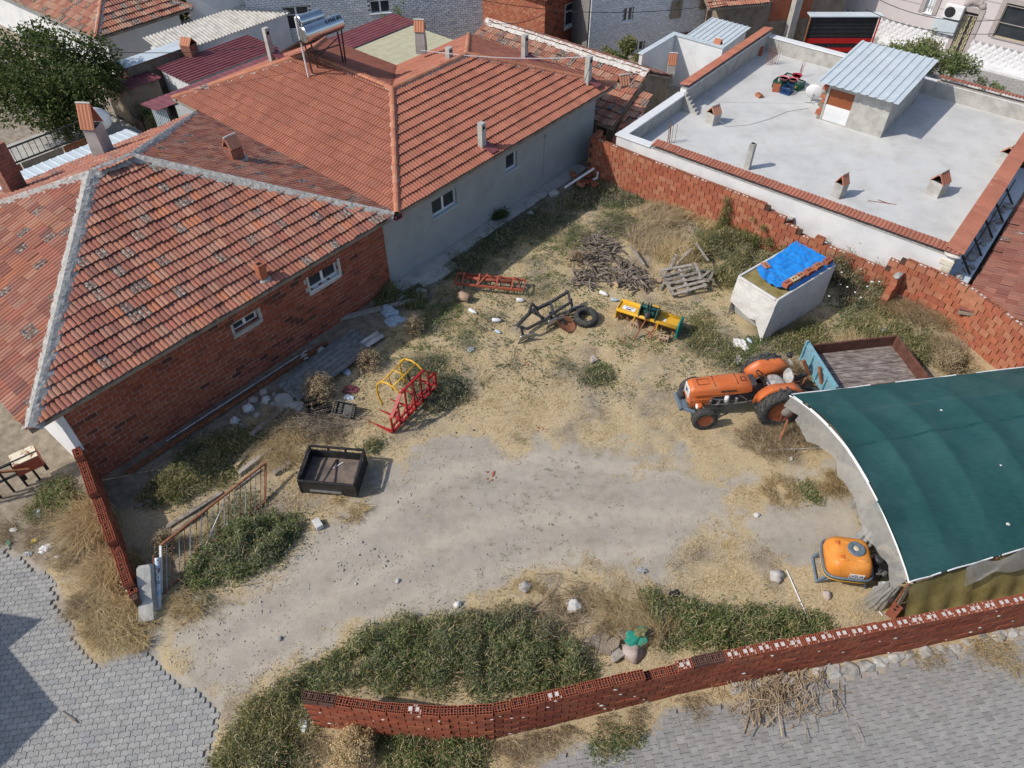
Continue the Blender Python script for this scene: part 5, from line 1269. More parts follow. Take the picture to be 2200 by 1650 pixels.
def sheet_shed(name, label, O, du, dv, mat, ribs_u=True, pitch=.2, amp=.02, kind='sin', wall=None, rise=0.0):
 o = thing(name, label, 'shed', (0,0,0), R(50)); O = V3(O); s = MB()
 if ribs_u: corr(s, O, V3((du,0,rise)).normalized(), V3((0,1,0)), math.hypot(du, rise), dv, pitch, amp, kind)
 else: corr(s, O+V3((0,0,0)), V3((0,dv,rise)).normalized(), V3((1,0,0)), math.hypot(dv, rise), du, pitch, amp, kind)
 s.obj('roof_sheet', mat, o)
 if wall: w_ = MB(); w_.b2(O.x+.15, O.x+du-.15, O.y+.12, O.y+dv-.12, -1, O.z-.06+min(rise, 0)); w_.obj('wall', wall, o)
 return o
sheet_shed('corrugated_shed', 'pale fibre cement corrugated roof below the top left tiled house', (15.0, 31.9, 2.1), 6.6, 1.7, T['fibre'], False, .17, .03, 'sin', T['white'], .35)
sheet_shed('maroon_shed', 'maroon ribbed sheet roof between the pale corrugated roof and the orange house', (14.1, 29.0, 2.05), 4.6, 2.3, T['maroon'], True, .22, .035, 'trap', T['white'])
sheet_shed('maroon_porch', 'long maroon sheet porch roof along the back of the orange house', (11.6, 26.9, 2.45), 7.4, 1.25, T['maroon'], False, .30, .012, 'trap', None, -.12)
sheet_shed('maroon_shed', 'small maroon lean-to roof hidden behind the fruit tree', (12.0, 30.6, 1.9), 1.9, 1.8, T['maroon'], False, .22, .03, 'trap', T['adobe'])
sheet_shed('blue_lean_to', 'pale blue sheet lean-to roof behind the brick house', (4.2, 24.7, 2.5), 6.1, 2.2, T['bluesheet'], False, .28, .014, 'trap', T['white'], -.25)
sheet_shed('grey_lean_to', 'grey corrugated sheet roof at the left edge by the railing', (1.2, 28.2, 2.3), 5.2, 2.6, T['fibre'], True, .19, .03, 'sin', T['white'])
sheet_shed('yellowish_roof', 'yellowish flat sheet roof beside the maroon patch behind the orange house', (19.6, 22.5, 2.3), 4.2, 3.4, pm('yellowish_sheet', [(.42,.40,.27), (.50,.48,.34)], 3, .7, .1), True, .5, .008, 'trap', T['white'])
sheet_shed('maroon_patch_roof', 'short maroon sheet roof in front of the whitewashed house', (19.6, 25.95, 2.35), 4.6, 1.6, T['maroon'], True, .24, .02, 'trap', T['white'])
sheet_shed('blue_flat_roof', 'thin pale blue flat sheet beside the tile capped chimney at the maroon roof', (12.9, 31.5, 2.35), 3.4, .9, T['bluesheet'], True, .9, .004, 'trap', T['adobe'])
q = F50.px(404, 95, 2.5); chimney('brick_chimney', 'squat brick chimney with a white edged tile cap by the maroon roof', q.x, q.y, 2.1, .5, .5, .7, T['stackbrick'], 'gable', rz=R(20))
o = thing('sheet_wall', 'pale ribbed sheet end wall under the maroon porch roof', 'wall', (0,0,0), R(50)); s = MB(); corr(s, V3((12.0, 27.0, .2)), EZ, V3((0,1,0)), 2.1, 1.2, .15, .03, 'trap'); s.obj('panel', T['bluesheet'], o)
dish('satellite_dish', 'white satellite dish behind the stained plaster chimney', F50.w(9.6, 27.4, 2.1), .48, R(200), R(80), h=.55)
ra = thing('yard_railing', 'black iron railing with brown boards below it behind the pale blue roof', 'fence', (0,0,0), R(50))
for k in range(2):
 s = MB(); s.b2(4.0, 10.2, 29.0, 29.05, 1.55+k*.55, 1.60+k*.55); s.obj('rail', T['black'], ra)
for k in range(30):
 s = MB(); s.b2(4.05+k*.21, 4.07+k*.21, 29.01, 29.03, 1.6, 2.1); s.obj('baluster', T['black'], ra)
for k in range(4):
 s = MB(); s.b2(4.0+k*1.55, 5.5+k*1.55, 29.0, 29.03, .1, 1.5); s.obj('board', T['rust'] if k % 2 else T['adobe'], ra)
s = MB(); s.b2(4.0, 12.0, 29.6, 33.0, .3, .5); yf = s.obj('yard_floor', T['concrete'], None); yf.rotation_euler = (0,0,R(50)); tag(yf, 'concrete floor of the shaded back yard', kind='structure')
# ---------------------------------------------------------------- garden walls of hollow clay brick
def hollow_mesh(name, mats, bl=.29, bw=.19, bh=.19, fill=False, round_=False, cells=(7, 4), seed=0):
 """brick with open cores on top: lattice of webs around recessed cells; fill puts mortar in the big cores"""
 rr = random.Random(seed); mb = MB()
 x, y = bl/2, bw/2; zt, zb = bh/2, -bh/2
 mb.add([(-x,-y,zb),(x,-y,zb),(x,y,zb),(-x,y,zb),(-x,-y,zt),(x,-y,zt),(x,y,zt),(-x,y,zt)], [(3,2,1,0),(0,1,5,4),(1,2,6,5),(2,3,7,6),(3,0,4,7)])
 nx, ny = cells; t = .010
 def big(i, j): return j in (1, 2) and i in ((1, 2) if nx == 7 else (1,)) or j in (1, 2) and i in ((4, 5) if nx == 7 else (3,))
 xs = [-x+t+(bl-t)*i/nx for i in range(nx+1)]; ys = [-y+t+(bw-t)*j/ny for j in range(ny+1)]
 holes = []
 for i in range(nx):
  for j in range(ny):
   if big(i, j): continue
   holes.append((xs[i], xs[i+1]-t, ys[j], ys[j+1]-t, False))
 for (a, b) in (((1, 2), (4, 5)) if nx == 7 else ((1, 1), (3, 3))): holes.append((xs[a], xs[b+1]-t, ys[1], ys[3]-t, True))
 O = V3((-x,-y,zt)); t2 = MB()
 holed(t2, O, EX, EY, bl, bw, [(h[0]+x, h[1]+x, h[2]+y, h[3]+y) for h in holes], .05, EZ)
 mb.add(t2.v, t2.f)
 for h in holes:
  z = zt-.05; mi = 1  # open cell floors are near-black, shade painted in for depth
  if fill and h[4]: z = zt-.004+rr.uniform(-.006, .004); mi = 2
  elif fill and rr.random() < .25: z = zt-.012; mi = 2
  mb.add([(h[0],h[2],z),(h[1],h[2],z),(h[1],h[3],z),(h[0],h[3],z)], [(0,1,2,3)], mi)
 return mb.mesh(name, mats)
def poly_resample(pts):
 out = []; acc = 0
 for (a, b) in zip(pts[:-1], pts[1:]):
  a, b = V3((a[0], a[1], 0)), V3((b[0], b[1], 0)); out.append((acc, a, b)); acc += (b-a).length
 return out, acc
def garden_wall(name, label, pts, hfun, mat, bl=.29, bw=.19, bh=.19, jt=.022, limit=300, fill=lambda s: False, topmat=None, base=-.15, face=1, smear=.10):
 """wall built brick by brick along a path; hfun gives the top height along it"""
 segs, LT = poly_resample(pts); o = thing(name, label, 'wall')
 def at(s_):
  for (acc, a, b) in reversed(segs):
   if s_ >= acc-1e-6 or acc == 0:
    d = (b-a); return a+d.normalized()*(s_-acc), d.normalized()
 m_plain = MB(); m_plain.box((0,0,0), (bl, bw, bh)); me = m_plain.mesh('brick', [mat])
 tops = [hollow_mesh('brick', [mat, T['soot'], T['mortar_w']], bl, bw, bh, False, False, c, i) for i, c in enumerate(((7, 4), (5, 4)))]
 tops += [hollow_mesh('brick', [mat, T['soot'], T['mortar_w']], bl, bw, bh, True, False, (7, 4), 5+i) for i in range(3)]
 sooty = hollow_mesh('brick', [T['brick_dark'], T['soot'], T['mortar_w']], bl, bw, bh, False, False, (7, 4), 9)
 core = MB(); rest = MB(); items = []
 px_, py_ = bl+jt, bh+.008
 nrow = 14; N = int(LT/px_)
 mort = MB()
 for k in range(N+1):
  s0 = min(k*px_, LT-.001); p, d = at(s0+px_*.5 if s0+px_*.5 < LT else s0); h = hfun(min(s0+px_/2, LT))
  n = int((h-0)/py_); M = axes(d, EZ.cross(d), EZ, p)
  mort.b2(-px_/2, px_/2, -bw/2+.035, bw/2-.035, base, max(.05, n*py_-.03), 0, M)
 wo = mort.obj('mortar_core', T['drygap'], o)
 for r in range(nrow):
  off = px_/2 if r % 2 else 0
  for k in range(-1, N+1):
   s_ = k*px_+off+px_/2
   if s_ < bl*.4 or s_ > LT-bl*.3: continue
   h = hfun(s_)
   if (r+1)*py_ > h+.03: continue
   last = (r+2)*py_ > h+.03
   hidden_next = last or (r+2)*py_ > hfun(max(0, s_-px_*.5))+.03 or (r+2)*py_ > hfun(min(LT, s_+px_*.5))+.03
   p, d = at(s_)
   jt_ = random.gauss(0, .006); out = random.gauss(0, .004)
   nrm = EZ.cross(d)
   M = axes(d, nrm, EZ, p+nrm*out+EZ*((r+.5)*py_+random.gauss(0, .002))) @ Matrix.Rotation(random.gauss(0, .008), 4, 'Z')
   if hidden_next:
    f = fill(s_)
    m_ = sooty if f == 'soot' else (random.choice(tops[2:]) if f else random.choice(tops[:2]))
   else: m_ = me
   items.append((M, m_, hidden_next))
 camp = V3((0,0,CAM_H))
 def k_(it):
  q = it[0].translation-camp; Z = q.y*_c-q.z*_s; x = 1100+FPX*q.x/Z; y = 825-FPX*(q.y*_s+q.z*_c)/Z
  return q.length-(1.5 if it[2] else 0)+(0 if (-20 < x < 2220 and -20 < y < 1670) else 100)
 items.sort(key=k_)
 for i, (M, m_, t_) in enumerate(items):
  if i < limit or m_ is not me: link(m_, 'brick', o, M)
  else: rest.box((0,0,0), (bl, bw, bh), 0, None, M)
 if rest.v: tag(rest.obj('brickwork', mat, o), kind='stuff')
 sm = MB(); rr = random.Random(12)
 for i in range(int(LT*smear*60)):
  s_ = rr.uniform(.1, LT-.1); h = hfun(s_); z = (rr.randint(0, max(0, int(h/py_)-1))+rr.choice((0, .5)))*py_
  p, d = at(s_); nrm = EZ.cross(d); c = p-nrm*(face*(bw/2+.001))+EZ*max(.03, z); w = rr.uniform(.02, .07)
  sm.blob(c, (w, w, w*.6) if abs(d.x) < .5 else (w, .012, w*.6), i, .4, 0, 1)
 if sm.v: sm.obj('mortar_smear', T['mortar_w'], o, True)
 return o
def hF(s):
 if s < 4.3: return 1.38
 if s < 5.6: return 1.38
 return 1.38
def hF(s): return 1.18 if 6.3 < s < 7.0 else (1.33 if s < 8 else 1.38)
def fillF(s):
 if s < .7: return 'soot'
 if s > 8.1: return True
 if 7.4 < s < 8.1: return 'soot' if s < 7.9 else False
 return random.random() < .06
garden_wall('front_brick_wall', 'long low hollow brick wall along the street, cores filled white at its right half', FR_WALL, hF, T['brickF'], bl=.30, bh=.138, fill=fillF, smear=.05)
def W50(u, v): q = F50.w(u, v); return (q.x, q.y)
BK = [W50(22.9, 14.45), W50(21.75, 14.3), W50(21.72, 12), W50(21.75, 8), W50(21.7, 3), W50(21.65, 1.3), W50(21.45, .5), W50(21.1, -.2), W50(20.7, -.95), W50(20.2, -1.9), W50(19.4, -3.3), W50(18.5, -5)]
def hB_(s):
 v = 14.3-(s-1.2)      # roughly the v coordinate along the straight part
 if s < .5: return 1.35
 if s < 1.2: return 1.6
 if v > 10.7: return 1.60
 if v > 10.55: return 1.40
 if v > 7.2: return 1.60
 if v > 7.0: return 1.40
 if v > 6.6: return 1.40
 if v > 6.3: return 1.20
 if v > 5.9: return 1.20
 if v > 5.5: return .98
 if v > 5.0: return 1.18
 if v > 4.6: return .98
 if v > 3.0: return .98
 if v > 2.6: return 1.38
 return 1.60
garden_wall('back_brick_wall', 'tall sunlit orange brick wall with buttresses along the white building', BK, hB_, T['brickG'], fill=lambda s: random.random() < .5, smear=.05, face=-1)
for i, (px, py, hgt, lab) in enumerate(((1448, 450, 1.5, 'brick buttress on the back wall beside the dry grass'), (1672, 540, 1.25, 'brick buttress on the back wall behind the blue tarpaulin'), (1890, 665, 1.25, 'leaning brick buttress on the back wall beside the flowering weeds'))):
 q = F50.px(px, py); o = thing('brick_buttress', lab, 'buttress', F50.w(q.x+.1, q.y), R(50)+(R(-8) if i == 2 else 0)); rr = random.Random(i); n = int(hgt/.2)
 mb = MB(); mb.box((0,0,0), (.62, .20, .19)); me = mb.mesh('brick', [T['brickG']])
 for r in range(n):
  ln_ = .62 if r < n-2 else .45; k = link(me, 'brick', o, TR(.25+(.62-ln_)/2+rr.gauss(0,.01), rr.gauss(0,.012), .1+r*.2, rr.gauss(0,.02)) @ Matrix.Diagonal((ln_/.62, 1, 1, 1)))
 mb = MB(); mb.blob((.22, 0, n*.2), (.26, .10, .025), i, .4); mb.obj('mortar_top', T['mortar'], o, True)
LWALL = [(P(x, y, z).x, P(x, y, z).y) for x, y, z in ((162, 962, 1.38), (200, 1062, 1.2), (243, 1175, 1.0), (278, 1265, .8))]
garden_wall('left_brick_wall', 'dark narrow hollow brick wall running from the brick house to the gate post', LWALL, lambda s: 1.40-.16*s, T['brickF'], fill=lambda s: False, limit=300, smear=.05)
# ---------------------------------------------------------------- tools for vehicles and implements
def text(body, size, M, mat, parent, name='lettering', ext=.002):
 c = bpy.data.curves.new(name, 'FONT'); c.body = body; c.size = size; c.extrude = ext; c.align_x = 'CENTER'; c.align_y = 'CENTER'
 c.materials.append(mat); t = bpy.data.objects.new('t', c); me = bpy.data.meshes.new_from_object(t); bpy.data.objects.remove(t); return link(me, name, parent, M)
def RX(a): return Matrix.Rotation(a, 4, 'X')
def RY(a): return Matrix.Rotation(a, 4, 'Y')
def RZ(a): return Matrix.Rotation(a, 4, 'Z')
def TT(x, y, z): return Matrix.Translation((x, y, z))
def wheel(parent, M, r, w, rim_mat, lugs=0, rim_r=.58, dish=.05):
 """tyre and dished rim, axle along local Z; +Z is the outer side"""
 ty = MB(); ri = r*rim_r; h = w/2
 prof = [(ri, -h*.8), (ri*1.12, -h), (r*.90, -h), (r*.975, -h*.75), (r*.985, 0), (r*.975, h*.75), (r*.90, h), (ri*1.12, h), (ri, h*.8)]
 ty.lathe(prof, 40, 0, M, close=True)
 to = ty.obj('tyre', T['rubber'], parent, auto=50)
 if lugs:
  lg = MB()
  for i in range(lugs):
   for s_ in (-1, 1):
    a = 2*math.pi*(i+(.5 if s_ > 0 else 0))/lugs
    M2 = M @ RZ(a) @ TT(r*.985, 0, s_*h*.48) @ RX(s_*R(-42))
    lg.box((0, 0, 0), (r*.075, r*.105, h*1.02), 0, None, M2)
  lg.obj('tread', T['rubber'], to)
 else:
  lg = MB(); n = 30
  for i in range(n):
   for s_ in (-1, 1):
    lg.box((0,0,0), (r*.03, r*.11, h*.5), 0, None, M @ RZ(2*math.pi*(i+.25*s_)/n) @ TT(r*.985, 0, s_*h*.62))
  lg.obj('tread', T['rubber'], to)
 rm = MB(); rm.lathe([(ri*1.02, h*.82), (ri*1.05, h*.90), (ri*.96, h*.86), (ri*.90, h*.35), (ri*.62, h*.30-dish), (ri*.45, h*.34-dish), (ri*.30, h*.42-dish), (.001, h*.44-dish)], 32, 0, M)
 ro = rm.obj('rim', rim_mat, parent, auto=40)
 hb = MB(); hb.lathe([(ri*.24, h*.3-dish), (ri*.24, h*.75-dish), (ri*.16, h*.85-dish), (.001, h*.86-dish)], 16, 0, M)
 for i in range(6): hb.lathe([(.016, h*.3-dish), (.016, h*.48-dish), (.001, h*.49-dish)], 6, 0, M @ RZ(i*math.pi/3) @ TT(ri*.40, 0, 0))
 hb.obj('hub', T['dsteel'], ro, auto=40)
def chamfer_hood(sec_list):
 """loft through cross-sections: list of (x, halfwidth, zbottom, ztop, round)"""
 mb = MB(); n = 0; rings = []
 for (x, hw, zb, zt, rd) in sec_list:
  ring = [(x, -hw, zb), (x, -hw, zt-rd), (x, -hw+rd*.35, zt-rd*.35), (x, -hw+rd, zt), (x, 0, zt+.012), (x, hw-rd, zt), (x, hw-rd*.35, zt-rd*.35), (x, hw, zt-rd), (x, hw, zb)]
  rings.append(ring)
 m = len(rings[0]); vs_ = [p for r in rings for p in r]; fs = []
 for k in range(len(rings)-1):
  for i in range(m): fs.append((k*m+i, k*m+(i+1) % m, (k+1)*m+(i+1) % m, (k+1)*m+i))
 fs.append(tuple(range(m))); fs.append(tuple((len(rings)-1)*m+i for i in range(m-1, -1, -1)))
 mb.add(vs_, fs); return mb
# ---------------------------------------------------------------- tractor
def tractor():
 h = R(186.5)
 f = V3((math.cos(h), math.sin(h), 0)); l = V3((-math.sin(h), math.cos(h), 0))
 C = V3((7.08, 12.98, 0)) - l*.70
 o = thing('tractor', 'old orange farm tractor with big lugged rear tyres parked beside the green tunnel', 'tractor', C, h)
 RO = T['orange']
 wm = pm('rusty_orange_rim', [(.26,.075,.035), (.36,.11,.05)], 8, .7, .1, dirt=(.22,.14,.095), dirt_amt=.85, dscale=7)
 for s_ in (1, -1):
  w = bpy.data.objects.new('rear_wheel', None); COL.objects.link(w); w.parent = o
  wheel(w, TT(0, s_*.66, .62) @ RX(R(-90)*s_), .62, .34, wm, 18, .56, .10)
  w = bpy.data.objects.new('front_wheel', None); COL.objects.link(w); w.parent = o
  wheel(w, TT(1.98, s_*.58, .345) @ RX(R(-90)*s_) @ RZ(0), .345, .19, wm, 0, .55, .03)
  fd = MB(); y0, y1 = s_*.36, s_*.60; n = 12; vs_ = []; fs = []
  prof = [(.68*math.cos(a), .62+.67*math.sin(a)) for a in [R(22)+R(122)*i/n for i in range(n+1)]]
  prof = [(x, min(z, 1.23)) for x, z in prof]
  for (x, z) in prof:
   vs_ += [(x, y0, z), (x, y1-s_*.05, z), (x, y1, z-.05)]
  for i in range(n):
   for j in range(2): fs.append((i*3+j, (i+1)*3+j, (i+1)*3+j+1, i*3+j+1))
  fd.add(vs_, fs)
  inner = [(x, y0, z) for x, z in prof]; inner += [(prof[-1][0], y0, .75), (prof[0][0]*1.05, y0, .55)]
  fd.add(inner, [tuple(range(len(inner)))])
  fd.obj('fender', RO, o, solid=.02, auto=24)
 hd = chamfer_hood([(2.30, .235, .62, 1.02, .07), (2.36, .24, .60, 1.08, .09), (2.20, .245, .60, 1.12, .10)][1:] [::-1][::-1] and [(2.36, .225, .60, 1.05, .08), (2.28, .245, .60, 1.13, .10), (1.70, .255, .80, 1.16, .10), (1.1, .265, .86, 1.19, .11), (.82, .27, .88, 1.17, .13), (.70, .255, .90, 1.08, .12)])
 ho = hd.obj('bonnet', RO, o, auto=38)
 for x in (1.72, 1.12):
  s = MB(); s.box((x, 0, 1.165 if x > 1.5 else 1.197), (.010, .40, .012)); s.obj('panel_gap', T['label_b'], ho)
 s = MB()
 for (a, b, c, d) in ((2.15, -.1, 1.85, -.1), (2.15, .1, 1.85, .1), (2.15, -.1, 2.15, .1), (1.85, -.1, 1.85, .1), (1.0, -.02, .88, -.02), (1.0, .12, .88, .12), (1.0, -.02, 1.0, .12), (.88, -.02, .88, .12)): s.bar((a, b, 1.158 if a > 1.5 else 1.206), (c, d, 1.158 if c > 1.5 else 1.206), .006, .012)
 s.obj('filler_flap', T['label_b'], ho)
 for s_ in (1, -1):     # side trim strip with a worn name badge
  s = MB(); s.box((1.75, s_*.262, .915), (1.05, .012, .025)); s.obj('side_strip', RO, ho)
  s = MB(); s.box((1.35, s_*.268, 1.0), (.42, .008, .045)); b = s.obj('name_badge', T['label_b'], ho)
  s = MB(); rr = random.Random(2)
  for k in range(9): s.box((1.18+k*.042, s_*.273, 1.0), (rr.choice((.006, .022)), .004, .026))
  s.obj('badge_strokes', T['chrome'], b)
 gr = MB(); gr.box((2.375, 0, .90), (.03, .36, .30)); go = gr.obj('grille', T['label_w'], o, bevel=.01)
 s = MB(); s.box((2.392, 0, .93), (.008, .10, .08)); s.obj('emblem', T['label_bl'], go)
 for k in range(6):
  s = MB(); s.box((2.392, 0, .76+k*.055), (.006, .32, .008)); s.obj('grille_bar', T['dsteel'], go)
 for s_ in (1, -1):
  s = MB(); s.box((2.05, s_*.255, .62), (.58, .02, .26)); s.obj('nose_side', RO, o)
  s = MB(); s.lathe([(.05, -.09), (.085, -.04), (.09, .05), (.085, .06), (.001, .062)], 16, 0, TT(2.1, s_*.35, .60) @ RY(R(90))); hl = s.obj('headlamp', RO, o, auto=40)
  s = MB(); s.lathe([(.082, .062), (.06, .085), (.001, .09)], 16, 0, TT(2.1, s_*.35, .60) @ RY(R(90))); s.obj('lens', T['trash_white'], hl, True)
  s = MB(); s.bar((2.02, s_*.25, .62), (2.08, s_*.35, .60), .04); s.obj('lamp_bracket', RO, hl)
 en = MB(); en.b2(.75, 2.15, -.17, .17, .42, .84); en.b2(1.0, 1.95, -.22, .22, .50, .78); en.b2(.55, .9, -.15, .15, .40, .86); en.obj('engine', T['dsteel'], o, bevel=.03)
 s = MB()
 for k in range(4): s.lathe([(.045, 0), (.045, .16), (.03, .18)], 10, 0, TT(1.05+k*.24, .24, .52))
 s.tube([(1.95,.26,.56),(1.5,.27,.50),(.9,.28,.52),(.6,.30,.6)], .015, 6); s.tube([(1.8,.25,.75),(1.4,.3,.7),(1.1,.27,.62)], .012, 6); s.tube([(1.0,.27,.8),(.8,.3,.66),(.75,.28,.5)], .014, 6); s.obj('engine_fittings', T['steel'], o)
 s = MB(); s.lathe([(.06,0),(.06,.2),(.04,.22)], 12, 0, TT(1.35,.27,.60)); s.obj('oil_filter', T['label_w'], o, True)
 s = MB(); s.b2(-.35, .62, -.19, .19, .40, .74); s.tube([(0,-.52,.62),(0,.52,.62)], .12, 14); s.obj('gearbox', T['dsteel'], o, bevel=.03)
 s = MB(); s.bar((1.98,-.50,.36), (1.98,.50,.36), .09, .09); s.bar((1.98,0,.36), (1.98,0,.50), .16, .2); s.bar((1.98,-.4,.36),(1.3,-.18,.40), .04); s.bar((1.98,.4,.36),(1.3,.18,.40), .04); s.obj('front_axle', T['dsteel'], o)
 s = MB(); s.b2(2.33, 2.55, -.26, .26, .42, .50); s.bar((2.55,-.30,.46),(2.55,.30,.46), .08, .12); s.bar((2.5,.24,.46),(2.2,.42,.44), .07, .10); s.bar((2.5,-.24,.46),(2.2,-.42,.44), .07, .10); s.obj('front_bumper', T['bluesteel'], o, bevel=.02)
 s = MB(); s.b2(2.40, 2.52, -.30, -.02, .50, .66); s.obj('front_weight', T['dsteel'], o, bevel=.03)
 ds = MB(); ds.b2(.56, .70, -.2, .2, .86, 1.10); ds.obj('dashboard', T['dsteel'], o, bevel=.02)
 s = MB(); s.tube([(.66,0,1.0),(.42,0,1.18)], .018, 8); s.obj('steering_column', T['dsteel'], o)
 s = MB(); Mst = TT(.41,0,1.19) @ RY(R(-38)); s.tube([Mst @ V3((.19*math.cos(t), .19*math.sin(t), 0)) for t in [k*2*math.pi/24 for k in range(24)]], .016, 6, closed=True)
 for k in range(3): s.tube([Mst @ V3((0,0,-.03)), Mst @ V3((.19*math.cos(k*2.094), .19*math.sin(k*2.094), 0))], .010, 5)
 s.obj('steering_wheel', T['black'], o)
 sm = pm('worn_grey_seat', [(.22,.22,.215), (.36,.36,.35), (.45,.45,.44)], 8, .5, .3, 30, spec=.4)
 s = MB(); s.blob((-.02, 0, .93), (.25, .25, .085), 3, .10, 0, 3); so = s.obj('seat', sm, o, True)
 s = MB(); s.blob((0,0,0), (.05, .23, .19), 4, .12, 0, 3, 1.3, TT(-.34, 0, 1.10) @ RY(R(-18))); s.obj('seat_back', sm, o, True)
 s = MB(); s.tube([(-.25,.2,.9),(-.36,.2,1.0),(-.38,.18,1.18)], .014, 6); s.tube([(-.25,-.2,.9),(-.36,-.2,1.0),(-.38,-.18,1.18)], .014, 6); s.bar((-.05,0,.7),(-.05,0,.88), .12); s.obj('seat_frame', T['dsteel'], o)
 s = MB(); s.tube([(.30,.12,.72),(.34,.16,1.0)], .012, 6); s.lathe([(.001,-.03),(.025,0),(.001,.03)], 10, 0, TT(.34,.16,1.02)); s.tube([(.25,-.10,.72),(.30,-.14,.95)], .012, 6); s.obj('gear_lever', T['black'], o)
 s = MB(); s.b2(.20,.62, .20,.42, .46,.48); s.b2(.20,.62, -.42,-.20, .46,.48); s.obj('footplate', T['dsteel'], o)
 s = MB(); s.lathe([(.02,-.1),(.07,-.07),(.085,0),(.085,.03),(.001,.05)], 14, 0, TT(-.62,-.66,1.22) @ RY(R(-90))); s.tube([(-.55,-.66,1.18),(-.6,-.66,1.22)], .02, 6); s.obj('work_lamp', T['black'], o, True)
 for s_ in (1, -1):
  s = MB(); s.bar((-.25, s_*.22, .55), (-1.0, s_*.36, .42), .05, .06); s.bar((-.3, s_*.18, .82), (-.75, s_*.30, .80), .045); s.bar((-.75, s_*.30, .80), (-.8, s_*.33, .47), .03); s.obj('lift_arm', T['rust'], o)
 s = MB(); s.bar((-.35,0,.72),(-.85,0,.70), .05); s.obj('top_link', T['rust'], o)
 return o
tractor()
# ---------------------------------------------------------------- tipping trailer
def trailer():
 o = thing('farm_trailer', 'small farm trailer with faded blue front board and worn brown bed', 'trailer', (9.72, 14.38, 0), R(9))
 L, W, z0, z1 = 2.6, 1.66, .62, 1.0
 s = MB(); s.b2(-L/2, L/2, -W/2, W/2, z0-.08, z0); bed = s.obj('bed', T['bedplank'], o)
 for k in range(9):
  s = MB(); y = -W/2+.09+k*W/9; s.b2(-L/2+.03, L/2-.03, y+.012, y+W/9-.012, z0+.002, z0+.014); s.obj('plank', T['bedplank'], bed)
 s = MB(); s.b2(-L/2, L/2, W/2, W/2+.05, z0-.05, z1); s.obj('side_board', T['bedside'], o, bevel=.008)
 s = MB(); s.b2(-L/2, L/2, -W/2-.05, -W/2, z0-.05, z1); s.obj('side_board', T['bedside'], o, bevel=.008)
 s = MB(); s.b2(L/2, L/2+.05, -W/2-.05, W/2+.05, z0-.05, z1); s.obj('tail_board', T['bedside'], o, bevel=.008)
 s = MB(); s.b2(-L/2-.06, -L/2, -W/2-.08, W/2+.08, z0-.2, z1+.10); fb = s.obj('front_board', T['skyblue'], o, bevel=.008)
 for y in (-W/2-.05, -W/4, 0, W/4, W/2+.05):
  s = MB(); s.b2(-L/2-.12, -L/2-.062, y-.03, y+.03, z0-.2, z1+.16 if abs(y) > .5 else z1+.05); s.obj('stake', T['skyblue'], fb)
 for z in (z0-.12, z1):
  s = MB(); s.b2(-L/2-.10, -L/2-.064, -W/2-.02, W/2+.02, z-.03, z+.03); s.obj('rib', T['skyblue'], fb)
 s = MB(); s.b2(-L/2, L/2, -.42, -.34, .42, .53); s.b2(-L/2, L/2, .34, .42, .42, .53); s.bar((-L/2, .38, .45), (-L/2-1.0, 0, .42), .08); s.bar((-L/2, -.38, .45), (-L/2-1.0, 0, .42), .08); s.obj('chassis', T['dsteel'], o)
 s = MB(); s.bar((-L/2-.15,.2,.5), (-L/2-.42,.32,1.0), .06, .09); s.bar((-L/2-.3,.1,.0), (-L/2-.3,.1,.5), .06); s.obj('drawbar_jack', T['rust'], o)
 s = MB(); s.bar((-L/2-.13,-.35,.7),(-L/2-.2,-.1,1.12), .05, .07); s.obj('hand_lever', T['rust'], o)
 for s_ in (1, -1):
  w = bpy.data.objects.new('wheel', None); COL.objects.link(w); w.parent = o; wheel(w, TT(.25, s_*.62, .26) @ RX(R(-90)*s_), .26, .18, T['rust'], 0, .55, .03)
trailer()
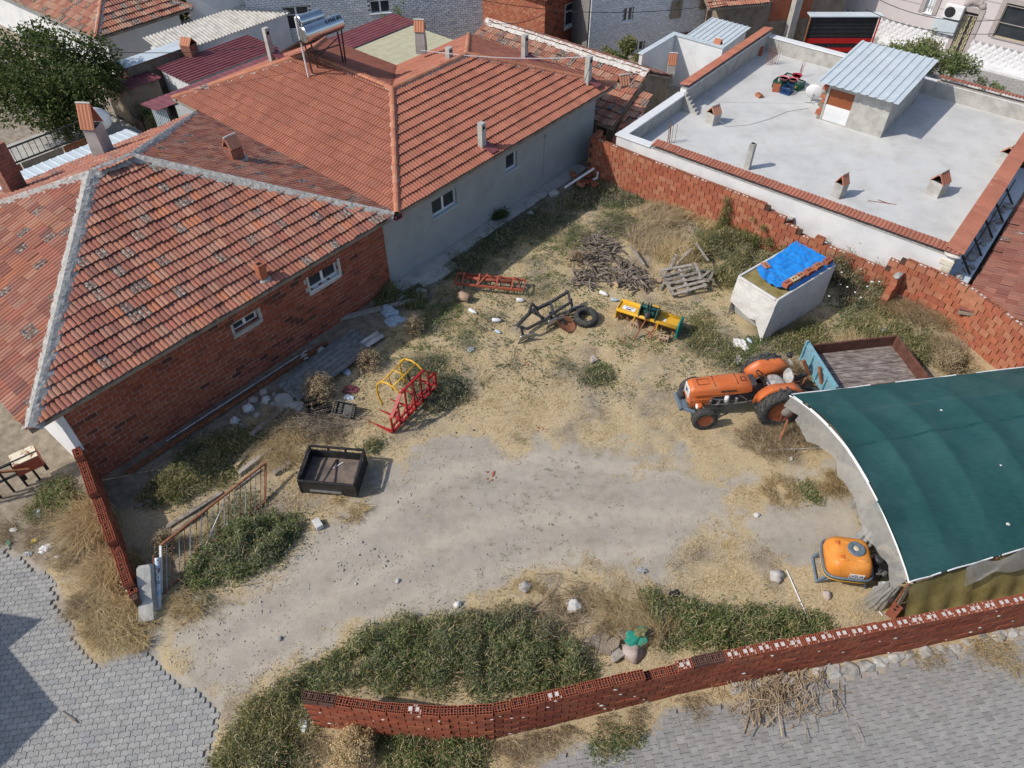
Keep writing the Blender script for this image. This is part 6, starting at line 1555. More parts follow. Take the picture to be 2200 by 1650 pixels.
# ---------------------------------------------------------------- field sprayer
def sprayer():
 c = V3((7.42, 8.52, 0)); rz = R(-8)
 o = thing('field_sprayer', 'orange plastic sprayer tank on a blue grey frame at the mouth of the green tunnel', 'sprayer', c, rz); o.scale = (.93, .93, .93)
 a, b, z0, z1 = .52, .44, .42, 1.02      # tank half sizes: across (x), along (y)
 def sup(th, ph):
  ct, st = math.cos(th), math.sin(th); cp, sp = math.cos(ph), math.sin(ph)
  e1, e2 = .42, .45
  g = lambda v, e: math.copysign(abs(v)**e, v)
  z = g(sp, e1); k = g(cp, e1)
  tap = 1-.16*max(0, z)
  return V3((a*k*g(ct, e2)*tap, (b+.05)*k*g(st, e2)*tap, (z0+z1)/2+(z1-z0)/2*z))
 n1, n2_ = 48, 24; t = MB(); t.grid(lambda i, j: sup(2*math.pi*i, -math.pi/2+math.pi*j), n1, n2_); to = t.obj('tank', T['tank'], o, True)
 for (x, y, w_, d_) in ((-.02, .22, .34, .08), (-.20, -.26, .22, .10), (.20, -.24, .26, .10)):
  s = MB(); s.blob((x, y, z1-.02), (w_/2, d_/2, .035), 5, .05, 0, 3); s.obj('moulding', T['tank'], to, True)
 s = MB(); M = TT(.10, .05, z1-.006); s.lathe([(.20, -.02), (.20, .03), (.185, .045), (.10, .045), (.095, .03), (.001, .03)], 28, 0, M); lid = s.obj('lid', T['bluesteel'], to, auto=40)
 s = MB(); s.lathe([(.075, .032), (.07, .052), (.001, .055)], 20, 0, M); s.obj('lid_cap', pm('beige_cap', [(.48,.42,.30), (.55,.49,.37)], 8, .6), lid, True)
 for k in range(8):
  s = MB(); s.box((0,0,0), (.06, .02, .012), 0, None, M @ RZ(k*math.pi/4) @ TT(.145, 0, .05)); s.obj('lid_rib', T['bluesteel'], lid)
 for (x, y) in ((-.30, .18), (-.24, -.20)):
  for (r_, mat, dz) in ((.075, T['label_r'], 0), (.05, T['tank'], .003)):
   s = MB(); Mt = TT(x, y, z1-.005+dz) @ RZ(R(25)); p = [Mt @ V3((r_*math.cos(t_), r_*math.sin(t_), .02)) for t_ in (R(-90), R(30), R(150))]; s.add(p, [(0,1,2)]); s.obj('warning_triangle', mat, to)
  s = MB(); s.box((x, y, z1+.020), (.012, .04, .002)); s.obj('warning_mark', T['label_r'], to)
 pl = MB(); pl.box((.12, -b-.048, .70), (.34, .012, .16)); po = pl.obj('maker_plate', T['label_w'], to, bevel=.004)
 text('U\u011eUR', .12, TT(.11, -b-.056, .69) @ RX(R(90)), T['label_bl'], po)
 for y in (-.34, .34):
  s = MB(); s.tube([(-.58, y, .03), (-.34, y, .58)], .035, 8); s.tube([(.55, y, .03), (.42, y, .5)], .035, 8); s.tube([(-.58, y, .03), (-.25, y, .36), (.4, y, .36)], .03, 8); s.obj('leg', T['bluesteel'], o)
 s = MB(); s.tube([(-.58,-.36,.03),(-.58,.36,.03)], .035, 8); s.tube([(.55,-.36,.03),(.55,.36,.03)], .035, 8); s.tube([(-.42,-.34,.40),(-.42,.34,.40)], .03, 8); s.obj('cross_tube', T['bluesteel'], o)
 def hoop(z, k, r_, mat, nm):
  s = MB(); pts = []
  for i in range(40):
   th = 2*math.pi*i/40; g = lambda v, e: math.copysign(abs(v)**e, v)
   pts.append(((a+k)*g(math.cos(th), .55), (b+.05+k)*g(math.sin(th), .55), z+.03*math.sin(th*3)))
  s.tube(pts, r_, 8, closed=True); s.obj(nm, mat, o, True)
 hoop(.60, .05, .03, T['bluesteel'], 'tank_band'); hoop(.53, .045, .014, T['black'], 'hose'); hoop(.48, .04, .012, T['yellow'], 'hose')
 s = MB(); s.b2(.56, .86, -.22, .15, .18, .52); s.lathe([(.12,0),(.12,.22),(.08,.26)], 14, 0, TT(.72,.05,.52)); s.lathe([(.07,0),(.07,.16)], 12, 0, TT(.72,-.22,.5)); s.obj('pump', T['dsteel'], o, bevel=.02)
 s = MB(); rr = random.Random(4)
 for k in range(5):
  y = -.3+k*.14; s.tube([(.55, y, .5), (.75, y+.05, .75+rr.uniform(-.1,.1)), (.95, y-.03, .6), (.9, y+.1, .3)], .016, 6)
 s.obj('hose_loop', T['black'], o); s = MB(); s.tube([(.6,-.3,.62),(1.0,-.25,.62)], .02, 6); s.lathe([(.05,0),(.05,.1)], 12, 0, TT(.8,-.28,.60)); s.lathe([(.04,0),(.04,.1)], 12, 0, TT(.95,.05,.58)); s.obj('valve', T['steel'], o)
 s = MB(); s.tube([(-.40,.50,.62),(-.36,.46,.60)], .07, 10); s.obj('drain_cup', T['tank'], o)
sprayer()
# ---------------------------------------------------------------- green net tunnel
def tunnel():
 o = thing('net_tunnel', 'arched shelter covered with dark green shade net at the right of the yard', 'tunnel')
 zf, zn, rise = 1.25, 1.15, .75
 Fa, Fb = P(1697, 848, zf), P(2200, 789, zf); Na, Nb = P(1955, 1250, zn), P(2160, 1190, zn)
 df, dn = (Fb-Fa).normalized(), (Nb-Na).normalized()
 LEN = 9.0
 Fe, Ne = Fa+df*LEN, Na+dn*LEN
 ribs = [0, .115, .25, .40, .56, .74, 1.0]
 def pt(s_, t):
  a = Fa.lerp(Fe, s_); b = Na.lerp(Ne, s_); p = a.lerp(b, t)
  k = 0
  for r0, r1 in zip(ribs[:-1], ribs[1:]):
   if r0 <= s_ <= r1: k = math.sin((s_-r0)/(r1-r0)*math.pi)
  z = a.z+(b.z-a.z)*t + rise*math.sin(math.pi*t)**.85*(1-.045*k) - .05*k*math.sin(math.pi*t) + .012*mnoise.noise(V3((s_*25, t*9, 1.5)))
  return V3((p.x, p.y, z))
 tpt_ = pt
 def front(t): return .012*math.sin(math.pi*t*2)
 s = MB(); s.grid(lambda i, j: pt(max(0, i+(1-i)*front(j)), j), 150, 60); no = s.obj('shade_net', T['net'], o, True)
 for r0 in ribs[:-1]:
  s = MB(); s.tube([pt(r0, j/24)-V3((0,0,.04)) for j in range(25)], .022, 7); s.obj('arch_pipe', T['pvc'] if r0 == 0 else T['steel'], o)
 rr = random.Random(2)
 for (t0, t1) in ((.03, .10), (.16, .30), (.31, .62)):
  s = MB(); s.tube([pt(0, t0+(t1-t0)*k/10)+V3((-.01,0,.02)) for k in range(11)], .013, 6); s.obj('batten', T['pvc'], o)
 for (base, d_, spans) in ((Fa, df, ((.05, 2.2), (2.9, 4.6), (5.2, 9.0))), (Na, dn, ((0, .75), (.92, 2.05), (2.3, 9)))):
  for (x0, x1) in spans:
   s = MB(); s.tube([base+d_*(x0+(x1-x0)*k/6)+V3((0,0,.015*math.sin(k*1.3))) for k in range(7)], .016, 6); s.obj('edge_pipe', T['pvc'], o)
 for x in (0, 2.2, 4.5, 7, 9):
  s = MB(); p = Fa+df*x; s.tube([p-V3((0,0,.05)), V3((p.x, p.y, -.1))], .025, 6); s.obj('post', T['rust'], o)
  s = MB(); p = Na+dn*x; s.tube([p-V3((0,0,.05)), V3((p.x+.02, p.y, -.1))], .025, 6); s.obj('post', T['rust'], o)
 s = MB(); s.bar(P(1672, 952, .0), P(1692, 902, .55), .05); s.obj('prop_stake', T['rust'], o)
 for (s_, t, r_) in ((.33,.30,.025),(.30,.90,.04),(.36,.66,.02)):
  s = MB(); p = tpt_(s_, t); s.blob(p, (r_*1.3, r_, .02), 3, .4, 0, 2); s.obj('pale_stain', T['mortar_w'], no, True)
 s = MB(); s.grid(lambda i, j: pt(i, .42+.012*j)+V3((0,0,.006)), 120, 1); s.obj('seam', T['dkgreen'], no, True)
 s = MB(); s.grid(lambda i, j: pt(.0+.03*i, .70+.30*j)+V3((-.28*i*(1-j)-.02, -.02*i, .03-.22*i)), 8, 20); s.obj('net_flap', T['net'], o, True)
 return o, pt, Fa, df, Na, dn
tun, tpt, tFa, tdf, tNa, tdn = tunnel()
def film_curtain():
 o = thing('plastic_film', 'torn cloudy plastic film bunched along the mouth of the green tunnel', 'plastic film')
 def fn(i, j):
  t = .02+.97*i; p = tpt(0, t)
  drop = (.42+.26*mnoise.noise(V3((i*6, 2, 0)))+.05*mnoise.noise(V3((i*17, 7, 0))))*(.65 if i < .12 else 1)
  fold = .05*mnoise.noise(V3((i*22, j*2, 3)))*(.3+j)
  return p + V3((-.02-.26*j*drop*2+fold*.5, -.06*j+fold*.4, -.03-drop*j*(.75+.3*j)))
 s = MB(); s.grid(fn, 220, 12); s.obj('hanging_strip', T['film'], o, True)
 def tail(i, j):       # the part that slumps to the ground in the middle
  a = P(1835, 1040, .9).lerp(P(1905, 1160, 1.25), i)
  k = .05*math.sin(i*34)+.06*mnoise.noise(V3((i*12, j*4, 5)))
  b = P(1828, 1085, .25).lerp(P(1868, 1160, .1), i)
  return a.lerp(b, j)+V3((k, k*.5, .05*math.sin(j*6+i*9)))
 s = MB(); s.grid(tail, 40, 14); s.obj('slumped_sheet', T['film'], o, True)
 def knot(i, j):
  th = i*2*math.pi; c = P(1905, 1275, .45); r_ = (.12+.10*j)*(1+.14*math.sin(th*11+j*3)+.25*mnoise.noise(V3((math.cos(th)*2, math.sin(th)*2, j*3)))); return c+V3((r_*math.cos(th)-.12*j, r_*math.sin(th)*.8, .42-.85*j))
 s = MB(); s.grid(knot, 130, 14); s.obj('bunched_end', T['film'], o, True)
 s = MB(); c = P(1900, 1272, .3); s.blob(c, (.22, .17, .34), 6, .4, 0, 4, 2.4); s.obj('bunched_core', T['bag'], o)
 def knot2(i, j):
  th = i*2*math.pi; c = P(1862, 1150, .35); r_ = (.10+.13*j)*(1+.22*math.sin(th*7+j*3)); return c+V3((r_*math.cos(th), r_*math.sin(th)*.8, .3-.6*j))
 s = MB(); s.grid(knot2, 50, 8); s.obj('bunched_end', T['bag'], o, True)
 def bag(i, j):
  th = i*math.pi; c = P(1690, 880, .62); r_ = .17*math.sin(j*math.pi*.9+.25); return c+V3((r_*math.cos(th*2), r_*math.sin(th*2), .22-.50*j))
 s = MB(); s.grid(bag, 30, 10); s.obj('tied_end', T['film'], o, True)
film_curtain()
def near_side():
 o = thing('khaki_tarp', 'khaki tarpaulin sheet forming the side of the green tunnel behind the front wall', 'tarpaulin')
 def fn(i, j):
  x = i*7.0; a = tNa+tdn*(x+.05); a = V3((a.x, a.y, 1.02-.03*math.sin(x*2)))
  b = a+V3((.05, -.62, -1.0)); f = .05*math.sin(x*11+j*2)*(1-i)*j + .05*mnoise.noise(V3((x*1.5, j*3, 2)))
  sag = -.10*math.sin(j*math.pi)
  return a.lerp(b, j)+V3((0, f+sag*.4, sag))
 s = MB(); s.grid(fn, 120, 16); s.obj('side_sheet', T['khaki'], o, True)
 def flap(i, j):
  p = P(1880, 1300, .03).lerp(P(1935, 1312, .03), i); return p+V3((.02*math.sin(i*9), .32*(j-.5)+.04*math.sin(i*7), .03+.05*mnoise.noise(V3((i*5, j*4, 1)))))
 s = MB(); s.grid(flap, 16, 8); s.obj('ground_flap', T['khaki'], o, True)
 s = MB(); s.bar(P(1926, 1306, .1), P(1952, 1258, 1.0), .07, .05); s.obj('batten', T['wood'], o)
 f = thing('plastic_film', 'grey plastic sheet tucked under the near edge of the green net at the right', 'plastic film')
 def g(i, j):
  a = tNa+tdn*(1.35+i*6); k = .06*math.sin(i*30+j*4)+.05*mnoise.noise(V3((i*14, j*4, 8))); return V3((a.x, a.y-.06-.22*j+k*.6, 1.18-.30*j+k+(.16*math.sin(min(1, max(0, i-.12)*3)*math.pi/2)*(1-j))))
 s = MB(); s.grid(g, 90, 8); s.obj('sheet', T['film'], f, True)
near_side()
# ---------------------------------------------------------------- canvas covered box with the blue tarpaulin
def box_body():
 c0 = V3((7.62, 16.36, 0)); a = V3((9.78, 18.02, 0)); ex = (a-c0).normalized(); rz = math.atan2(ex.y, ex.x)
 L, W, Hh = 2.75, 1.45, 1.50
 o = thing('covered_box_body', 'box body wrapped in white canvas with a mossy plywood top', 'box', c0, rz)
 def side(i, j): return V3((i*L, -.02*math.sin(i*math.pi)+.02*mnoise.noise(V3((i*5, j*3, 1))), .02+j*Hh))
 s = MB(); s.grid(side, 24, 12); s.grid(lambda i, j: V3((i*L, W+.015*mnoise.noise(V3((i*5, j*3, 4))), .02+j*Hh)), 24, 8); s.grid(lambda i, j: V3((L+.01*mnoise.noise(V3((i*4, j*3, 9))), i*W, .02+j*Hh)), 12, 8)
 s.obj('canvas_side', T['canvas'], o, True)
 def fr(i, j):
  y = i*W; z = Hh-(j)*(Hh*.62); bulge = .10*math.sin(min(1, j*1.2)*math.pi*.5)*(1-.35*abs(2*i-1))
  low = -.22*(1-abs(2*i-1.0))*j
  return V3((-bulge-.02*mnoise.noise(V3((i*6, j*6, 2))), y, z+low*.6))
 s = MB(); s.grid(fr, 24, 16); s.obj('canvas_front', T['canvas'], o, True)
 s = MB(); s.grid(lambda i, j: V3((.03+.20*(1-j), .03+i*(W-.06), .02+j*Hh*.55)), 8, 6); s.obj('under_panel', T['render'], o)
 s = MB(); s.add([V3((-.03, .0, Hh*.80)), V3((-.10, .42, .50)), V3((-.16, .02, -.02)), V3((.25, -.03, .02))], [(0,1,2),(0,2,3)]); s.obj('corner_flap', T['canvas'], o, solid=.015)
 s = MB(); s.b2(.04, L-.04, .06, W-.06, Hh-.12, Hh-.03); s.obj('plywood_top', T['woodtop'], o)
 for (x0, x1, y0, y1) in ((0, L, -.02, .06), (0, L, W-.06, W+.02), (-.03, .05, .06, W-.06), (L-.05, L+.02, .06, W-.06)):
  s = MB(); s.b2(x0, x1, y0, y1, Hh-.06, Hh+.02); s.obj('canvas_rim', T['canvas'], o, bevel=.025)
 b = thing('blue_tarpaulin', 'crumpled bright blue tarpaulin weighed down with bricks on the canvas box', 'tarpaulin', c0+V3((0,0,Hh)), rz)
 def tp(i, j):
  x = .62+i*(L-.60)-(.34*(1-i)*math.sin(j*math.pi)*1.0 if True else 0); y = .0+j*W
  y = y*(1-.12*(1-i)) + .03
  z = .02+.10*abs(mnoise.noise(V3((x*2.2, y*2.6, 3)))) + .05*abs(mnoise.noise(V3((x*6, y*5, 8)))) + .05*math.exp(-((i)**2)*30)
  z += .035*abs(math.sin(x*7+y*4+2*mnoise.noise(V3((x*2, y*2, 5)))))*(1-i*.6)
  if j < .06: z = .02-(.06-j)*1.2
  return V3((x+.08*mnoise.noise(V3((y*5, 1, i*3)))*(1-i), y, z))
 s = MB(); s.grid(tp, 70, 50); s.obj('sheet', T['bluetarp'], b, True)
 M = TT(*c0) @ RZ(rz)
 labs = ['brick nearest the front corner on the blue tarpaulin', 'pale broken brick second from the front on the blue tarpaulin', 'brick third from the front along the tarpaulin edge', 'brick fourth from the front along the tarpaulin edge', 'fifth brick along the tarpaulin edge, counting from the front', 'brick at the far back corner of the blue tarpaulin']
 for k, (x, y) in enumerate(((.62, .20), (.93, .20), (1.20, .20), (1.60, .18), (2.02, .18), (2.48, .16))):
  loose_brick(0, 0, labs[k], rz=rz+random.uniform(-.12, .12), p=M @ V3((x, y, Hh+.12)), mat=T['cutend'] if k == 1 else T['brickG'])
 loose_brick(0, 0, 'brick half hidden under the blue tarpaulin on the plywood side', rz=rz+1.2, p=M @ V3((.95, 1.22, Hh-.02)))
box_body()
# ---------------------------------------------------------------- implements lying in the yard
def tiller():
 a, b = V3((3.31, 17.42, 0)), V3((5.0, 16.55, 0)); d = b-a; rz = math.atan2(d.y, d.x); L = d.length
 o = thing('rotary_tiller', 'yellow rotary tiller with dark green gearbox frame and teal end cover', 'tiller', a, rz)
 for y in (-.24, .24):
  s = MB(); s.tube([(0,y,.46),(L,y,.46)], .055, 12); s.obj('main_tube', T['yellow'], o, True)
 s = MB(); s.b2(.02, L-.02, -.20, .20, .43, .45); ho = s.obj('hood', T['yellow'], o)
 n = 10; s = MB(); s.grid(lambda i, j: V3((.02+i*(L-.04), .24+.20*math.sin(j*1.5), .46-.40*j)), 6, 8); s.obj('rear_flap', T['yellow'], o, True)
 s = MB(); s.b2(.12, .52, -.12, .06, .452, .458); s.obj('instruction_plate', T['label_w'], ho); s = MB(); s.b2(.24,.40,-.10,-.05,.459,.461); s.b2(.2,.46,.0,.02,.459,.461); s.obj('plate_print', T['label_b'], ho)
 s = MB(); s.b2(1.42,1.50,-.1,.02,.452,.458); s.obj('sticker', T['label_w'], ho)
 s = MB(); s.prism([(-.30,.10),(-.30,.40),(-.18,.62),(.18,.62),(.30,.45),(.30,.12),(.12,.02),(-.12,.02)], -.03, .03, 0, TT(L+.03,0,0) @ RZ(R(90)) @ RX(R(90))); s.obj('end_cover', T['greenpaint'], o, bevel=.02)
 s = MB(); s.prism([(-.28,.12),(-.26,.5),(.26,.5),(.28,.14),(.1,.04),(-.1,.04)], -.015, .015, 0, TT(-.01,0,0) @ RZ(R(90)) @ RX(R(90))); s.obj('end_plate', T['yellow'], o, bevel=.01)
 for x in (.70, 1.22):
  s = MB(); s.prism([(-.30,.40),(-.26,.72),(-.10,.84),(.05,.80),(.24,.52),(.24,.40)], -.02, .02, 0, TT(x,0,0) @ RZ(R(90)) @ RX(R(90))); s.obj('headstock_plate', T['dkgreen'], o, bevel=.008)
 s = MB(); s.tube([(.70,-.08,.77),(1.22,-.08,.77)], .055, 12); s.obj('headstock_tube', T['dkgreen'], o, True)
 for x in (.90, .98):
  s = MB(); s.box((x,-.08,.80), (.03,.16,.2)); s.obj('link_lug', T['dkgreen'], o)
 s = MB(); s.b2(.78,1.14,-.16,.18,.46,.66); s.obj('gearbox', T['dkgreen'], o, bevel=.03); s = MB(); s.lathe([(.10,0),(.10,.08),(.07,.14),(.03,.22)], 14, 0, TT(.96,-.16,.58) @ RX(R(90))); s.obj('input_flange', T['dsteel'], o)
 s = MB(); s.b2(.95,1.2,.20,.30,.50,.62); s.obj('rear_box', T['yellow'], o, bevel=.01)
 s = MB(); s.bar((.98,-.22,.55),(.82,-.85,.03), .035); s.bar((1.30,-.26,.46),(1.16,-.62,.06), .03); s.bar((1.36,-.26,.46),(1.25,-.62,.06), .03); s.obj('prop_bar', T['rust'], o)
 for x in (.62, 1.34):
  s = MB(); s.box((x,-.32,.40), (.03,.24,.16)); s.obj('lower_lug', T['yellow'], o)
 ro = MB(); ro.tube([(.05,0,.22),(L-.05,0,.22)], .04, 8); rt = ro.obj('rotor', T['dsteel'], o)
 for k in range(10):
  s = MB(); x = .12+k*(L-.24)/9; t = k*1.1
  for q in (0, math.pi): s.bar((x,0,.22), (x, .18*math.cos(t+q), .22+.18*math.sin(t+q)), .05, .015); s.bar((x, .18*math.cos(t+q), .22+.18*math.sin(t+q)), (x+.07, .2*math.cos(t+q+.2), .22+.2*math.sin(t+q+.2)), .05, .012)
  s.obj('blade', T['rust'], rt)
 loose_brick(1366, 700, 'pale hollow brick propping the left end of the yellow tiller', z=0, rz=rz-.2, mat=T['clay_pot'], sz=(.29,.19,.19)); loose_brick(1425, 731, 'pale hollow brick lying in front of the yellow tiller', z=0, rz=rz+.25, mat=T['clay_pot'], sz=(.29,.19,.16))
tiller()
def plough():
 o = thing('plough', 'dark steel two furrow plough with disc lying beside the tyre', 'plough', (.98, 17.15, 0), R(38))
 fr = MB()
 A_, B_, C_, D_ = V3((-1.05,.0,.42)), V3((-.35,.18,.50)), V3((.35,.12,.52)), V3((1.05,.10,.62))
 for p, q, w_ in ((A_, B_, .09), (B_, C_, .09), (C_, D_, .08), (V3((-.9,-.28,.40)), V3((-.2,-.30,.42)), .07), (V3((.15,-.25,.45)), V3((.85,-.22,.48)), .07), (A_, V3((-.9,-.28,.40)), .07), (B_, V3((-.2,-.30,.42)), .07), (C_, V3((.15,-.25,.45)), .08), (D_, V3((.85,-.22,.48)), .07), (V3((-.2,-.3,.42)), V3((.15,-.25,.45)), .06)):
  fr.bar(p, q, w_, w_)
 fr.obj('beam_frame', T['dsteel'], o, bevel=.008)
 s = MB(); s.bar((-.55,.1,.48),(-.45,.05,.95), .06); s.bar((-.15,.1,.5),(-.45,.05,.95), .06); s.bar((-.45,.05,.95),(-.30,-.3,.42), .05); s.obj('headstock', T['dsteel'], o)
 def share(x, y, sc, nm='mouldboard'):
  s = MB()
  def fn(i, j):
   u = i-.5; return V3((x+u*.55*sc+.08*j, y-.12*math.sin(j*1.6)-.18*j*u, .02+.36*j*sc+.03*math.sin(i*3)))
  s.grid(fn, 10, 8); s.obj(nm, T['steel'], o, True, solid=.012)
  t = MB(); t.bar((x, y, .2), (x+.02, y+.15, .5), .07, .05); t.obj('leg', T['dsteel'], o)
 share(-1.05, -.30, .8); share(.05, -.34, 1.0); share(.95, -.25, .9)
 s = MB(); s.lathe([(.001,.0),(.14,.012),(.30,.06),(.31,.065),(.30,.05),(.14,.0)], 28, 0, TT(.35,-.62,.12) @ RX(R(22)) @ RY(R(12))); s.obj('disc', T['rust'], o, True)
 s = MB(); s.bar((.15,-.3,.45),(.35,-.6,.14), .06); s.obj('disc_arm', T['dsteel'], o)
plough()
def old_tyre():
 p = G(1258, 690, .0); o = thing('car_tyre', 'worn black car tyre lying flat on the straw', 'tyre', p); s = MB(); M = TT(0,0,.13) @ RX(R(8)); r, w = .37, .24
 s.lathe([(r*.58,-w*.34),(r*.66,-w*.5),(r*.92,-w*.5),(r,-w*.36),(r,w*.36),(r*.92,w*.5),(r*.66,w*.5),(r*.58,w*.34),(r*.60,0.02)], 36, 0, M, close=True); t = s.obj('carcass', T['rubber'], o, auto=50)
 lg = MB()
 for i in range(36):
  for z in (-.06, .0, .06): lg.box((0,0,0), (.012,.03,.04), 0, None, M @ RZ(2*math.pi*(i+z*4)/36) @ TT(r,0,z))
 lg.obj('tread', T['rubber'], o)
old_tyre()
def harrow():
 o = thing('spring_harrow', 'rusty red spring harrow frame lying by the grey house shadow', 'harrow', (-1.78, 18.95, 0), math.atan2(-.34, 2.17)); L = 2.2
 m = T['rustred']
 for y in (-.26, .26):
  s = MB(); s.bar((0,y,.28),(L,y,.28), .06, .07); s.obj('side_rail', m, o, bevel=.006)
 s = MB(); s.tube([(.25,0,.36),(1.85,0,.36)], .05, 10); s.obj('main_tube', m, o, True)
 for x in (.25, .75, 1.35, 1.85):
  s = MB(); s.bar((x+.06,.28,.32),(x-.0,.05,.52), .05, .02); s.bar((x,.05,.52),(x-.03,-.28,.32), .05, .02); s.obj('cross_arch', m, o)
 s = MB(); s.bar((.75,-.26,.34),(1.0,.12,.50), .04, .02); s.bar((1.0,.1,.5),(1.1,.26,.34), .05, .03); s.obj('draft_plate', m, o)
 s = MB(); s.bar((L,-.26,.28),(L+.02,.26,.28), .04); s.bar((2.02,-.2,.28),(2.02,.2,.28), .04); s.bar((-.02,-.26,.28),(-.02,.26,.28), .05); s.obj('end_bar', m, o)
 for k in range(13):
  s = MB(); x = .1+k*.165; y = -.15 if k % 2 else .15; pts = [(x+.02*math.sin(t), y+.10*math.cos(t), .17+.12*math.sin(t)) for t in [R(70)-i*R(300)/10 for i in range(11)]]; s.tube(pts, .014, 5); s.obj('spring_tine', T['dsteel'], o)
harrow()
def fork():
 a, b = V3((-3.16, 12.62, 0)), V3((-2.13, 14.30, 0)); d = b-a; rz = math.atan2(d.y, d.x); L = d.length
 o = thing('loader_fork', 'red lattice loader fork with a curved yellow pipe clamp standing in the weeds', 'fork', a, rz)
 m = T['red']; s = MB(); t = .055
 zt = .62
 s.bar((0,0,.10),(L,0,.10), .06, .06); ro = s.obj('bottom_beam', m, o)
 s = MB(); s.bar((0,0,zt*.5),(L,0,zt*.5), .045); s.bar((0,0,zt),(.28,0,zt+.02), t); s.bar((L-.28,0,zt+.02),(L,0,zt), t); s.obj('middle_rail', m, o)
 x0, x1, zh = .52, L-.45, 1.12
 s = MB(); s.bar((x0,0,zh),(x1,0,zh), .06); s.bar((.02,0,zt),(x0,0,zh), .09, .03); s.bar((L-.02,0,zt),(x1,0,zh), .09, .03); s.obj('top_rail', m, o)
 for x in (0, .33, .66, 1.0, 1.33, 1.66, L):
  zz = zt if (x < .2 or x > L-.2) else (zh if x0-.05 < x < x1+.05 else zt+.3)
  s = MB(); s.bar((x,0,.1),(x+.02,0,zz), .055, .03); s.obj('upright', m, o)
 for x in (.0, .33, .66, 1.0, 1.33, 1.66):
  s = MB(); s.bar((x,0,.12),(min(x+.33, L),0,zt*.9), .035, .02); s.obj('lattice_bar', m, o)
 for x in (0, .48, .95, 1.42, L):
  s = MB(); s.add([V3((x-.035,.02,.06)), V3((x+.035,.02,.06)), V3((x+.012,.86,.03)), V3((x-.012,.86,.03)), V3((x-.035,.02,.13)), V3((x+.035,.02,.13)), V3((x+.01,.86,.045)), V3((x-.01,.86,.045))], [(3,2,1,0),(4,5,6,7),(0,1,5,4),(1,2,6,5),(2,3,7,6),(3,0,4,7)]); s.obj('tine', m, o)
 def arc(x): return [(x, .03, zh-.02), (x, .18, zh+.10), (x, .40, zh+.16), (x, .62, zh+.10), (x, .78, zh-.08), (x, .84, zh-.32), (x, .82, zh-.58), (x, .72, zh-.85)]
 ar = []
 for x in (x0, x1):
  s = MB(); P_ = arc(x); pts = []
  for k in range(len(P_)-1):
   for u_ in (0, .33, .66): pts.append(V3(P_[k]).lerp(V3(P_[k+1]), u_))
  pts.append(V3(P_[-1])); s.tube(pts, .028, 8); s.obj('clamp_arc', T['yellow'], o, True)
 for (y, z) in ((.24, zh+.12), (.60, zh+.11)):
  s = MB(); s.tube([(x0,y,z),(x1,y,z)], .022, 8); s.obj('clamp_cross', T['yellow'], o, True)
 xm = (x0+x1)/2
 s = MB(); s.tube([(xm,.24,zh+.12),(xm,.60,zh+.11),(xm,.83,zh-.25),(xm,.74,zh-.75)], .02, 8); s.obj('clamp_middle', T['yellow'], o, True)
 s = MB(); s.tube([(xm+.1,.22,zh+.06),(xm+.1,.04,.55)], .03, 8); s.tube([(xm+.1,.04,.55),(xm+.1,-.02,.35)], .018, 6); s.obj('hydraulic_ram', T['black'], o)
 s = MB(); s.tube([(xm+.1,.05,.6),(xm+.3,-.12,.62),(xm+.45,-.1,.4),(xm+.5,.02,.2)], .012, 6); s.obj('hose', T['black'], o)
fork()
def crate_trailer():
 o = thing('steel_cargo_box', 'black steel cargo box with open railings standing on the dry grass', 'cargo box', (-4.46, 11.16, 0), R(-6))
 L, W, z0, z1 = 1.36, .96, .22, .50; m = T['black']
 s = MB(); s.b2(-L/2, L/2, -W/2, W/2, z0-.03, z0); s.obj('floor', T['boxfloor'], o)
 for (x0, x1, y0, y1) in ((-L/2, L/2, -W/2-.03, -W/2), (-L/2, L/2, W/2, W/2+.03), (-L/2-.03, -L/2, -W/2, W/2), (L/2, L/2+.03, -W/2, W/2)):
  near = y1 <= -W/2+.001
  s = MB(); s.b2(x0, x1, y0, y1, .03 if near or x0 >= L/2 else z0-.05, z1-.02); s.obj('side_panel', m, o)
 for (p, q) in (((-L/2-.02,-W/2-.02,0), (L/2+.02,-W/2-.02,0)), ((-L/2-.02,W/2+.02,.12), (L/2+.02,W/2+.02,.12)), ((-L/2-.02,-W/2-.02,.06), (-L/2-.02,W/2+.02,.12)), ((L/2+.02,-W/2-.02,.06), (L/2+.02,W/2+.02,.12))):
  s = MB(); s.bar((p[0], p[1], z1+p[2]), (q[0], q[1], z1+q[2]), .05); s.obj('top_rail', m, o, bevel=.006)
 for (x, y) in ((-L/2-.02,W/2+.02), (L/2+.02,W/2+.02), (-.22,W/2+.02), (.22,W/2+.02), (-L/2-.02,-W/2-.02), (L/2+.02,-W/2-.02)):
  s = MB(); s.bar((x,y,.02),(x,y,z1+.12 if y > 0 else z1), .045); s.obj('post', m, o)
 for s_ in (-1, 1):
  s = MB(); s.bar((s_*(L/2+.02),-W/2,z1+.04),(s_*(L/2+.02),0,z0+.1), .03); s.bar((s_*(L/2+.02),0,z0+.1),(s_*(L/2+.02),W/2,z1+.1), .03); s.obj('brace', m, o)
 s = MB(); s.bar((-L/2+.22,-W/2-.045,.16),(L/2-.35,-W/2-.045,.16), .03, .05); s.obj('step_rail', T['steel'], o)
 s = MB(); s.bar((-.1,-W/2+.02,z1-.05),(-.03,W/2-.05,z0+.02), .05, .015); s.obj('hinged_strap', m, o)
 s = MB(); s.bar((-.1,.1,z0+.012),(.15,.36,z0+.012), .02); s.obj('loose_bar', T['trash_white'], o)
crate_trailer()
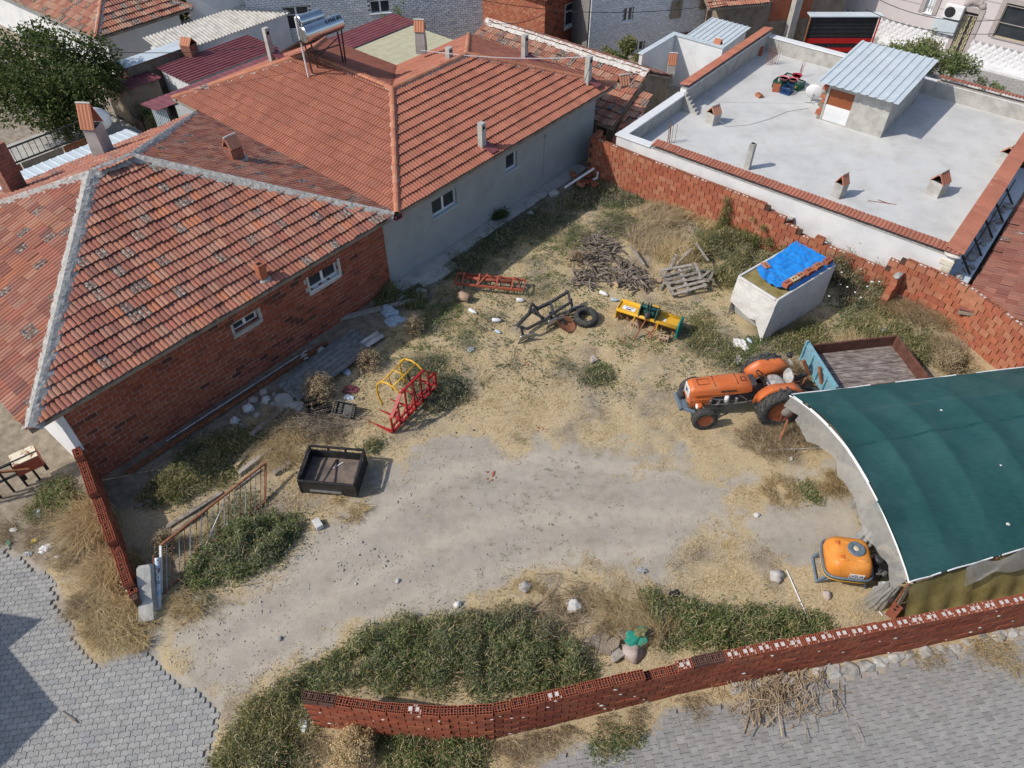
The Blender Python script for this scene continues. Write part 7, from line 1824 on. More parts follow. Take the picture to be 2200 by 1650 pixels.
# ---------------------------------------------------------------- wood, pallets, sheets
def log(parent, p, q, r, mat=None, name='branch', n=6):
 s = MB(); s.tube([p, q], [r, r*.8], n); s.m[-1] = 1; s.m[-2] = 1; return s.obj(name, [mat or T['branch'], T['cutend']], parent)
def woodpile():
 shapes = []
 rr = random.Random(21)
 for k in range(7):
  s = MB(); L = .42+.06*k; b = rr.uniform(-.05, .05); r0 = .013+.003*k
  s.tube([(-L/2,0,0),(-L*.15,b,rr.uniform(-.02,.02)),(L*.2,b*.6,rr.uniform(-.02,.03)),(L/2,0,0)], [r0, r0*.95, r0*.85, r0*.7], 6); s.m[-1] = 1; s.m[-2] = 1
  shapes.append(s.mesh('branch', [T['branch'], T['cutend']], False))
 spots = []
 blobs = [((2.55, 20.0), .75, .40), ((3.15, 20.9), .8, .35), ((2.5, 19.2), .55, .25), ((3.3, 20.0), .75, .2), ((3.9, 19.35), .6, .35), ((2.9, 21.3), .5, .22), ((4.2, 18.95), .45, .25), ((3.4, 19.3), .5, .12)]
 for i in range(290):
  (bx, by), r_, hh = rr.choice(blobs); a = rr.uniform(0, 6.28); t = math.sqrt(rr.random())*r_
  t *= .85; x, y = bx+t*math.cos(a), by+t*math.sin(a); z = .02+hh*.75*(1-(t/r_)**2)*rr.random()
  o = link(rr.choice(shapes), 'branch', None, TT(x, y, gz(x, y)+z) @ RZ(rr.gauss(-.5, .8)) @ RY(rr.gauss(0, .22)))
  tag(o, 'cut grey branch in the firewood heap left of the pallets', 'branch', 'firewood branches heaped in the yard')
 for k, (px, py, L, r, a, lab) in enumerate(((1413, 607, .12, .09, 0, 'round sawn log end facing up beside the pallet'), (1330, 612, .4, .11, .8, 'short thick log at the front of the firewood heap'), (1378, 618, .3, .09, 1.4, 'stubby log with pale cut end at the front of the heap'), (1360, 590, .35, .06, .3, 'thin log lying among the branches near the pallets'))):
  p = G(px, py, r); d = V3((math.cos(a), math.sin(a), .0))*L/2 if k else V3((.02,-.05,.06)); s = MB(); s.tube([p-d, p+d], r, 14); s.m[-1] = 1; s.m[-2] = 1; tag(s.obj('log', [T['branch'], T['cutend']], None), lab, 'log')
woodpile()
def plank(px0, py0, px1, py1, w, h, label, mat=None, z=.03, name='plank', p0=None, p1=None, cat='plank', dz0=0, dz1=0):
 a = p0 or G(px0, py0, z+dz0); b = p1 or G(px1, py1, z+dz1); s = MB(); s.bar(a, b, w, h); o = s.obj(name, mat or T['wood'], None, bevel=.006); return tag(o, label, cat)
def pallets():
 o = thing('wooden_pallet', 'grey broken wooden pallet lying on the wood heap by the green weeds', 'pallet', (5.55, 18.95, .22), R(14)); o.rotation_euler = (R(10), R(-5), R(14)); rr = random.Random(5)
 for k in range(6):
  s = MB(); y = -.5+k*.2; x0, x1 = -.62+rr.uniform(-.05,.1), .62+rr.uniform(-.2,.05); s.box(((x0+x1)/2, y, .09), (x1-x0, .10, .02), 0, (0, rr.uniform(-.03,.03), rr.uniform(-.08,.08))); s.obj('slat', T['wood'], o)
 for k in range(3):
  s = MB(); s.box((-.56+k*.56, 0, .03), (.09, 1.1, .08), 0, (0,0,rr.uniform(-.06,.06))); s.obj('bearer', T['wood'], o)
 o = thing('wooden_pallet', 'second broken pallet tilted under the grey one against the weeds', 'pallet', (6.1, 19.3, .1), R(60)); o.rotation_euler = (R(-14), R(16), R(60))
 for k in range(5):
  s = MB(); y = -.45+k*.2; s.box((0, y, .09), (1.1-.1*(k % 3), .10, .02), 0, (0,0,rr.uniform(-.15,.15))); s.obj('slat', T['wood'], o)
 for k in range(2):
  s = MB(); s.box((-.4+k*.8, 0, .03), (.09, 1.0, .08)); s.obj('bearer', T['wood'], o)
 labs = ['long loose board leaning left of the pallets', 'thin batten crossing above the pallets', 'short batten stuck out of the wood heap', 'plank at the upper left of the broken pallet', 'splintered plank behind the pallets', 'slat lying in the grass below the pallets']
 for k, (a, b, z0, z1) in enumerate((((1418, 625), (1448, 570), .05, .45), ((1490, 548), (1518, 578), .5, .35), ((1350, 545), (1382, 580), .35, .2), ((1430, 597), (1480, 560), .15, .5), ((1500, 600), (1545, 612), .3, .05), ((1450, 632), (1482, 630), .05, .05))):
  plank(0, 0, 0, 0, .09, .022, labs[k], p0=G(*a, z0), p1=G(*b, z1))
pallets()
def sheets():
 o = thing('corrugated_sheet_stack', 'stack of old dark corrugated fibre cement sheets by the brick wall', 'sheets', (0,0,0))
 a, b = V3((-6.35, 14.1, 0)), V3((-4.25, 16.75, 0)); e = (b-a).normalized(); sd = V3((e.y, -e.x, 0)); rr = random.Random(9)
 for k in range(4):
  s = MB(); q = a-sd*(.48-.1*k)+e*rr.uniform(0,.25)+V3((0,0,.06+.045*k)); ee = (e+V3((0,0,.015*rr.random()))).normalized(); corr(s, q, ee, sd, 2.9-.25*k, .92, .18, .036, 'sin', .01); s.obj('sheet', T['fibre_dark'], o)
 s = MB(); corr(s, V3((-4.75, 15.9, .12)), (e+V3((.1,0,0))).normalized(), sd, .95, .38, .18, .026, 'sin', .01); tag(s.obj('sheet_offcut', T['fibre'], None), 'short pale corrugated offcut beside the dark sheets', 'sheet')
 s = MB(); p, q = F50.w(2.4, 14.72, .06), F50.w(8.8, 14.62, .06); s.bar(p, q, .16, .02); s.bar(p+V3((.05,-.06,.05)), q+V3((.05,-.06,.05)), .02, .09); tag(s.obj('steel_profile', T['rust'], None), 'long rusty steel profile lying along the foot of the brick house', 'steel profile')
 s = MB(); p, q = F50.w(3.6, 14.86, .10), F50.w(8.2, 14.78, .10); s.tube([p, q], .03, 6); tag(s.obj('steel_pipe', T['steel'], None), 'grey pipe lying between the brick house and the steel profile', 'pipe')
sheets()
for k, (a, b, w, h, lab, m) in enumerate((((700, 695), (918, 640), .14, .10, 'long timber beam slanting from the corrugated sheets to the weeds', 'wood'), ((540, 940), (612, 880), .15, .12, 'thick grey timber beam beside the field stones', 'wood'), ((528, 952), (575, 925), .08, .06, 'short timber lying below the thick beam', 'wood'),
  ((505, 1005), (538, 965), .12, .05, 'brown plank lying in the weeds above the fallen gate', 'cutend'), ((515, 1020), (582, 968), .12, .10, 'grey log just behind the top of the fallen gate', 'wood'), ((590, 1022), (625, 998), .13, .11, 'short grey log between the fallen gate and the black box', 'wood'), ((340, 1148), (478, 1060), .10, .06, 'long weathered plank lying parallel to the fallen gate', 'wood'), ((370, 1152), (440, 1100), .10, .06, 'shorter weathered plank next to the long one behind the gate', 'wood'), ((505, 1052), (560, 1010), .07, .05, 'thin plank under the upper end of the gate', 'wood'), ((290, 1092), (345, 1068), .09, .05, 'pale plank in the shade of the left brick wall', 'wood'), ((1740, 1340), (1690, 1225), .025, .02, 'thin white plastic strip lying on the straw by the sprayer', 'pvc'), ((1895, 1325), (1868, 1290), .02, .02, 'short white plastic strip by the khaki flap', 'pvc'), ((500, 1262), (560, 1252), .02, .02, 'thin stick lying on the gravel near the gate', 'twig'), ((1650, 968), (1770, 962), .03, .03, 'white edged lath in the dry stalks below the tractor', 'pvc'), ((1640, 965), (1770, 905), .03, .03, 'long dry stalk lying by the tunnel corner', 'twig'))):
 plank(*a, *b, w, h, lab, T[m], z=h/2+.01)
def gate():
 a0, a1 = P(345, 1290, 0), P(345, 1170, 1.25); 
 b0, b1 = P(571, 1085, .0), P(571, 992, 1.25)
 A0, B0 = V3((-7.65, 8.15, 0)), V3((-6.02, 10.45, 0)); A1, B1 = V3((-7.62, 8.2, 1.05)), V3((-5.93, 10.75, 1.05))
 A1 = P(345, 1172, .72); B1 = P(571, 994, .62); A0 = P(347, 1290, 0); B0 = P(569, 1086, 0)
 o = thing('iron_gate', 'rusty iron bar gate leaf leaning back over the weeds', 'gate')
 for (p, q, w, m, nm) in ((A1, B1, .045, 'rust', 'top_rail'), (A0.lerp(A1, .1), B0.lerp(B1, .1), .035, 'rust', 'bottom_rail'), (A0, A1, .045, 'trash_white', 'hinge_stile'), (B0, B1, .045, 'rust', 'closing_stile')):
  s = MB(); s.bar(p, q, w); s.obj(nm, T[m], o)
 n = 19
 for k in range(1, n):
  t = k/n; s = MB(); p, q = A0.lerp(B0, t), A1.lerp(B1, t); mid = p.lerp(q, .5)+V3((random.gauss(0,.012), random.gauss(0,.012), 0)); s.tube([p, mid, q], .009, 5); s.obj('bar', T['concrete'] if k % 2 else T['rust'], o)
 s = MB(); s.bar(A0.lerp(B0, .3), A1.lerp(B1, .62), .014); s.obj('diagonal', T['trash_white'], o)
gate()
def gate_post():
 p = P(343, 1302, 0); o = thing('gate_post', 'battered white and blue painted steel gate post', 'post', p, rot=(P(337, 1184, .74)-p).to_track_quat('Z', 'Y').to_euler()); m, nt, b = newmat('flaking_white_blue_paint')
 pos = wpos(nt); c = mixc(nt, mapr(nt, noise(nt, pos, 5, 3), .48, .55), (.62,.64,.66), (.30,.47,.60)); c = mixc(nt, mapr(nt, noise(nt, pos, 12, 6, .7), .54, .60), c, (.16,.06,.035)); nt.links.new(c, b.inputs['Base Color']); b.inputs['Roughness'].default_value = .6
 s = MB(); s.lathe([(.055,-.1),(.055,1.05),(.045,1.05),(.045,.9),(.001,.9)], 16); s.obj('pipe', m, o, auto=40)
 s = MB(); s.tube([(.075,.02,-.1),(.075,.02,1.1)], .014, 6); s.obj('rod', T['rust'], o)
 q = P(318, 1312, .1); o = thing('concrete_pillar', 'rough broken concrete pillar beside the gate post', 'pillar', q, rot=(P(311, 1205, .72)-q).to_track_quat('Z', 'Y').to_euler())
 s = MB()
 def ring(z, k): return [V3((x*k+.02*mnoise.noise(V3((x*9, y*9, z*4))), y*k+.02*mnoise.noise(V3((y*9, z*5, x*7))), z)) for x, y in ((-.17,-.15),(-.05,-.16),(.14,-.15),(.15,.02),(.14,.16),(-.02,.17),(-.16,.15),(-.18,0))]
 zs = [-.2,.1,.3,.5,.65,.8,.92,.98]; vs_ = []; fs = []
 for i, z in enumerate(zs): vs_ += ring(z, 1-.10*(i/7)-.25*(i == 7))
 for i in range(len(zs)-1):
  for j in range(8): fs.append((i*8+j, i*8+(j+1) % 8, (i+1)*8+(j+1) % 8, (i+1)*8+j))
 fs.append(tuple(range(len(zs)*8-8, len(zs)*8))); s.add(vs_, fs); s.obj('block', T['concrete'], o)
 s = MB()
 for z in (.15, .45, .75): s.tube([(-.2,-.18,z),(.0,-.2,z-.03),(.28,-.1,z-.06)], .006, 5)
 s.tube([(-.02,-.19,.0),(-.03,-.2,.95)], .006, 5); s.obj('wire', T['dsteel'], o)
gate_post()
# ---------------------------------------------------------------- stones, crates, litter
def stone(px, py, r, label, mat=None, k=0, group=None, name='stone', z=0.0, sq=.75):
 rr = random.Random(px*31+py); p = G(px, py, r*.35+z); s = MB(); s.blob((0,0,0), (r*rr.uniform(.9,1.25), r*rr.uniform(.8,1.05), r*sq), px % 97, .28, 0, 3, 1.5); o = s.obj(name, mat or T['stone'], None, True); o.location = p; o.rotation_euler = (rr.uniform(-.2,.2), rr.uniform(-.2,.2), rr.uniform(0,6)); return tag(o, label, 'stone', group)
T['stone_w'] = pm('whitish_stone', [(.44,.43,.41), (.56,.55,.53), (.64,.63,.61)], 4, .92, .3, 50); T['stone_p'] = pm('pinkish_stone', [(.30,.24,.21), (.40,.33,.30), (.46,.40,.37)], 5, .92, .3, 50)
for (px, py, r, lab, m) in ((536, 880, .17, 'round whitish boulder at the left of the stone heap', 'stone_w'), (572, 862, .13, 'whitish stone at the top of the stone heap', 'stone_w'), (568, 845, .13, 'pinkish stone at the far side of the heap', 'stone_p'), (545, 862, .13, 'brown stone behind the round boulder', 'stone_p'), (588, 872, .10, 'grey stone on the near right of the heap', 'stone'), (580, 890, .10, 'orange brown stone low in the heap', 'stone_p'), (555, 893, .11, 'dark stone in the shade below the boulder', 'stone'), (590, 850, .08, 'small grey stone at the heap edge by the sheets', 'stone'), (505, 905, .12, 'pale flat stone left of the boulder near the pipe', 'stone_w'), (520, 915, .08, 'small brown stone below the pale flat one', 'stone'),
  (1275, 775, .13, 'pinkish boulder in the middle of the yard', 'stone_p'), (1127, 1262, .13, 'pale grey stone at the straw edge near the thicket', 'stone'), (1232, 1305, .17, 'white crumbly block in the dry brush', 'stone_w'), (983, 1300, .08, 'small white stone at the lower track edge', 'stone_w'), (1668, 1240, .16, 'rounded brown grey boulder on the straw near the sprayer', 'stone'), (1776, 1280, .09, 'small rounded stone right of the plastic strip', 'stone_p'), (1190, 420, .20, 'pale lump of old concrete at the grey house plinth', 'concrete'), (1140, 462, .12, 'pale rubble stone by the grey house', 'concrete'), (1095, 462, .08, 'small rubble stone near the dark shrub', 'stone'), (1360, 1405, .22, 'brown earthy boulder below the green sack', 'stone_p'), (1625, 1108, .06, 'white stone on the track beside the dry tuft', 'stone_w'), (855, 1250, .05, 'bluish stone in the middle of the gravel track', 'stone'), (600, 1372, .06, 'flat grey stone on the gravel near the entrance', 'stone'), (690, 755, .12, 'pale rubble at the foot of the brick wall', 'concrete'), (655, 770, .14, 'grey mortar lump against the brick wall', 'concrete'), (1700, 985, .05, 'small white stone on the upper track', 'stone_w'), (1440, 432, .07, 'small pale stone by the buttress foot', 'stone_w'), (1460, 447, .08, 'pale mortar lump at the buttress foot', 'concrete')):
 stone(px, py, r, lab, T[m])
for k in range(22):
 x = 4.6+k*.34; y = 6.12+(x-4.6)*.188-.16+random.uniform(-.05,.05)-.07; s = MB(); r = random.uniform(.10,.17); s.blob((0,0,0), (r*1.5, r, r*.6), k, .35, 0, 2, 1.6); o = s.obj('footing_stone', T['stone'] if k % 3 else T['concrete'], None); o.location = (x, y, -.03); o.rotation_euler = (0,0,R(11)+random.uniform(-.3,.3)); tag(o, 'rough pale stone in the footing below the front brick wall', 'stone', 'footing stones of the front wall')
s = MB(); p = G(432, 0) if False else P(640, 855, 0)
def slab(px, py, w, d, h, rz, label, mat=None, name='concrete_slab', z=0, tilt=0):
 p = G(px, py, h/2+z); s = MB(); rr = random.Random(px)
 poly = [(-w/2, -d/2), (0, -d/2-.04), (w/2, -d/2+.05), (w/2+.03, .05), (w/2-.08, d/2), (-.1, d/2+.05), (-w/2+.04, d/2-.06)]; s.prism(poly, -h/2, h/2); o = s.obj(name, mat or T['concrete'], None, bevel=.015); o.location = p; o.rotation_euler = (tilt, 0, rz); return tag(o, label, 'slab')
slab(610, 865, .5, .55, .08, .4, 'broken concrete slab at the near end of the corrugated sheets'); slab(640, 875, .35, .3, .06, 1.2, 'small broken concrete piece between slab and black crate', tilt=.1); slab(935, 588, 1.5, .7, .10, R(40), 'big tilted concrete slab at the grey house plinth', tilt=.06)
crate(684, 880, T['black'], 'black plastic crate holding the dry bush beside the slabs', p=G(684, 882), rz=R(25), sz=(.62, .42, .26)); crate(745, 880, T['black'], 'black plastic crate tipped on its side behind the twig heap', p=G(745, 888, .12), rz=R(-15), sz=(.55, .4, .26), tilt=R(35))
def bottle(px, py, label, mat, L=.26, r=.05, rz=0):
 s = MB(); s.lathe([(r*.9,-L/2),(r,-L/2+.02),(r,L*.2),(r*.4,L*.38),(r*.4,L/2)], 12); o = s.obj('bottle', mat, None, True); o.location = G(px, py, r); o.rotation_euler = (R(90), 0, rz); tag(o, label, 'bottle')
bottle(1297, 634, 'white plastic bottle nearest the yellow tiller', T['trash_white'], .3, .06, .9); bottle(1320, 647, 'white plastic bottle touching the tiller end', T['trash_blue'], .25, .06, 1.4); bottle(1016, 672, 'white bottle between the clay pipe and the plough', T['trash_white'], .3, .06, .9); bottle(1118, 648, 'white carton lying right of the red harrow', T['trash_white'], .24, .07, 1.4); bottle(1067, 692, 'white square carton on the straw left of the plough', T['trash_white'], .28, .07, 1.55); bottle(1070, 716, 'small translucent bottle below the square carton', T['trash_blue'], .2, .05, .9); bottle(1610, 735, 'clear bottle lying in front of the canvas box', T['trash_blue'], .2, .05, .5); bottle(1696, 785, 'white can by the trailer drawbar', T['trash_white'], .22, .08, .4); bottle(1898, 712, 'crushed clear bottle in the grass above the trailer', T['trash_blue'], .28, .05, 2.3)
s = MB(); s.lathe([(.13,-.2),(.15,-.18),(.15,.2),(.13,.2),(.13,-.16)], 18); o = s.obj('clay_pipe', T['clay_pot'], None, True); o.location = G(998, 645, .14); o.rotation_euler = (R(90), 0, R(62)); tag(o, 'short beige clay pipe lying below the red harrow', 'pipe')
s = MB(); a, b = P(1213, 403, .25), P(1276, 362, .6); s.tube([a, b], .045, 10); tag(s.obj('drain_pipe', T['pvc'], None), 'grey plastic drain pipe leaning in the corner by the back wall', 'pipe')
s = MB(); p = P(1283, 382, .2); s.tube([p+V3((.0,0,.25)), p, p+V3((-.16,-.05,-.05))], .04, 10); tag(s.obj('drain_elbow', T['pvc'], None), 'white pipe elbow in the wall corner below the round hole', 'pipe')
for k, (px, py, lab) in enumerate(((1238, 395, 'broken brick at the left of the rubble in the wall corner'), (1255, 402, 'tilted broken brick in the corner rubble'), (1246, 408, 'lowest broken brick of the corner rubble'), (1270, 398, 'brick below the white pipe elbow'), (1262, 385, 'brick behind the rubble against the wall'), (1230, 385, 'brick half under the leaning drain pipe'), (1280, 405, 'brick at the right of the corner rubble'))):
 loose_brick(px, py, lab, p=G(px, py, .06+.05*(k % 3)), tilt=random.uniform(-.4, .4))
loose_brick(684, 1128, 'whitish concrete block at the edge of the gravel track', p=G(684, 1130), mat=T['stone_w'], sz=(.27,.17,.15), holes=False); loose_brick(1915, 1322, 'hollow red brick standing behind the front wall by the khaki tarp', p=P(1915, 1320, 0), sz=(.22,.2,.3), mat=T['brickF'])
for k, (px, py, lab) in enumerate(((1290, 1372, 'grey tile shard lying in the hollow behind the front wall'), (1318, 1385, 'brown tile shard in the hollow behind the front wall'), (1300, 1395, 'dark tile shard lowest in the hollow behind the front wall'), (1342, 1365, 'flat slab shard under the green sack'), (1275, 1380, 'timber offcut beside the tile shards'), (1325, 1410, 'pale board end standing behind the front wall'))):
 slab(px, py, .34, .2, .05, k*.8, lab, T['wood'] if k > 3 else T['adobe'], 'rubble_piece', z=.05, tilt=random.uniform(-.3,.3))
def crumple(px, py, r, label, mat, name='litter', z=.03, rz=0, sq=.35, cat='litter'):
 s = MB(); s.blob((0,0,0), (r, r*.7, r*sq), px % 53, .42, 0, 3, 2.0); o = s.obj(name, mat, None); o.location = G(px, py, z); o.rotation_euler = (0,0,rz); return tag(o, label, cat)
crumple(1365, 1378, .25, 'green and yellow plastic sack on the boulder behind the front wall', T['trash_green'], 'plastic_sack', .2, .6, .25); crumple(1374, 1374, .13, 'yellow green fold of the sack behind the front wall', T['leafy'], 'plastic_sack', .36, .3)
for (px, py, r, lab, m) in ((838, 672, .30, 'crumpled pale blue plastic sheet by the brick wall corner', 'trash_blue'), (860, 640, .22, 'grey plastic bag in the shaded weeds', 'bag'), (850, 690, .28, 'pale blue plastic sheet hanging over the timber beam', 'trash_blue'), (905, 628, .2, 'dark and white plastic bag near the long timber', 'bag'), (1012, 752, .12, 'shiny grey plastic bag on the straw', 'bag'), (755, 838, .2, 'dark maroon sheet offcut behind the dry bush', 'maroon'), (745, 800, .14, 'pale plastic scrap beside the maroon offcut', 'trash_blue'), (750, 855, .14, 'clear plastic scrap right of the dry bush', 'trash_blue'), (84, 1105, .16, 'blue and white litter bag in the weeds by the left wall', 'trash_blue'), (30, 1140, .08, 'white paper scrap near the paving', 'trash_white'), (75, 1165, .08, 'yellow wrapper in the litter strip', 'trash_yellow'), (100, 1180, .14, 'white torn bag at the paving edge', 'trash_white'), (140, 1172, .14, 'white wrapper strip in the dry grass', 'trash_white'), (62, 1190, .10, 'dark blue wrapper at the paving edge', 'bag'), (20, 1168, .07, 'green bottle scrap at the paving edge', 'trash_green'), (127, 1198, .07, 'small white cup in the dry grass', 'trash_white'), (650, 1558, .12, 'white and yellow wrapper at the front wall end', 'trash_white'), (642, 1566, .08, 'golden wrapper piece beside the white one', 'trash_yellow'), (634, 1562, .06, 'small blue wrapper at the front wall end', 'trash_blue'), (492, 1128, .08, 'pale blue cup caught behind the gate bars', 'trash_blue'), (573, 1208, .07, 'white scrap at the thicket edge by the track', 'trash_white'), (570, 1622, .05, 'tiny white scrap in the lower left weeds', 'trash_white'), (1592, 742, .24, 'crumpled white sheet in the grass before the canvas box', 'canvas'), (1585, 775, .16, 'white rags behind the far tractor wheel', 'canvas'), (1450, 1280, .14, 'charred black scraps in the dry brush', 'black'), (1378, 1228, .10, 'dark scrap on the straw edge of the track', 'bag'), (900, 590, .14, 'pale plastic scrap near the tilted slab', 'trash_blue')):
 crumple(px, py, r, lab, T[m], rz=px*.1)
for k, (px, py, lab) in enumerate(((1345, 738, 'crushed red brick crumbs in front of the plough'), (1125, 785, 'red brick crumbs in the middle of the yard'), (1165, 922, 'red brick crumbs on the pale ash patch'), (1060, 1022, 'crushed red brick spot on the gravel track'), (1392, 715, 'red brick crumb under the tiller'), (535, 845, 'red tile shard'))[:5]):
 s = MB(); rr = random.Random(k)
 for i in range(9): s.blob((rr.gauss(0,.11), rr.gauss(0,.08), .012), (rr.uniform(.015,.045), rr.uniform(.015,.035), .018), i+k, .4, 0, 1)
 o = s.obj('brick_crumbs', T['brickG'], None); o.location = G(px, py); tag(o, lab, kind='stuff')
hN = thing('neighbour_house', 'house just outside the left edge whose roof shades the paving', 'house')
s = MB(); ez = 3.4; Ls = ez/math.tan(SUN_EL); dx, dy = -math.cos(SUN_AZ)*Ls, -math.sin(SUN_AZ)*Ls
pts = [(-9.0+dx, 5.5+dy), (-10.6+dx, 6.75+dy), (-10.15+dx, 7.4+dy), (-11.6+dx, 7.6+dy), (-14+dx, 6.0+dy), (-12+dx, 3.0+dy), (-9.7+dx, 4.3+dy)]
s.prism(pts, ez-.15, ez); s.obj('roof', T['tileC'], hN); s = MB(); s.prism([(x*1.0-.8, y) for x, y in pts], 0, ez-.16); s.obj('wall', T['white'], hN)
o = thing('red_trailer_box', 'rusty red box with flaking white top by the left house corner', 'box', P(60, 975, .9), R(38)); o.scale = (.72, .8, .8)
s = MB(); s.b2(-.55, .25, -.28, .28, -.45, .0); s.obj('body', T['rustred'], o, bevel=.01); s = MB(); s.b2(-.54, .24, -.27, .27, .002, .02); s.obj('top', pm('flaking_cream_paint', [(.25,.12,.07), (.62,.56,.42), (.70,.64,.50)], 7, .8, .2, lo=.38, hi=.5), o); s = MB(); s.bar((-.5,0,-.45), (-.5,0,-.9), .1); s.bar((.2,0,-.45), (.2,0,-.9), .1); s.obj('stand', T['black'], o)
o = thing('black_scrap_rack', 'dark iron rack and scrap under the left house eave', 'rack', P(25, 1040, 0), R(38))
for k in range(5):
 s = MB(); s.bar((-.6+k*.3,-.3,0), (-.6+k*.3,-.3,.9), .05); s.obj('post', T['black'], o)
s = MB(); s.bar((-.7,-.3,.9),(.9,-.3,.9), .05); s.bar((-.7,-.3,.5),(.9,-.3,.5), .05); s.obj('rail', T['black'], o); s = MB(); s.bar((-.9,-.2,1.2),(.6,-.6,.75), .05); s.obj('loose_pipe', T['rust'], o)
# ---------------------------------------------------------------- vegetation
def blades(name, label, X, Y, Z, h, w, lean, mat, bias=None, kind='stuff', parent=None, spread=1.0):
 n = len(X)
 if n == 0: return None
 a = rng.random(n)*6.283 if bias is None else bias+rng.normal(0, spread, n)
 hh = h*(.55+.9*rng.random(n)) if np.isscalar(h) else h*(.6+.7*rng.random(n))
 ll = lean*(.3+1.2*rng.random(n))*hh
 dx, dy = np.cos(a), np.sin(a); pa = rng.random(n)*6.283; px_, py_ = np.cos(pa)*w/2, np.sin(pa)*w/2
 B = np.stack([X, Y, Z], -1)
 V = np.empty((n, 5, 3))
 V[:, 0] = B; V[:, 1] = B; V[:, 0, 0] += px_; V[:, 0, 1] += py_; V[:, 1, 0] -= px_; V[:, 1, 1] -= py_
 mid = B + np.stack([dx*ll*.35, dy*ll*.35, hh*.6], -1)
 V[:, 2] = mid; V[:, 3] = mid; V[:, 2, 0] += px_*.8; V[:, 2, 1] += py_*.8; V[:, 3, 0] -= px_*.8; V[:, 3, 1] -= py_*.8
 V[:, 4] = B + np.stack([dx*ll, dy*ll, hh*(1-.25*np.minimum(lean, 1.5))], -1)
 t = np.array([[0,1,3],[0,3,2],[2,3,4]]); F_ = (t[None]+(np.arange(n)*5)[:, None, None]).reshape(-1, 3)
 o = link(npmesh(name, V.reshape(-1, 3), F_, [mat], 3), name, parent)
 if label: tag(o, label, kind=kind)
 return o
def leaf_mesh(name, C, size, mat, flat=.5):
 """two-triangle leaves at the points C (n,3)"""
 n = len(C); s_ = size*(.55+.9*rng.random(n))[:, None]
 nrm = rng.normal(size=(n, 3)); nrm[:, 2] = np.abs(nrm[:, 2])+flat; nrm /= np.linalg.norm(nrm, axis=1)[:, None]
 d = rng.normal(size=(n, 3)); d -= nrm*np.sum(d*nrm, 1)[:, None]; d /= np.linalg.norm(d, axis=1)[:, None]; e = np.cross(nrm, d)
 V = np.stack([C-d*s_, C+e*s_*.45+nrm*s_*.12, C+d*s_, C-e*s_*.45+nrm*s_*.12], 1)
 t = np.array([[0,1,2],[0,2,3]]); F_ = (t[None]+(np.arange(n)*4)[:, None, None]).reshape(-1, 3)
 return npmesh(name, V.reshape(-1, 3), F_, [mat], 3)
def cloud(blobs, N, shell=.55, ground=True):
 """points in a union of domes (x, y, z0, rx, ry, h)"""
 A = np.array([b[3]*b[4]*(b[5]+.2) for b in blobs]); idx = rng.choice(len(blobs), N, p=A/A.sum()); B = np.array(blobs)[idx]
 d = rng.normal(size=(N, 3)); d[:, 2] = np.abs(d[:, 2]) if ground else d[:, 2]; d /= np.linalg.norm(d, axis=1)[:, None]
 r = shell+(1-shell)*rng.random(N)**.7; r *= np.where(rng.random(N) < .3, rng.random(N)**.5, 1)
 k = .78+.5*fbm(B[:, 0]+d[:, 0]*B[:, 3]*2.2+d[:, 2], B[:, 1]+d[:, 1]*B[:, 4]*2.2, 2.4, 2)
 r = (r*k)[:, None]
 P_ = np.stack([B[:, 0], B[:, 1], B[:, 2]], -1)+d*r*B[:, 3:6]
 if ground:
  k2 = vnoise(P_[:, 0], P_[:, 1], 4.1, 5) > .24; P_, B = P_[k2], B[k2]; N = len(P_)
 if ground:      # ragged outline: some plants spread low beyond the dome, sprigs stand up from it
  P_[:, :2] += rng.normal(0, .06, (N, 2))*(1+2*(rng.random(N) < .15))[:, None]
  P_[:, 2] = np.maximum(B[:, 2]+.01, P_[:, 2]*(.30+1.15*vnoise(P_[:, 0], P_[:, 1], 3.3, 4))+(rng.random(N) < .06)*rng.random(N)*.14)
 return P_
def dome(px, py, r, h, ry=None, z=None):
 p = P(px, py); return (p.x, p.y, (gz(p.x, p.y) if z is None else z), r, ry or r, h)
def weed_mesh(name, C, size, mat, domes):
 """weeds of mixed habit: small leaves, bigger leaves, upright green blades and dry straw"""
 n = len(C); r = rng.random(n)*.6+.8*vnoise(C[:, 0], C[:, 1], 1.1, 2)
 parts = []
 for S, k, m in ((r < .62, .85, 0), ((r >= .62) & (r < .85), 1.25, 0), (r >= .85, .9, 2)):
  if S.sum():
   me = leaf_mesh('t', C[S], size*k, mat); parts.append((_co(me), _fi(me), m)); bpy.data.meshes.remove(me)
 q = C[rng.random(n) < .42]; z0 = q[:, 2]-.04
 for S, m, h in ((rng.random(len(q)) < .6, 0, .10), (None, 1, .13)):
  p = q[S] if S is not None else q[rng.random(len(q)) < .38]
  o = blades('t', None, p[:, 0], p[:, 1], p[:, 2]-.05, h, .013, .8, mat)
  if o: parts.append((_co(o.data), _fi(o.data), m)); me = o.data; bpy.data.objects.remove(o); bpy.data.meshes.remove(me)
 V = np.concatenate([a for a, b, c in parts]); off = np.cumsum([0]+[len(a) for a, b, c in parts[:-1]]); F_ = np.concatenate([b+o_ for (a, b, c), o_ in zip(parts, off)])
 me = npmesh(name, V, F_, [mat, T['straw'], T['leafg'] if mat is not T['leafg'] else T['leafy']], 3); me.polygons.foreach_set('material_index', np.concatenate([np.full(len(b), c, np.int32) for a, b, c in parts])); return me
def _co(me):
 a = np.empty(len(me.vertices)*3, np.float32); me.vertices.foreach_get('co', a); return a.reshape(-1, 3)
def _fi(me):
 a = np.empty(len(me.loops), np.int32); me.loops.foreach_get('vertex_index', a); return a.reshape(-1, 3)
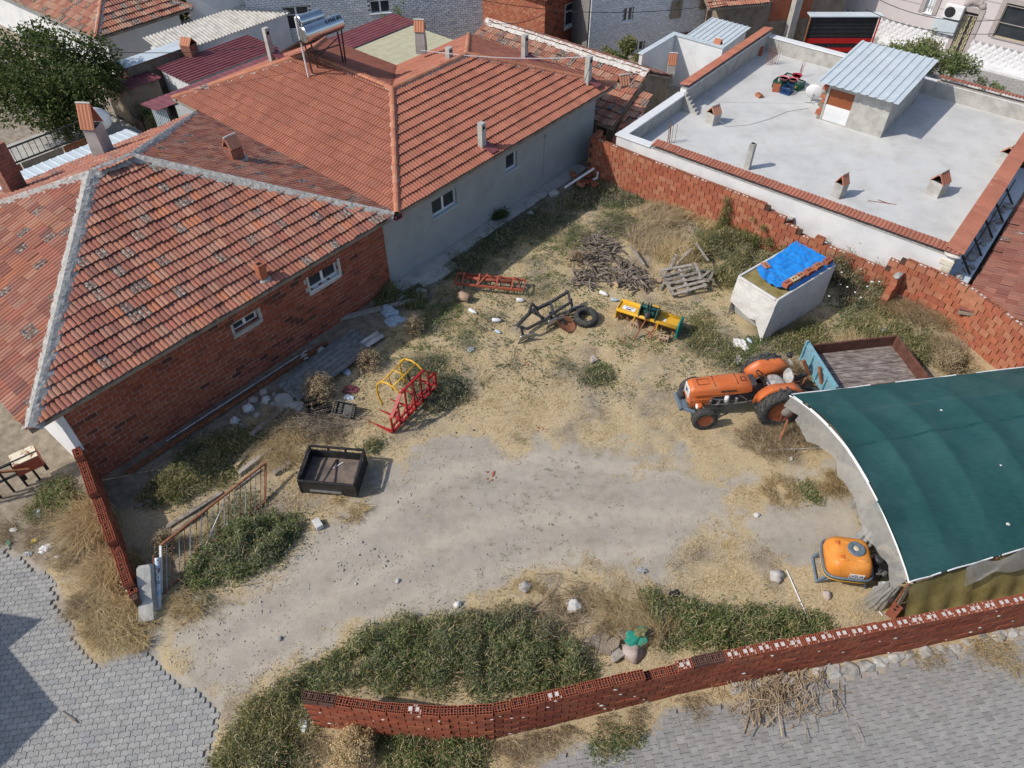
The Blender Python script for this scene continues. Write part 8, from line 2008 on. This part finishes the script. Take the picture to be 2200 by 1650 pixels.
def thicket(name, label, domes, N, size, mat, stems=0, smat=None, kind='stuff', cat=None, shell=.5, flat=.5):
 C = cloud(domes, int(N*.9), shell)
 if kind == 'stuff':
  o = link(weed_mesh(name, C, size, mat, domes), name); tag(o, label, kind='stuff'); par = None
 else:
  o = thing(name, label, cat, (0,0,0)); link(leaf_mesh('foliage', C, size, mat, flat), 'foliage', o); par = o
 if stems:
  mb = MB(); rr = random.Random(len(label)); sm = smat or T['twig']
  for i in range(stems):
   b = rr.choice(domes); a = rr.uniform(0, 6.28); t = rr.random()*.45
   p0 = V3((b[0]+t*b[3]*math.cos(a), b[1]+t*b[4]*math.sin(a), b[2]-.02)); k = rr.uniform(.7, 1.15)
   p1 = V3((b[0]+k*b[3]*.85*math.cos(a+rr.gauss(0,.3)), b[1]+k*b[4]*.85*math.sin(a+rr.gauss(0,.3)), b[2]+b[5]*rr.uniform(.4, 1.1)))
   mb.tube([p0, p0.lerp(p1, .5)+V3((0,0,b[5]*.15)), p1], [.008,.006,.003], 4)
  if par is None:
   s = mb.obj(name+'_stems', sm, None); tag(s, label+', dry stems', kind='stuff') if len((label+', dry stems').split()) <= 16 else tag(s, 'dry stems among the weeds', kind='stuff')
  else: mb.obj('stems', sm, par)
 return o
U_ = lambda X, Y: X*math.cos(F50.a)+Y*math.sin(F50.a)
V_ = lambda X, Y: -X*math.sin(F50.a)+Y*math.cos(F50.a)
def in_yard(X, Y):
 u, v = U_(X, Y), V_(X, Y)
 ok = (v < 14.95) & (u < 21.6) & ~((v < 1.5) & (u > 21.6-(1.5-v)*.55))
 fy = np.interp(X, [p[0] for p in FR_WALL], [p[1] for p in FR_WALL])
 ok &= ~((np.abs(Y-fy) < .16) & (X > -3.9))
 ok &= ~((X > 6.9) & (X < 9.6) & (Y > 16.5) & (Y < 18.9) & (np.abs((X-8.1)*-.61+(Y-17.6)*.79) < .7))
 ok &= ~((X > 7.9) & (Y > 7.9) & (Y < 12.8))
 return ok
def sample(n, x0=-12.5, x1=14.5, y0=3.9, y1=26.5):
 return rng.uniform(x0, x1, n), rng.uniform(y0, y1, n)
def dry_grass():
 X, Y = sample(900000)
 tr = track_at(X, Y); ss = street_sd(X, Y); g = green_at(X, Y); c = fbm(X, Y, .9, 4); c2 = fbm(X, Y, 4.2, 1)
 hs = sstep(13.4, 14.4, V_(X, Y))
 D = np.clip((c-.25)*1.9, 0.05, 1)*np.clip((c2-.22)*2.1, .05, 1)*(1-.97*tr)*(1-.5*np.clip(g, 0, 1))*(1-.8*hs)
 D *= np.where(ss > -.05, .015, 1.0)
 keep = (rng.random(len(X)) < D*.8) & in_yard(X, Y)
 X, Y = X[keep], Y[keep]
 blades('dry_grass', 'short dry straw coloured grass over the yard', X, Y, gzv(X, Y)-.005, .06, .010, 1.9, T['straw'])
def tall_dry():
 for (px, py, r, n, h, di, m, nm) in ((1410, 470, .75, 2600, .42, 20, 'strawd', 'dry grass flattened against the back wall'), (1480, 455, .6, 2200, .5, 10, 'straw', 'tall straw beside the brick buttress'), (1530, 480, .6, 2000, .45, 30, 'straw', 'straw tufts at the foot of the back wall'), (1400, 520, .9, 2200, .35, 60, 'strawd', 'brown grass behind the firewood heap'), (1450, 560, .6, 2200, .5, 80, 'straw', 'upright straw between firewood and pallets'), (1990, 672, .8, 2600, .55, 200, 'strawd', 'long dry stalks against the curved back wall'), (2050, 690, .7, 2200, .55, 190, 'straw', 'bleached stalks at the curved wall corner'), (1925, 660, .55, 1400, .5, 210, 'straw', 'dry stalks beside the leaning buttress'), (2040, 760, .6, 1500, .3, 150, 'strawd', 'brown dry bush stalks behind the trailer'), (1830, 745, .45, 1100, .28, 90, 'straw', 'pale dry tuft above the trailer'),
                                         (250, 1230, .55, 5200, .35, 230, 'straw', 'golden grass outside the left brick wall'), (215, 1130, .5, 4500, .5, 220, 'straw', 'tall golden grass along the left brick wall'), (255, 1330, .6, 5600, .28, 260, 'straw', 'golden grass at the wall end by the paving'), (300, 1360, .35, 2400, .22, 280, 'straw', 'short golden grass near the entrance'), (180, 1300, .3, 1200, .25, 240, 'strawd', 'brown tuft at the paving edge'), (400, 1300, .45, 2200, .2, 250, 'straw', 'straw strip below the thicket by the gate'), (760, 1085, .5, 2000, .16, 300, 'straw', 'straw fringe between the black box and the track'), (620, 960, .7, 3000, .28, 250, 'straw', 'straw around the grey logs'), (600, 905, .5, 1600, .3, 240, 'strawd', 'brown straw beside the thick beam'), (700, 945, .5, 1700, .2, 200, 'strawd', 'brown straw round the twig heap'),
                                         (1650, 940, .75, 3200, .24, 180, 'strawd', 'brown dry stalks below the tractor'), (1740, 930, .55, 2400, .28, 190, 'strawd', 'brown dry stalks at the tunnel corner'), (1700, 800, .4, 1300, .3, 200, 'strawd', 'dark dry stalks behind the tractor seat'), (1680, 1055, .5, 1800, .14, 200, 'straw', 'straw island between the two wheel tracks'), (1790, 1040, .4, 1600, .2, 180, 'straw', 'straw island near the tunnel film'), (1560, 1160, .25, 500, .08, 0, 'straw', 'small straw patch on the lower track'), (1250, 1330, .7, 3000, .22, 200, 'strawd', 'dry brush behind the thicket'), (1330, 1310, .6, 2600, .25, 180, 'straw', 'tangled straw above the green sack'), (1420, 1345, .45, 2000, .3, 170, 'straw', 'long straw right of the green sack'), (1140, 1290, .5, 1600, .16, 200, 'straw', 'straw at the lower edge of the track'),
                                         (1180, 1560, .5, 2200, .16, 250, 'strawd', 'dry tufts along the street side of the front wall'), (1260, 1530, .45, 2000, .18, 260, 'strawd', 'tangled dry tufts before the front wall'), (1100, 1590, .45, 1900, .16, 260, 'strawd', 'brown dry grass at the paving corner'), (1350, 1530, .4, 1300, .16, 260, 'strawd', 'dry weeds at the foot of the front wall'), (1600, 1490, .5, 1700, .16, 260, 'strawd', 'dry weeds at the wall foot left of the branch pile'), (1480, 1510, .4, 1100, .14, 260, 'strawd', 'dry weeds on the paving edge'), (2000, 1410, .5, 1300, .14, 260, 'strawd', 'dry weeds below the footing stones'), (2140, 1395, .6, 2200, .2, 250, 'straw', 'straw tangle at the right end of the wall foot'), (820, 1600, .35, 900, .14, 250, 'strawd', 'brown grass near the golden bush'), (680, 1620, .4, 1200, .14, 240, 'strawd', 'brown grass in the lower left weeds'), (60, 1130, .7, 2200, .18, 230, 'strawd', 'dry litter strewn grass beside the left paving'), (160, 1180, .5, 2000, .25, 230, 'strawd', 'dry grass beside the litter strip')):
  p = P(px, py); a = rng.random(n)*6.283; t = np.sqrt(rng.random(n))*r*(.75+.5*rng.random(n)); X = p.x+np.cos(a)*t; Y = p.y+np.sin(a)*t
  k = fbm(X, Y, 3.5, 2) > .44; k &= ~((np.abs(Y-np.interp(X, [q[0] for q in FR_WALL], [q[1] for q in FR_WALL])) < .14) & (X > -3.9)); X, Y = X[k], Y[k]
  blades('tall_dry_grass', nm, X, Y, gzv(X, Y)-.02, h, .010 if h > .3 else .009, 1.2, T[m], R(di), spread=.9)
def green_weeds():
 X, Y = sample(700000)
 g = green_at(X, Y); c2 = fbm(X, Y, 5.0, 1); tr = track_at(X, Y)
 D = np.clip((g-.12)*1.3+.6*np.clip((fbm(X, Y, 1.7, 5)-.46)*6, 0, 1)*sstep(11.8, 15.5, Y), 0, 1)*np.clip((c2-.25)*2.4, 0, 1)*(1-.9*tr)
 keep = (rng.random(len(X)) < D) & in_yard(X, Y) & (street_sd(X, Y) < 0)
 X, Y, g = X[keep], Y[keep], g[keep]
 Z = gzv(X, Y)+.01+rng.random(len(X))*.16*g
 C = np.stack([X, Y, Z], -1)
 sel = fbm(X, Y, .6, 3) + .25*(Y < 15.5) > .62
 for nm, lab, S, m in (('green_weeds', 'low green weeds growing in patches over the yard', ~sel, T['leaf']), ('grey_green_weeds', 'low grey green weeds growing in patches over the yard', sel, T['leafg'])):
  o = link(leaf_mesh(nm, C[S], .03, m, .7), nm); tag(o, lab, kind='stuff')
 X, Y = sample(2600, -2, 7, 8, 12.5); k = (fbm(X, Y, 1.1, 1) > .56); X, Y = X[k], Y[k]; n = len(X)
 off = rng.normal(0, .035, (n, 7, 2)); C = np.stack([X[:, None]+off[..., 0], Y[:, None]+off[..., 1], (gzv(X, Y)+.015)[:, None]+rng.random((n, 7))*.03], -1).reshape(-1, 3)
 C = C[:int(len(C)*.22)]
 o = link(leaf_mesh('track_sprigs', C, .016, T['leafg'], .8), 'track_sprigs'); tag(o, 'sparse tiny sprigs on the bare dirt track', kind='stuff')
dry_grass(); tall_dry(); green_weeds()
thicket('weed_thicket', 'dense green weed thicket between the track and the front brick wall', [dome(735,1440,.5,.28),(dome(800,1405,.6,.38)),dome(880,1385,.65,.42),dome(960,1375,.6,.42),dome(1040,1390,.65,.45),dome(1120,1400,.6,.42),dome(1200,1420,.55,.42),dome(950,1440,.6,.35),dome(1050,1450,.6,.38),dome(1150,1450,.55,.35),dome(850,1440,.6,.3),dome(1240,1445,.4,.35),dome(670,1460,.4,.22)], 52000, .024, T['leaf'], 60)
thicket('grey_weeds', 'grey withered weeds on top of the thicket behind the front wall', [dome(1100,1345,.5,.40),dome(1170,1370,.4,.4),dome(1010,1350,.4,.4)], 9000, .02, T['leafg'], 70, T['strawd'] if False else T['twig'])
thicket('weed_thicket', 'dark green leafy weeds below the iron gate', [dome(470,1195,.55,.4),dome(530,1160,.6,.48),dome(590,1150,.5,.4),dome(440,1235,.45,.3),dome(520,1205,.55,.38),dome(570,1190,.4,.3),dome(620,1135,.4,.22)], 26000, .03, T['leaf'], 30)
thicket('weed_thicket', 'green weeds in the shade between the brick house and the gate', [dome(440,985,.65,.25),dome(500,955,.55,.22),dome(390,1040,.6,.28),dome(460,1020,.6,.22),dome(340,1060,.45,.2),dome(560,930,.4,.12)], 19000, .024, T['leafy'], 20)
thicket('weed_thicket', 'green weeds on the street corner in front of the brick wall', [dome(560,1545,.5,.22),dome(620,1500,.45,.22),dome(520,1610,.5,.22),dome(600,1600,.6,.28),dome(660,1560,.35,.2),dome(560,1650,.5,.25),dome(650,1640,.4,.2),dome(480,1640,.3,.12),dome(600,1700,.6,.3)], 26000, .022, T['leafy'], 30)
thicket('weed_thicket', 'dark weeds under the street side of the front wall', [dome(870,1620,.5,.3),dome(940,1605,.5,.3),dome(1000,1610,.4,.25),dome(900,1660,.6,.3),dome(820,1580,.3,.18),dome(1010,1650,.4,.2)], 17000, .022, T['leaf'], 20)
thicket('weed_thicket', 'green weeds behind the right half of the front wall', [dome(1420,1320,.4,.32),dome(1480,1330,.45,.36),dome(1550,1350,.5,.36),dome(1620,1345,.5,.36),dome(1690,1345,.45,.32),dome(1750,1345,.35,.25),dome(1500,1370,.4,.28),dome(1590,1370,.4,.25),dome(1440,1375,.3,.2),dome(1395,1290,.25,.22)], 26000, .024, T['leaf'], 35)
thicket('weed_clump', 'small green clump growing on the paving edge below the front wall', [dome(1320,1590,.35,.14),dome(1360,1580,.25,.1),dome(1290,1610,.25,.1)], 4000, .02, T['leaf'], 0)
thicket('weed_thicket', 'lush green weeds at the foot of the back wall by the vine', [dome(1540,530,.8,.6),dome(1600,570,.7,.6),dome(1500,545,.6,.45),dome(1650,580,.6,.7),dome(1560,600,.6,.4),dome(1690,560,.5,.6),dome(1590,520,.6,.6)], 34000, .026, T['leafy'], 40)
thicket('green_patch', 'green weeds in the back corner by the grey house', [dome(1300,415,.8,.25),dome(1240,435,.7,.2),dome(1350,430,.6,.25),dome(1150,485,.8,.18),dome(1060,520,.9,.18),dome(990,570,.8,.18)], 20000, .026, T['leafg'], 0)
thicket('weed_thicket', 'tall brownish weeds with pale flowers between the canvas box and the back wall', [dome(1800,600,.55,1.0),dome(1850,620,.6,.95),dome(1770,575,.5,.9),dome(1880,650,.5,.7),dome(1830,650,.5,.6),dome(1760,600,.4,.8)], 22000, .024, T['leafg'], 120, T['twig'])
thicket('grass_patch', 'fresh yellow green grass behind the trailer', [dome(1930,725,.6,.2),dome(1980,745,.6,.22),dome(1860,715,.7,.18),dome(1960,775,.5,.2),dome(2040,775,.5,.3),dome(1900,690,.5,.2)], 18000, .022, T['leafy'], 10)
thicket('weed_patch', 'green weeds in front of the canvas box', [dome(1530,745,.7,.16),dome(1570,775,.5,.16),dome(1500,720,.6,.14),dome(1690,735,.6,.2),dome(1740,715,.6,.2),dome(1640,765,.4,.14),dome(1510,690,.5,.12)], 13000, .022, T['leafy'], 0)
thicket('grey_green_weeds', 'silvery weeds growing through the loader fork', [dome(955,830,.45,.22),dome(975,850,.4,.2),dome(900,850,.35,.16),dome(880,815,.4,.14),dome(920,790,.5,.18),dome(800,962,.25,.15),dome(935,870,.35,.16)], 12000, .022, T['leafg'], 0)
thicket('grey_green_weeds', 'silvery weed clump beside the pinkish boulder', [dome(1285,808,.42,.16),dome(1255,812,.25,.1)], 3500, .02, T['leafg'], 0)
thicket('weed_clump', 'dark weeds against the corner of the two houses', [dome(850,632,.45,.35),dome(890,650,.4,.25),dome(830,650,.35,.25)], 7000, .028, T['leaf'], 0)
thicket('weed_clump', 'weeds growing by the left brick wall and litter', [dome(120,1060,.45,.3),dome(150,1085,.35,.25),dome(90,1100,.35,.2)], 6000, .026, T['leaf'], 10)
thicket('weed_clump', 'green sprigs on the straw island between the wheel tracks', [dome(1735,1050,.22,.12),dome(1750,1070,.2,.1)], 1500, .018, T['leaf'], 0)
o = thicket('small_shrub', 'small dark shrub growing against the grey house plinth', [dome(1070,470,.35,.45)], 2600, .03, T['leafd'], 8, kind='thing', cat='shrub')
vb = thing('climbing_vine', 'green vine climbing the sunlit back brick wall', 'vine')
vs_ = []
for (px, py, z, r) in ((1562,432,1.15,.16),(1560,450,.95,.2),(1555,470,.7,.25),(1550,490,.45,.3),(1575,500,.35,.3),(1545,505,.25,.4),(1600,505,.45,.25),(1615,470,.75,.10),(1640,490,.6,.14),(1625,515,.35,.25),(1650,520,.35,.22)):
 q = F50.onu(px, py, 21.5); w = F50.w(21.5, q.y, q.z); vs_.append((w.x, w.y, w.z, r, r, r))
link(leaf_mesh('foliage', cloud(vs_, 7500, .3, False), .026, T['leafy'], .2), 'foliage', vb)
mb = MB(); q0 = F50.w(21.45, F50.onu(1550, 505, 21.5).y, .1)
for k in range(4): b = vs_[k]; mb.tube([q0, V3((b[0], b[1], b[2]))], .012, 5)
mb.obj('stem', T['bark'], vb)
fl = MB(); rr = random.Random(3)
for k in range(14):
 p = P(rr.uniform(1780, 1890), rr.uniform(565, 650), .75); fl.blob(p, (.035,.035,.02), k, .1, 0, 1)
tag(fl.obj('flower_heads', T['trash_white'], None, True), 'small white flower heads on the weeds behind the canvas box', kind='stuff')
def dry_bush(px, py, r, h, label, mat, N=3500, dx=0):
 p = P(px, py); z = gz(p.x, p.y); o = thing('dry_bush', label, 'bush', (p.x, p.y, z)); rr = random.Random(px); st = MB(); heads = []
 for i in range(170):
  a = rr.uniform(0, 6.28); e = rr.uniform(.15, 1.5); k = rr.uniform(.75, 1.08); q = V3((r*k*math.cos(a)*math.cos(e), r*k*math.sin(a)*math.cos(e), .05+h*k*math.sin(e)))
  m_ = q*.5+V3((rr.gauss(0,.04), rr.gauss(0,.04), .04)); st.tube([V3((0,0,0)), m_, q], [.007,.005,.003], 4); heads.append(q)
  for _ in range(2): q2 = q+V3((rr.gauss(0,.07), rr.gauss(0,.07), rr.gauss(0,.05))); st.tube([m_, q2], [.004,.002], 3); heads.append(q2)
 st.obj('twigs', T['twig'], o)
 H = np.array(heads); C = H[rng.integers(0, len(H), N)]+rng.normal(0, .028, (N, 3)); link(leaf_mesh('seed_heads', C, .017, mat, .3), 'seed_heads', o)
dry_bush(690, 850, .48, .62, 'round brown dry bush growing out of the black crate', T['strawd'], 6500); dry_bush(792, 785, .38, .45, 'smaller dry bush beside the corrugated sheets', T['strawd'], 3500); dry_bush(762, 1622, .42, .62, 'golden dry bush at the foot of the front wall', T['straw'], 8000); dry_bush(890, 715, .35, .5, 'wispy dry seed stalks right of the corrugated sheets', T['strawd'], 800); dry_bush(360, 1180, .3, .5, 'withered thistle behind the gate post', T['strawd'], 1200); dry_bush(2030, 790, .42, .45, 'brown dry bush behind the trailer tail', T['strawd'], 4500); dry_bush(1240, 560, .3, .3, 'small withered bush left of the firewood heap', T['strawd'], 700)
def twig_heap(name, label, px, py, n, L, r, spread, di, mat, h=.2, cat=None):
 p = P(px, py); mb = MB(); rr = random.Random(px+py)
 for i in range(n):
  x, y = p.x+rr.gauss(0, spread), p.y+rr.gauss(0, spread*.6); a = R(di)+rr.gauss(0, .55); l_ = L*rr.uniform(.4, 1.2); z = gz(x, y)+rr.uniform(.01, h); b = rr.gauss(0, .12)
  d = V3((math.cos(a), math.sin(a), 0)); s_ = V3((-d.y, d.x, 0)); c = V3((x, y, z)); mb.tube([c-d*l_/2, c-d*l_*.1+s_*b*l_, c+d*l_*.25+s_*b*.7*l_+V3((0,0,rr.uniform(0,.06))), c+d*l_/2+V3((0,0,rr.uniform(-.02,.05)))], [r, r*.8, r*.6, r*.3], 5)
  if rr.random() < .6: e = c+d*l_*.25+s_*b*.7*l_; mb.tube([e, e+(d+s_*rr.choice((-1,1))*.8)*l_*.25+V3((0,0,.03))], [r*.5, r*.2], 4)
 o = mb.obj(name, mat, None); return tag(o, label, kind='stuff')
twig_heap('brush_pile', 'heap of grey dry twigs below the dry bush', 690, 915, 150, .9, .008, .42, 10, T['branch'], .22)
twig_heap('branch_pile', 'bleached dry branches lying on the paving before the front wall', 1690, 1495, 80, .75, .011, .42, 235, T['twig'], .2); twig_heap('branch_pile', 'thin dry twigs fringing the bleached branches', 1660, 1480, 160, .45, .007, .6, 250, T['twig'], .2); twig_heap('branch_pile', 'long bleached branches at the left of the pile', 1640, 1530, 14, .9, .015, .25, 60, T['twig'], .18)
twig_heap('stick_litter', 'brown sticks scattered in the dry brush behind the thicket', 1230, 1310, 45, .8, .010, .7, 30, T['twig'], .15); twig_heap('stick_litter', 'sticks at the upper edge of the firewood heap', 1330, 490, 60, .8, .010, .6, 20, T['branch'], .2); twig_heap('stick_litter', 'dry stalks lying along the curved wall', 2010, 680, 70, 1.0, .007, .5, 20, T['twig'], .35); twig_heap('stick_litter', 'thin stalks in the straw below the tractor', 1690, 945, 60, .7, .006, .5, 15, T['twig'], .15)
for (px, py, L, a, lab) in ((1170, 1290, 1.0, 55, 'long curved stick at the upper edge of the thicket'), (150, 1540, .45, 150, 'bare twig lying on the left paving'), (1500, 1690, .1, 0, 'x')):
 if lab == 'x': continue
 p = P(px, py, .03); d = V3((math.cos(R(a)), math.sin(R(a)), 0))*L/2; s = MB(); s.tube([p-d, p+V3((.06,-.04,.03)), p+d], [.014,.012,.007], 6); tag(s.obj('stick', T['twig'], None), lab, 'stick')
# ---------------------------------------------------------------- trees and shrubs behind the houses
def tree(label, p, h, rx, rz_, N, mat, size=.09, trunk=.16, crowns=None, name='tree'):
 o = thing(name, label, 'tree', p); rr = random.Random(int(p[0]*10)); mb = MB(); hub = V3((0,0,h*.35)); mb.tube([(0,0,-.2),(.03,0,h*.18),hub], [trunk, trunk*.8, trunk*.6], 9)
 cr = crowns or [(rr.gauss(0,rx*.45), rr.gauss(0,rx*.45), h*.62+rr.gauss(0,h*.10), rx*.55, rx*.55, rz_*.55) for _ in range(10)]
 for c in cr: mb.tube([hub, hub.lerp(V3(c[:3]), .5)+V3((rr.gauss(0,.1), rr.gauss(0,.1), .1)), V3(c[:3])], [trunk*.45, trunk*.28, trunk*.1], 6)
 mb.obj('trunk', T['bark'], o)
 C = cloud(cr, N, .35, False); keep = vnoise(C[:, 0]*1.7+C[:, 2], C[:, 1]*1.7+C[:, 2]*.7, 1.6, 3) > .40; link(leaf_mesh('crown', C[keep], size, mat, .25), 'crown', o)
 return o
p = P(120, 300, 0)
tree('big leafy fruit tree in the yard at the top left', (P(150, 300, .5).x, P(150, 300, .5).y, 0), 4.2, 2.9, 1.7, 26000, T['leafd'], .075, .2, crowns=[((P(x, y, z)-V3((P(150,300,.5).x, P(150,300,.5).y, 0))).x, (P(x, y, z)-V3((P(150,300,.5).x, P(150,300,.5).y, 0))).y, z, r, r, r*.75) for x, y, z, r in ((40,110,3.2,1.2),(120,120,3.3,1.3),(200,120,2.9,1.1),(60,180,2.8,1.3),(150,190,2.7,1.3),(210,180,2.4,1.0),(20,220,2.2,1.1),(100,240,2.0,1.1),(180,240,1.8,1.0),(90,80,3.6,.9),(230,150,2.5,.8),(150,270,1.3,.8),(0,160,2.8,1.2))])
for k, (px, py, h, r, lab) in enumerate(((370, 30, 3.6, 1.4, 'dark tree behind the top left tiled house, nearer one'), (420, 10, 4.2, 1.7, 'dark tree behind the fibre cement roof'), (470, 15, 3.8, 1.4, 'dark tree beside the white annex wall'), (350, 0, 4.5, 1.5, 'dark tree at the top edge behind the hip roof'))):
 q = P(px, py+75, 0); tree(lab, (q.x, q.y+1.5, 0), h, r, r, 6000, T['leafd'], .11, .15)
for k, (px, py, h, r, N, m, lab) in enumerate(((830, 95, 2.2, .7, 2500, 'leaf', 'green shrub in front of the whitewashed house left of the plaster chimney'), (865, 85, 2.4, .7, 2500, 'leaf', 'green shrub behind the plaster chimney'), (780, 105, 1.6, .5, 1200, 'leafd', 'low dark shrub by the maroon roof patch'), (1345, 130, 2.4, .55, 3000, 'leafy', 'upright yellow green shrub in the gap before the white yard wall'), (1300, 125, 1.5, .45, 1600, 'leafy', 'small yellow green shrub by the ridge of the old roof'), (1325, 135, 1.5, .5, 1600, 'leaf', 'dark green shrub between the two yellow green ones'),
                                             (1945, 185, 2.0, .9, 5000, 'leaf', 'green shrub right behind the stair hut roof'), (1990, 165, 1.8, .9, 4500, 'leafy', 'leafy shrub in front of the ornate door'), (2030, 185, 1.8, .8, 4000, 'leaf', 'tall shrub beside the low white wall'), (2100, 205, 1.2, .5, 1800, 'leafg', 'sparse grey shrub along the low white wall'), (2140, 215, 1.0, .45, 1500, 'leaf', 'small shrub at the orange roof corner'), (1930, 140, 1.4, .7, 2500, 'leafy', 'low vine like shrub by the white block at the lane'), (330, 262, 1.4, .4, 1000, 'leafy', 'potted green plant by the ribbed sheet wall'), (300, 245, 1.5, .35, 900, 'leaf', 'potted plant in the dark back yard'))):
 q = P(px, py-(14 if 5 < k < 12 else 0), .9); tree(lab, (q.x, q.y, 0), h*(1.35 if 5 < k < 12 else 1), r, r*1.1, N, T[m], .06, .05, name='shrub').__setitem__('category', 'shrub')
for (a, b, za, zb_, sag, lab, m) in (((0, 88), (560, 100), 5.0, 5.0, .3, 'black cable strung over the top left roofs', 'black'), ((905, 108), (1262, 122), 4.6, 4.2, .15, 'white cable strung between the chimneys of the orange roof', 'pvc'), ((1010, -5), (1560, 8), 5.5, 5.5, .4, 'black cable in front of the whitewashed back houses', 'black'), ((1050, 48), (1170, 30), 3.5, 3.5, .2, 'cable slanting to the red brick house', 'black')):
 A_, B_ = P(*a, za), P(*b, zb_); s = MB(); s.tube([A_.lerp(B_, t)+V3((0,0,-sag*4*t*(1-t))) for t in np.linspace(0, 1, 16)], .012, 5); tag(s.obj('cable', T[m], None), lab, 'cable')
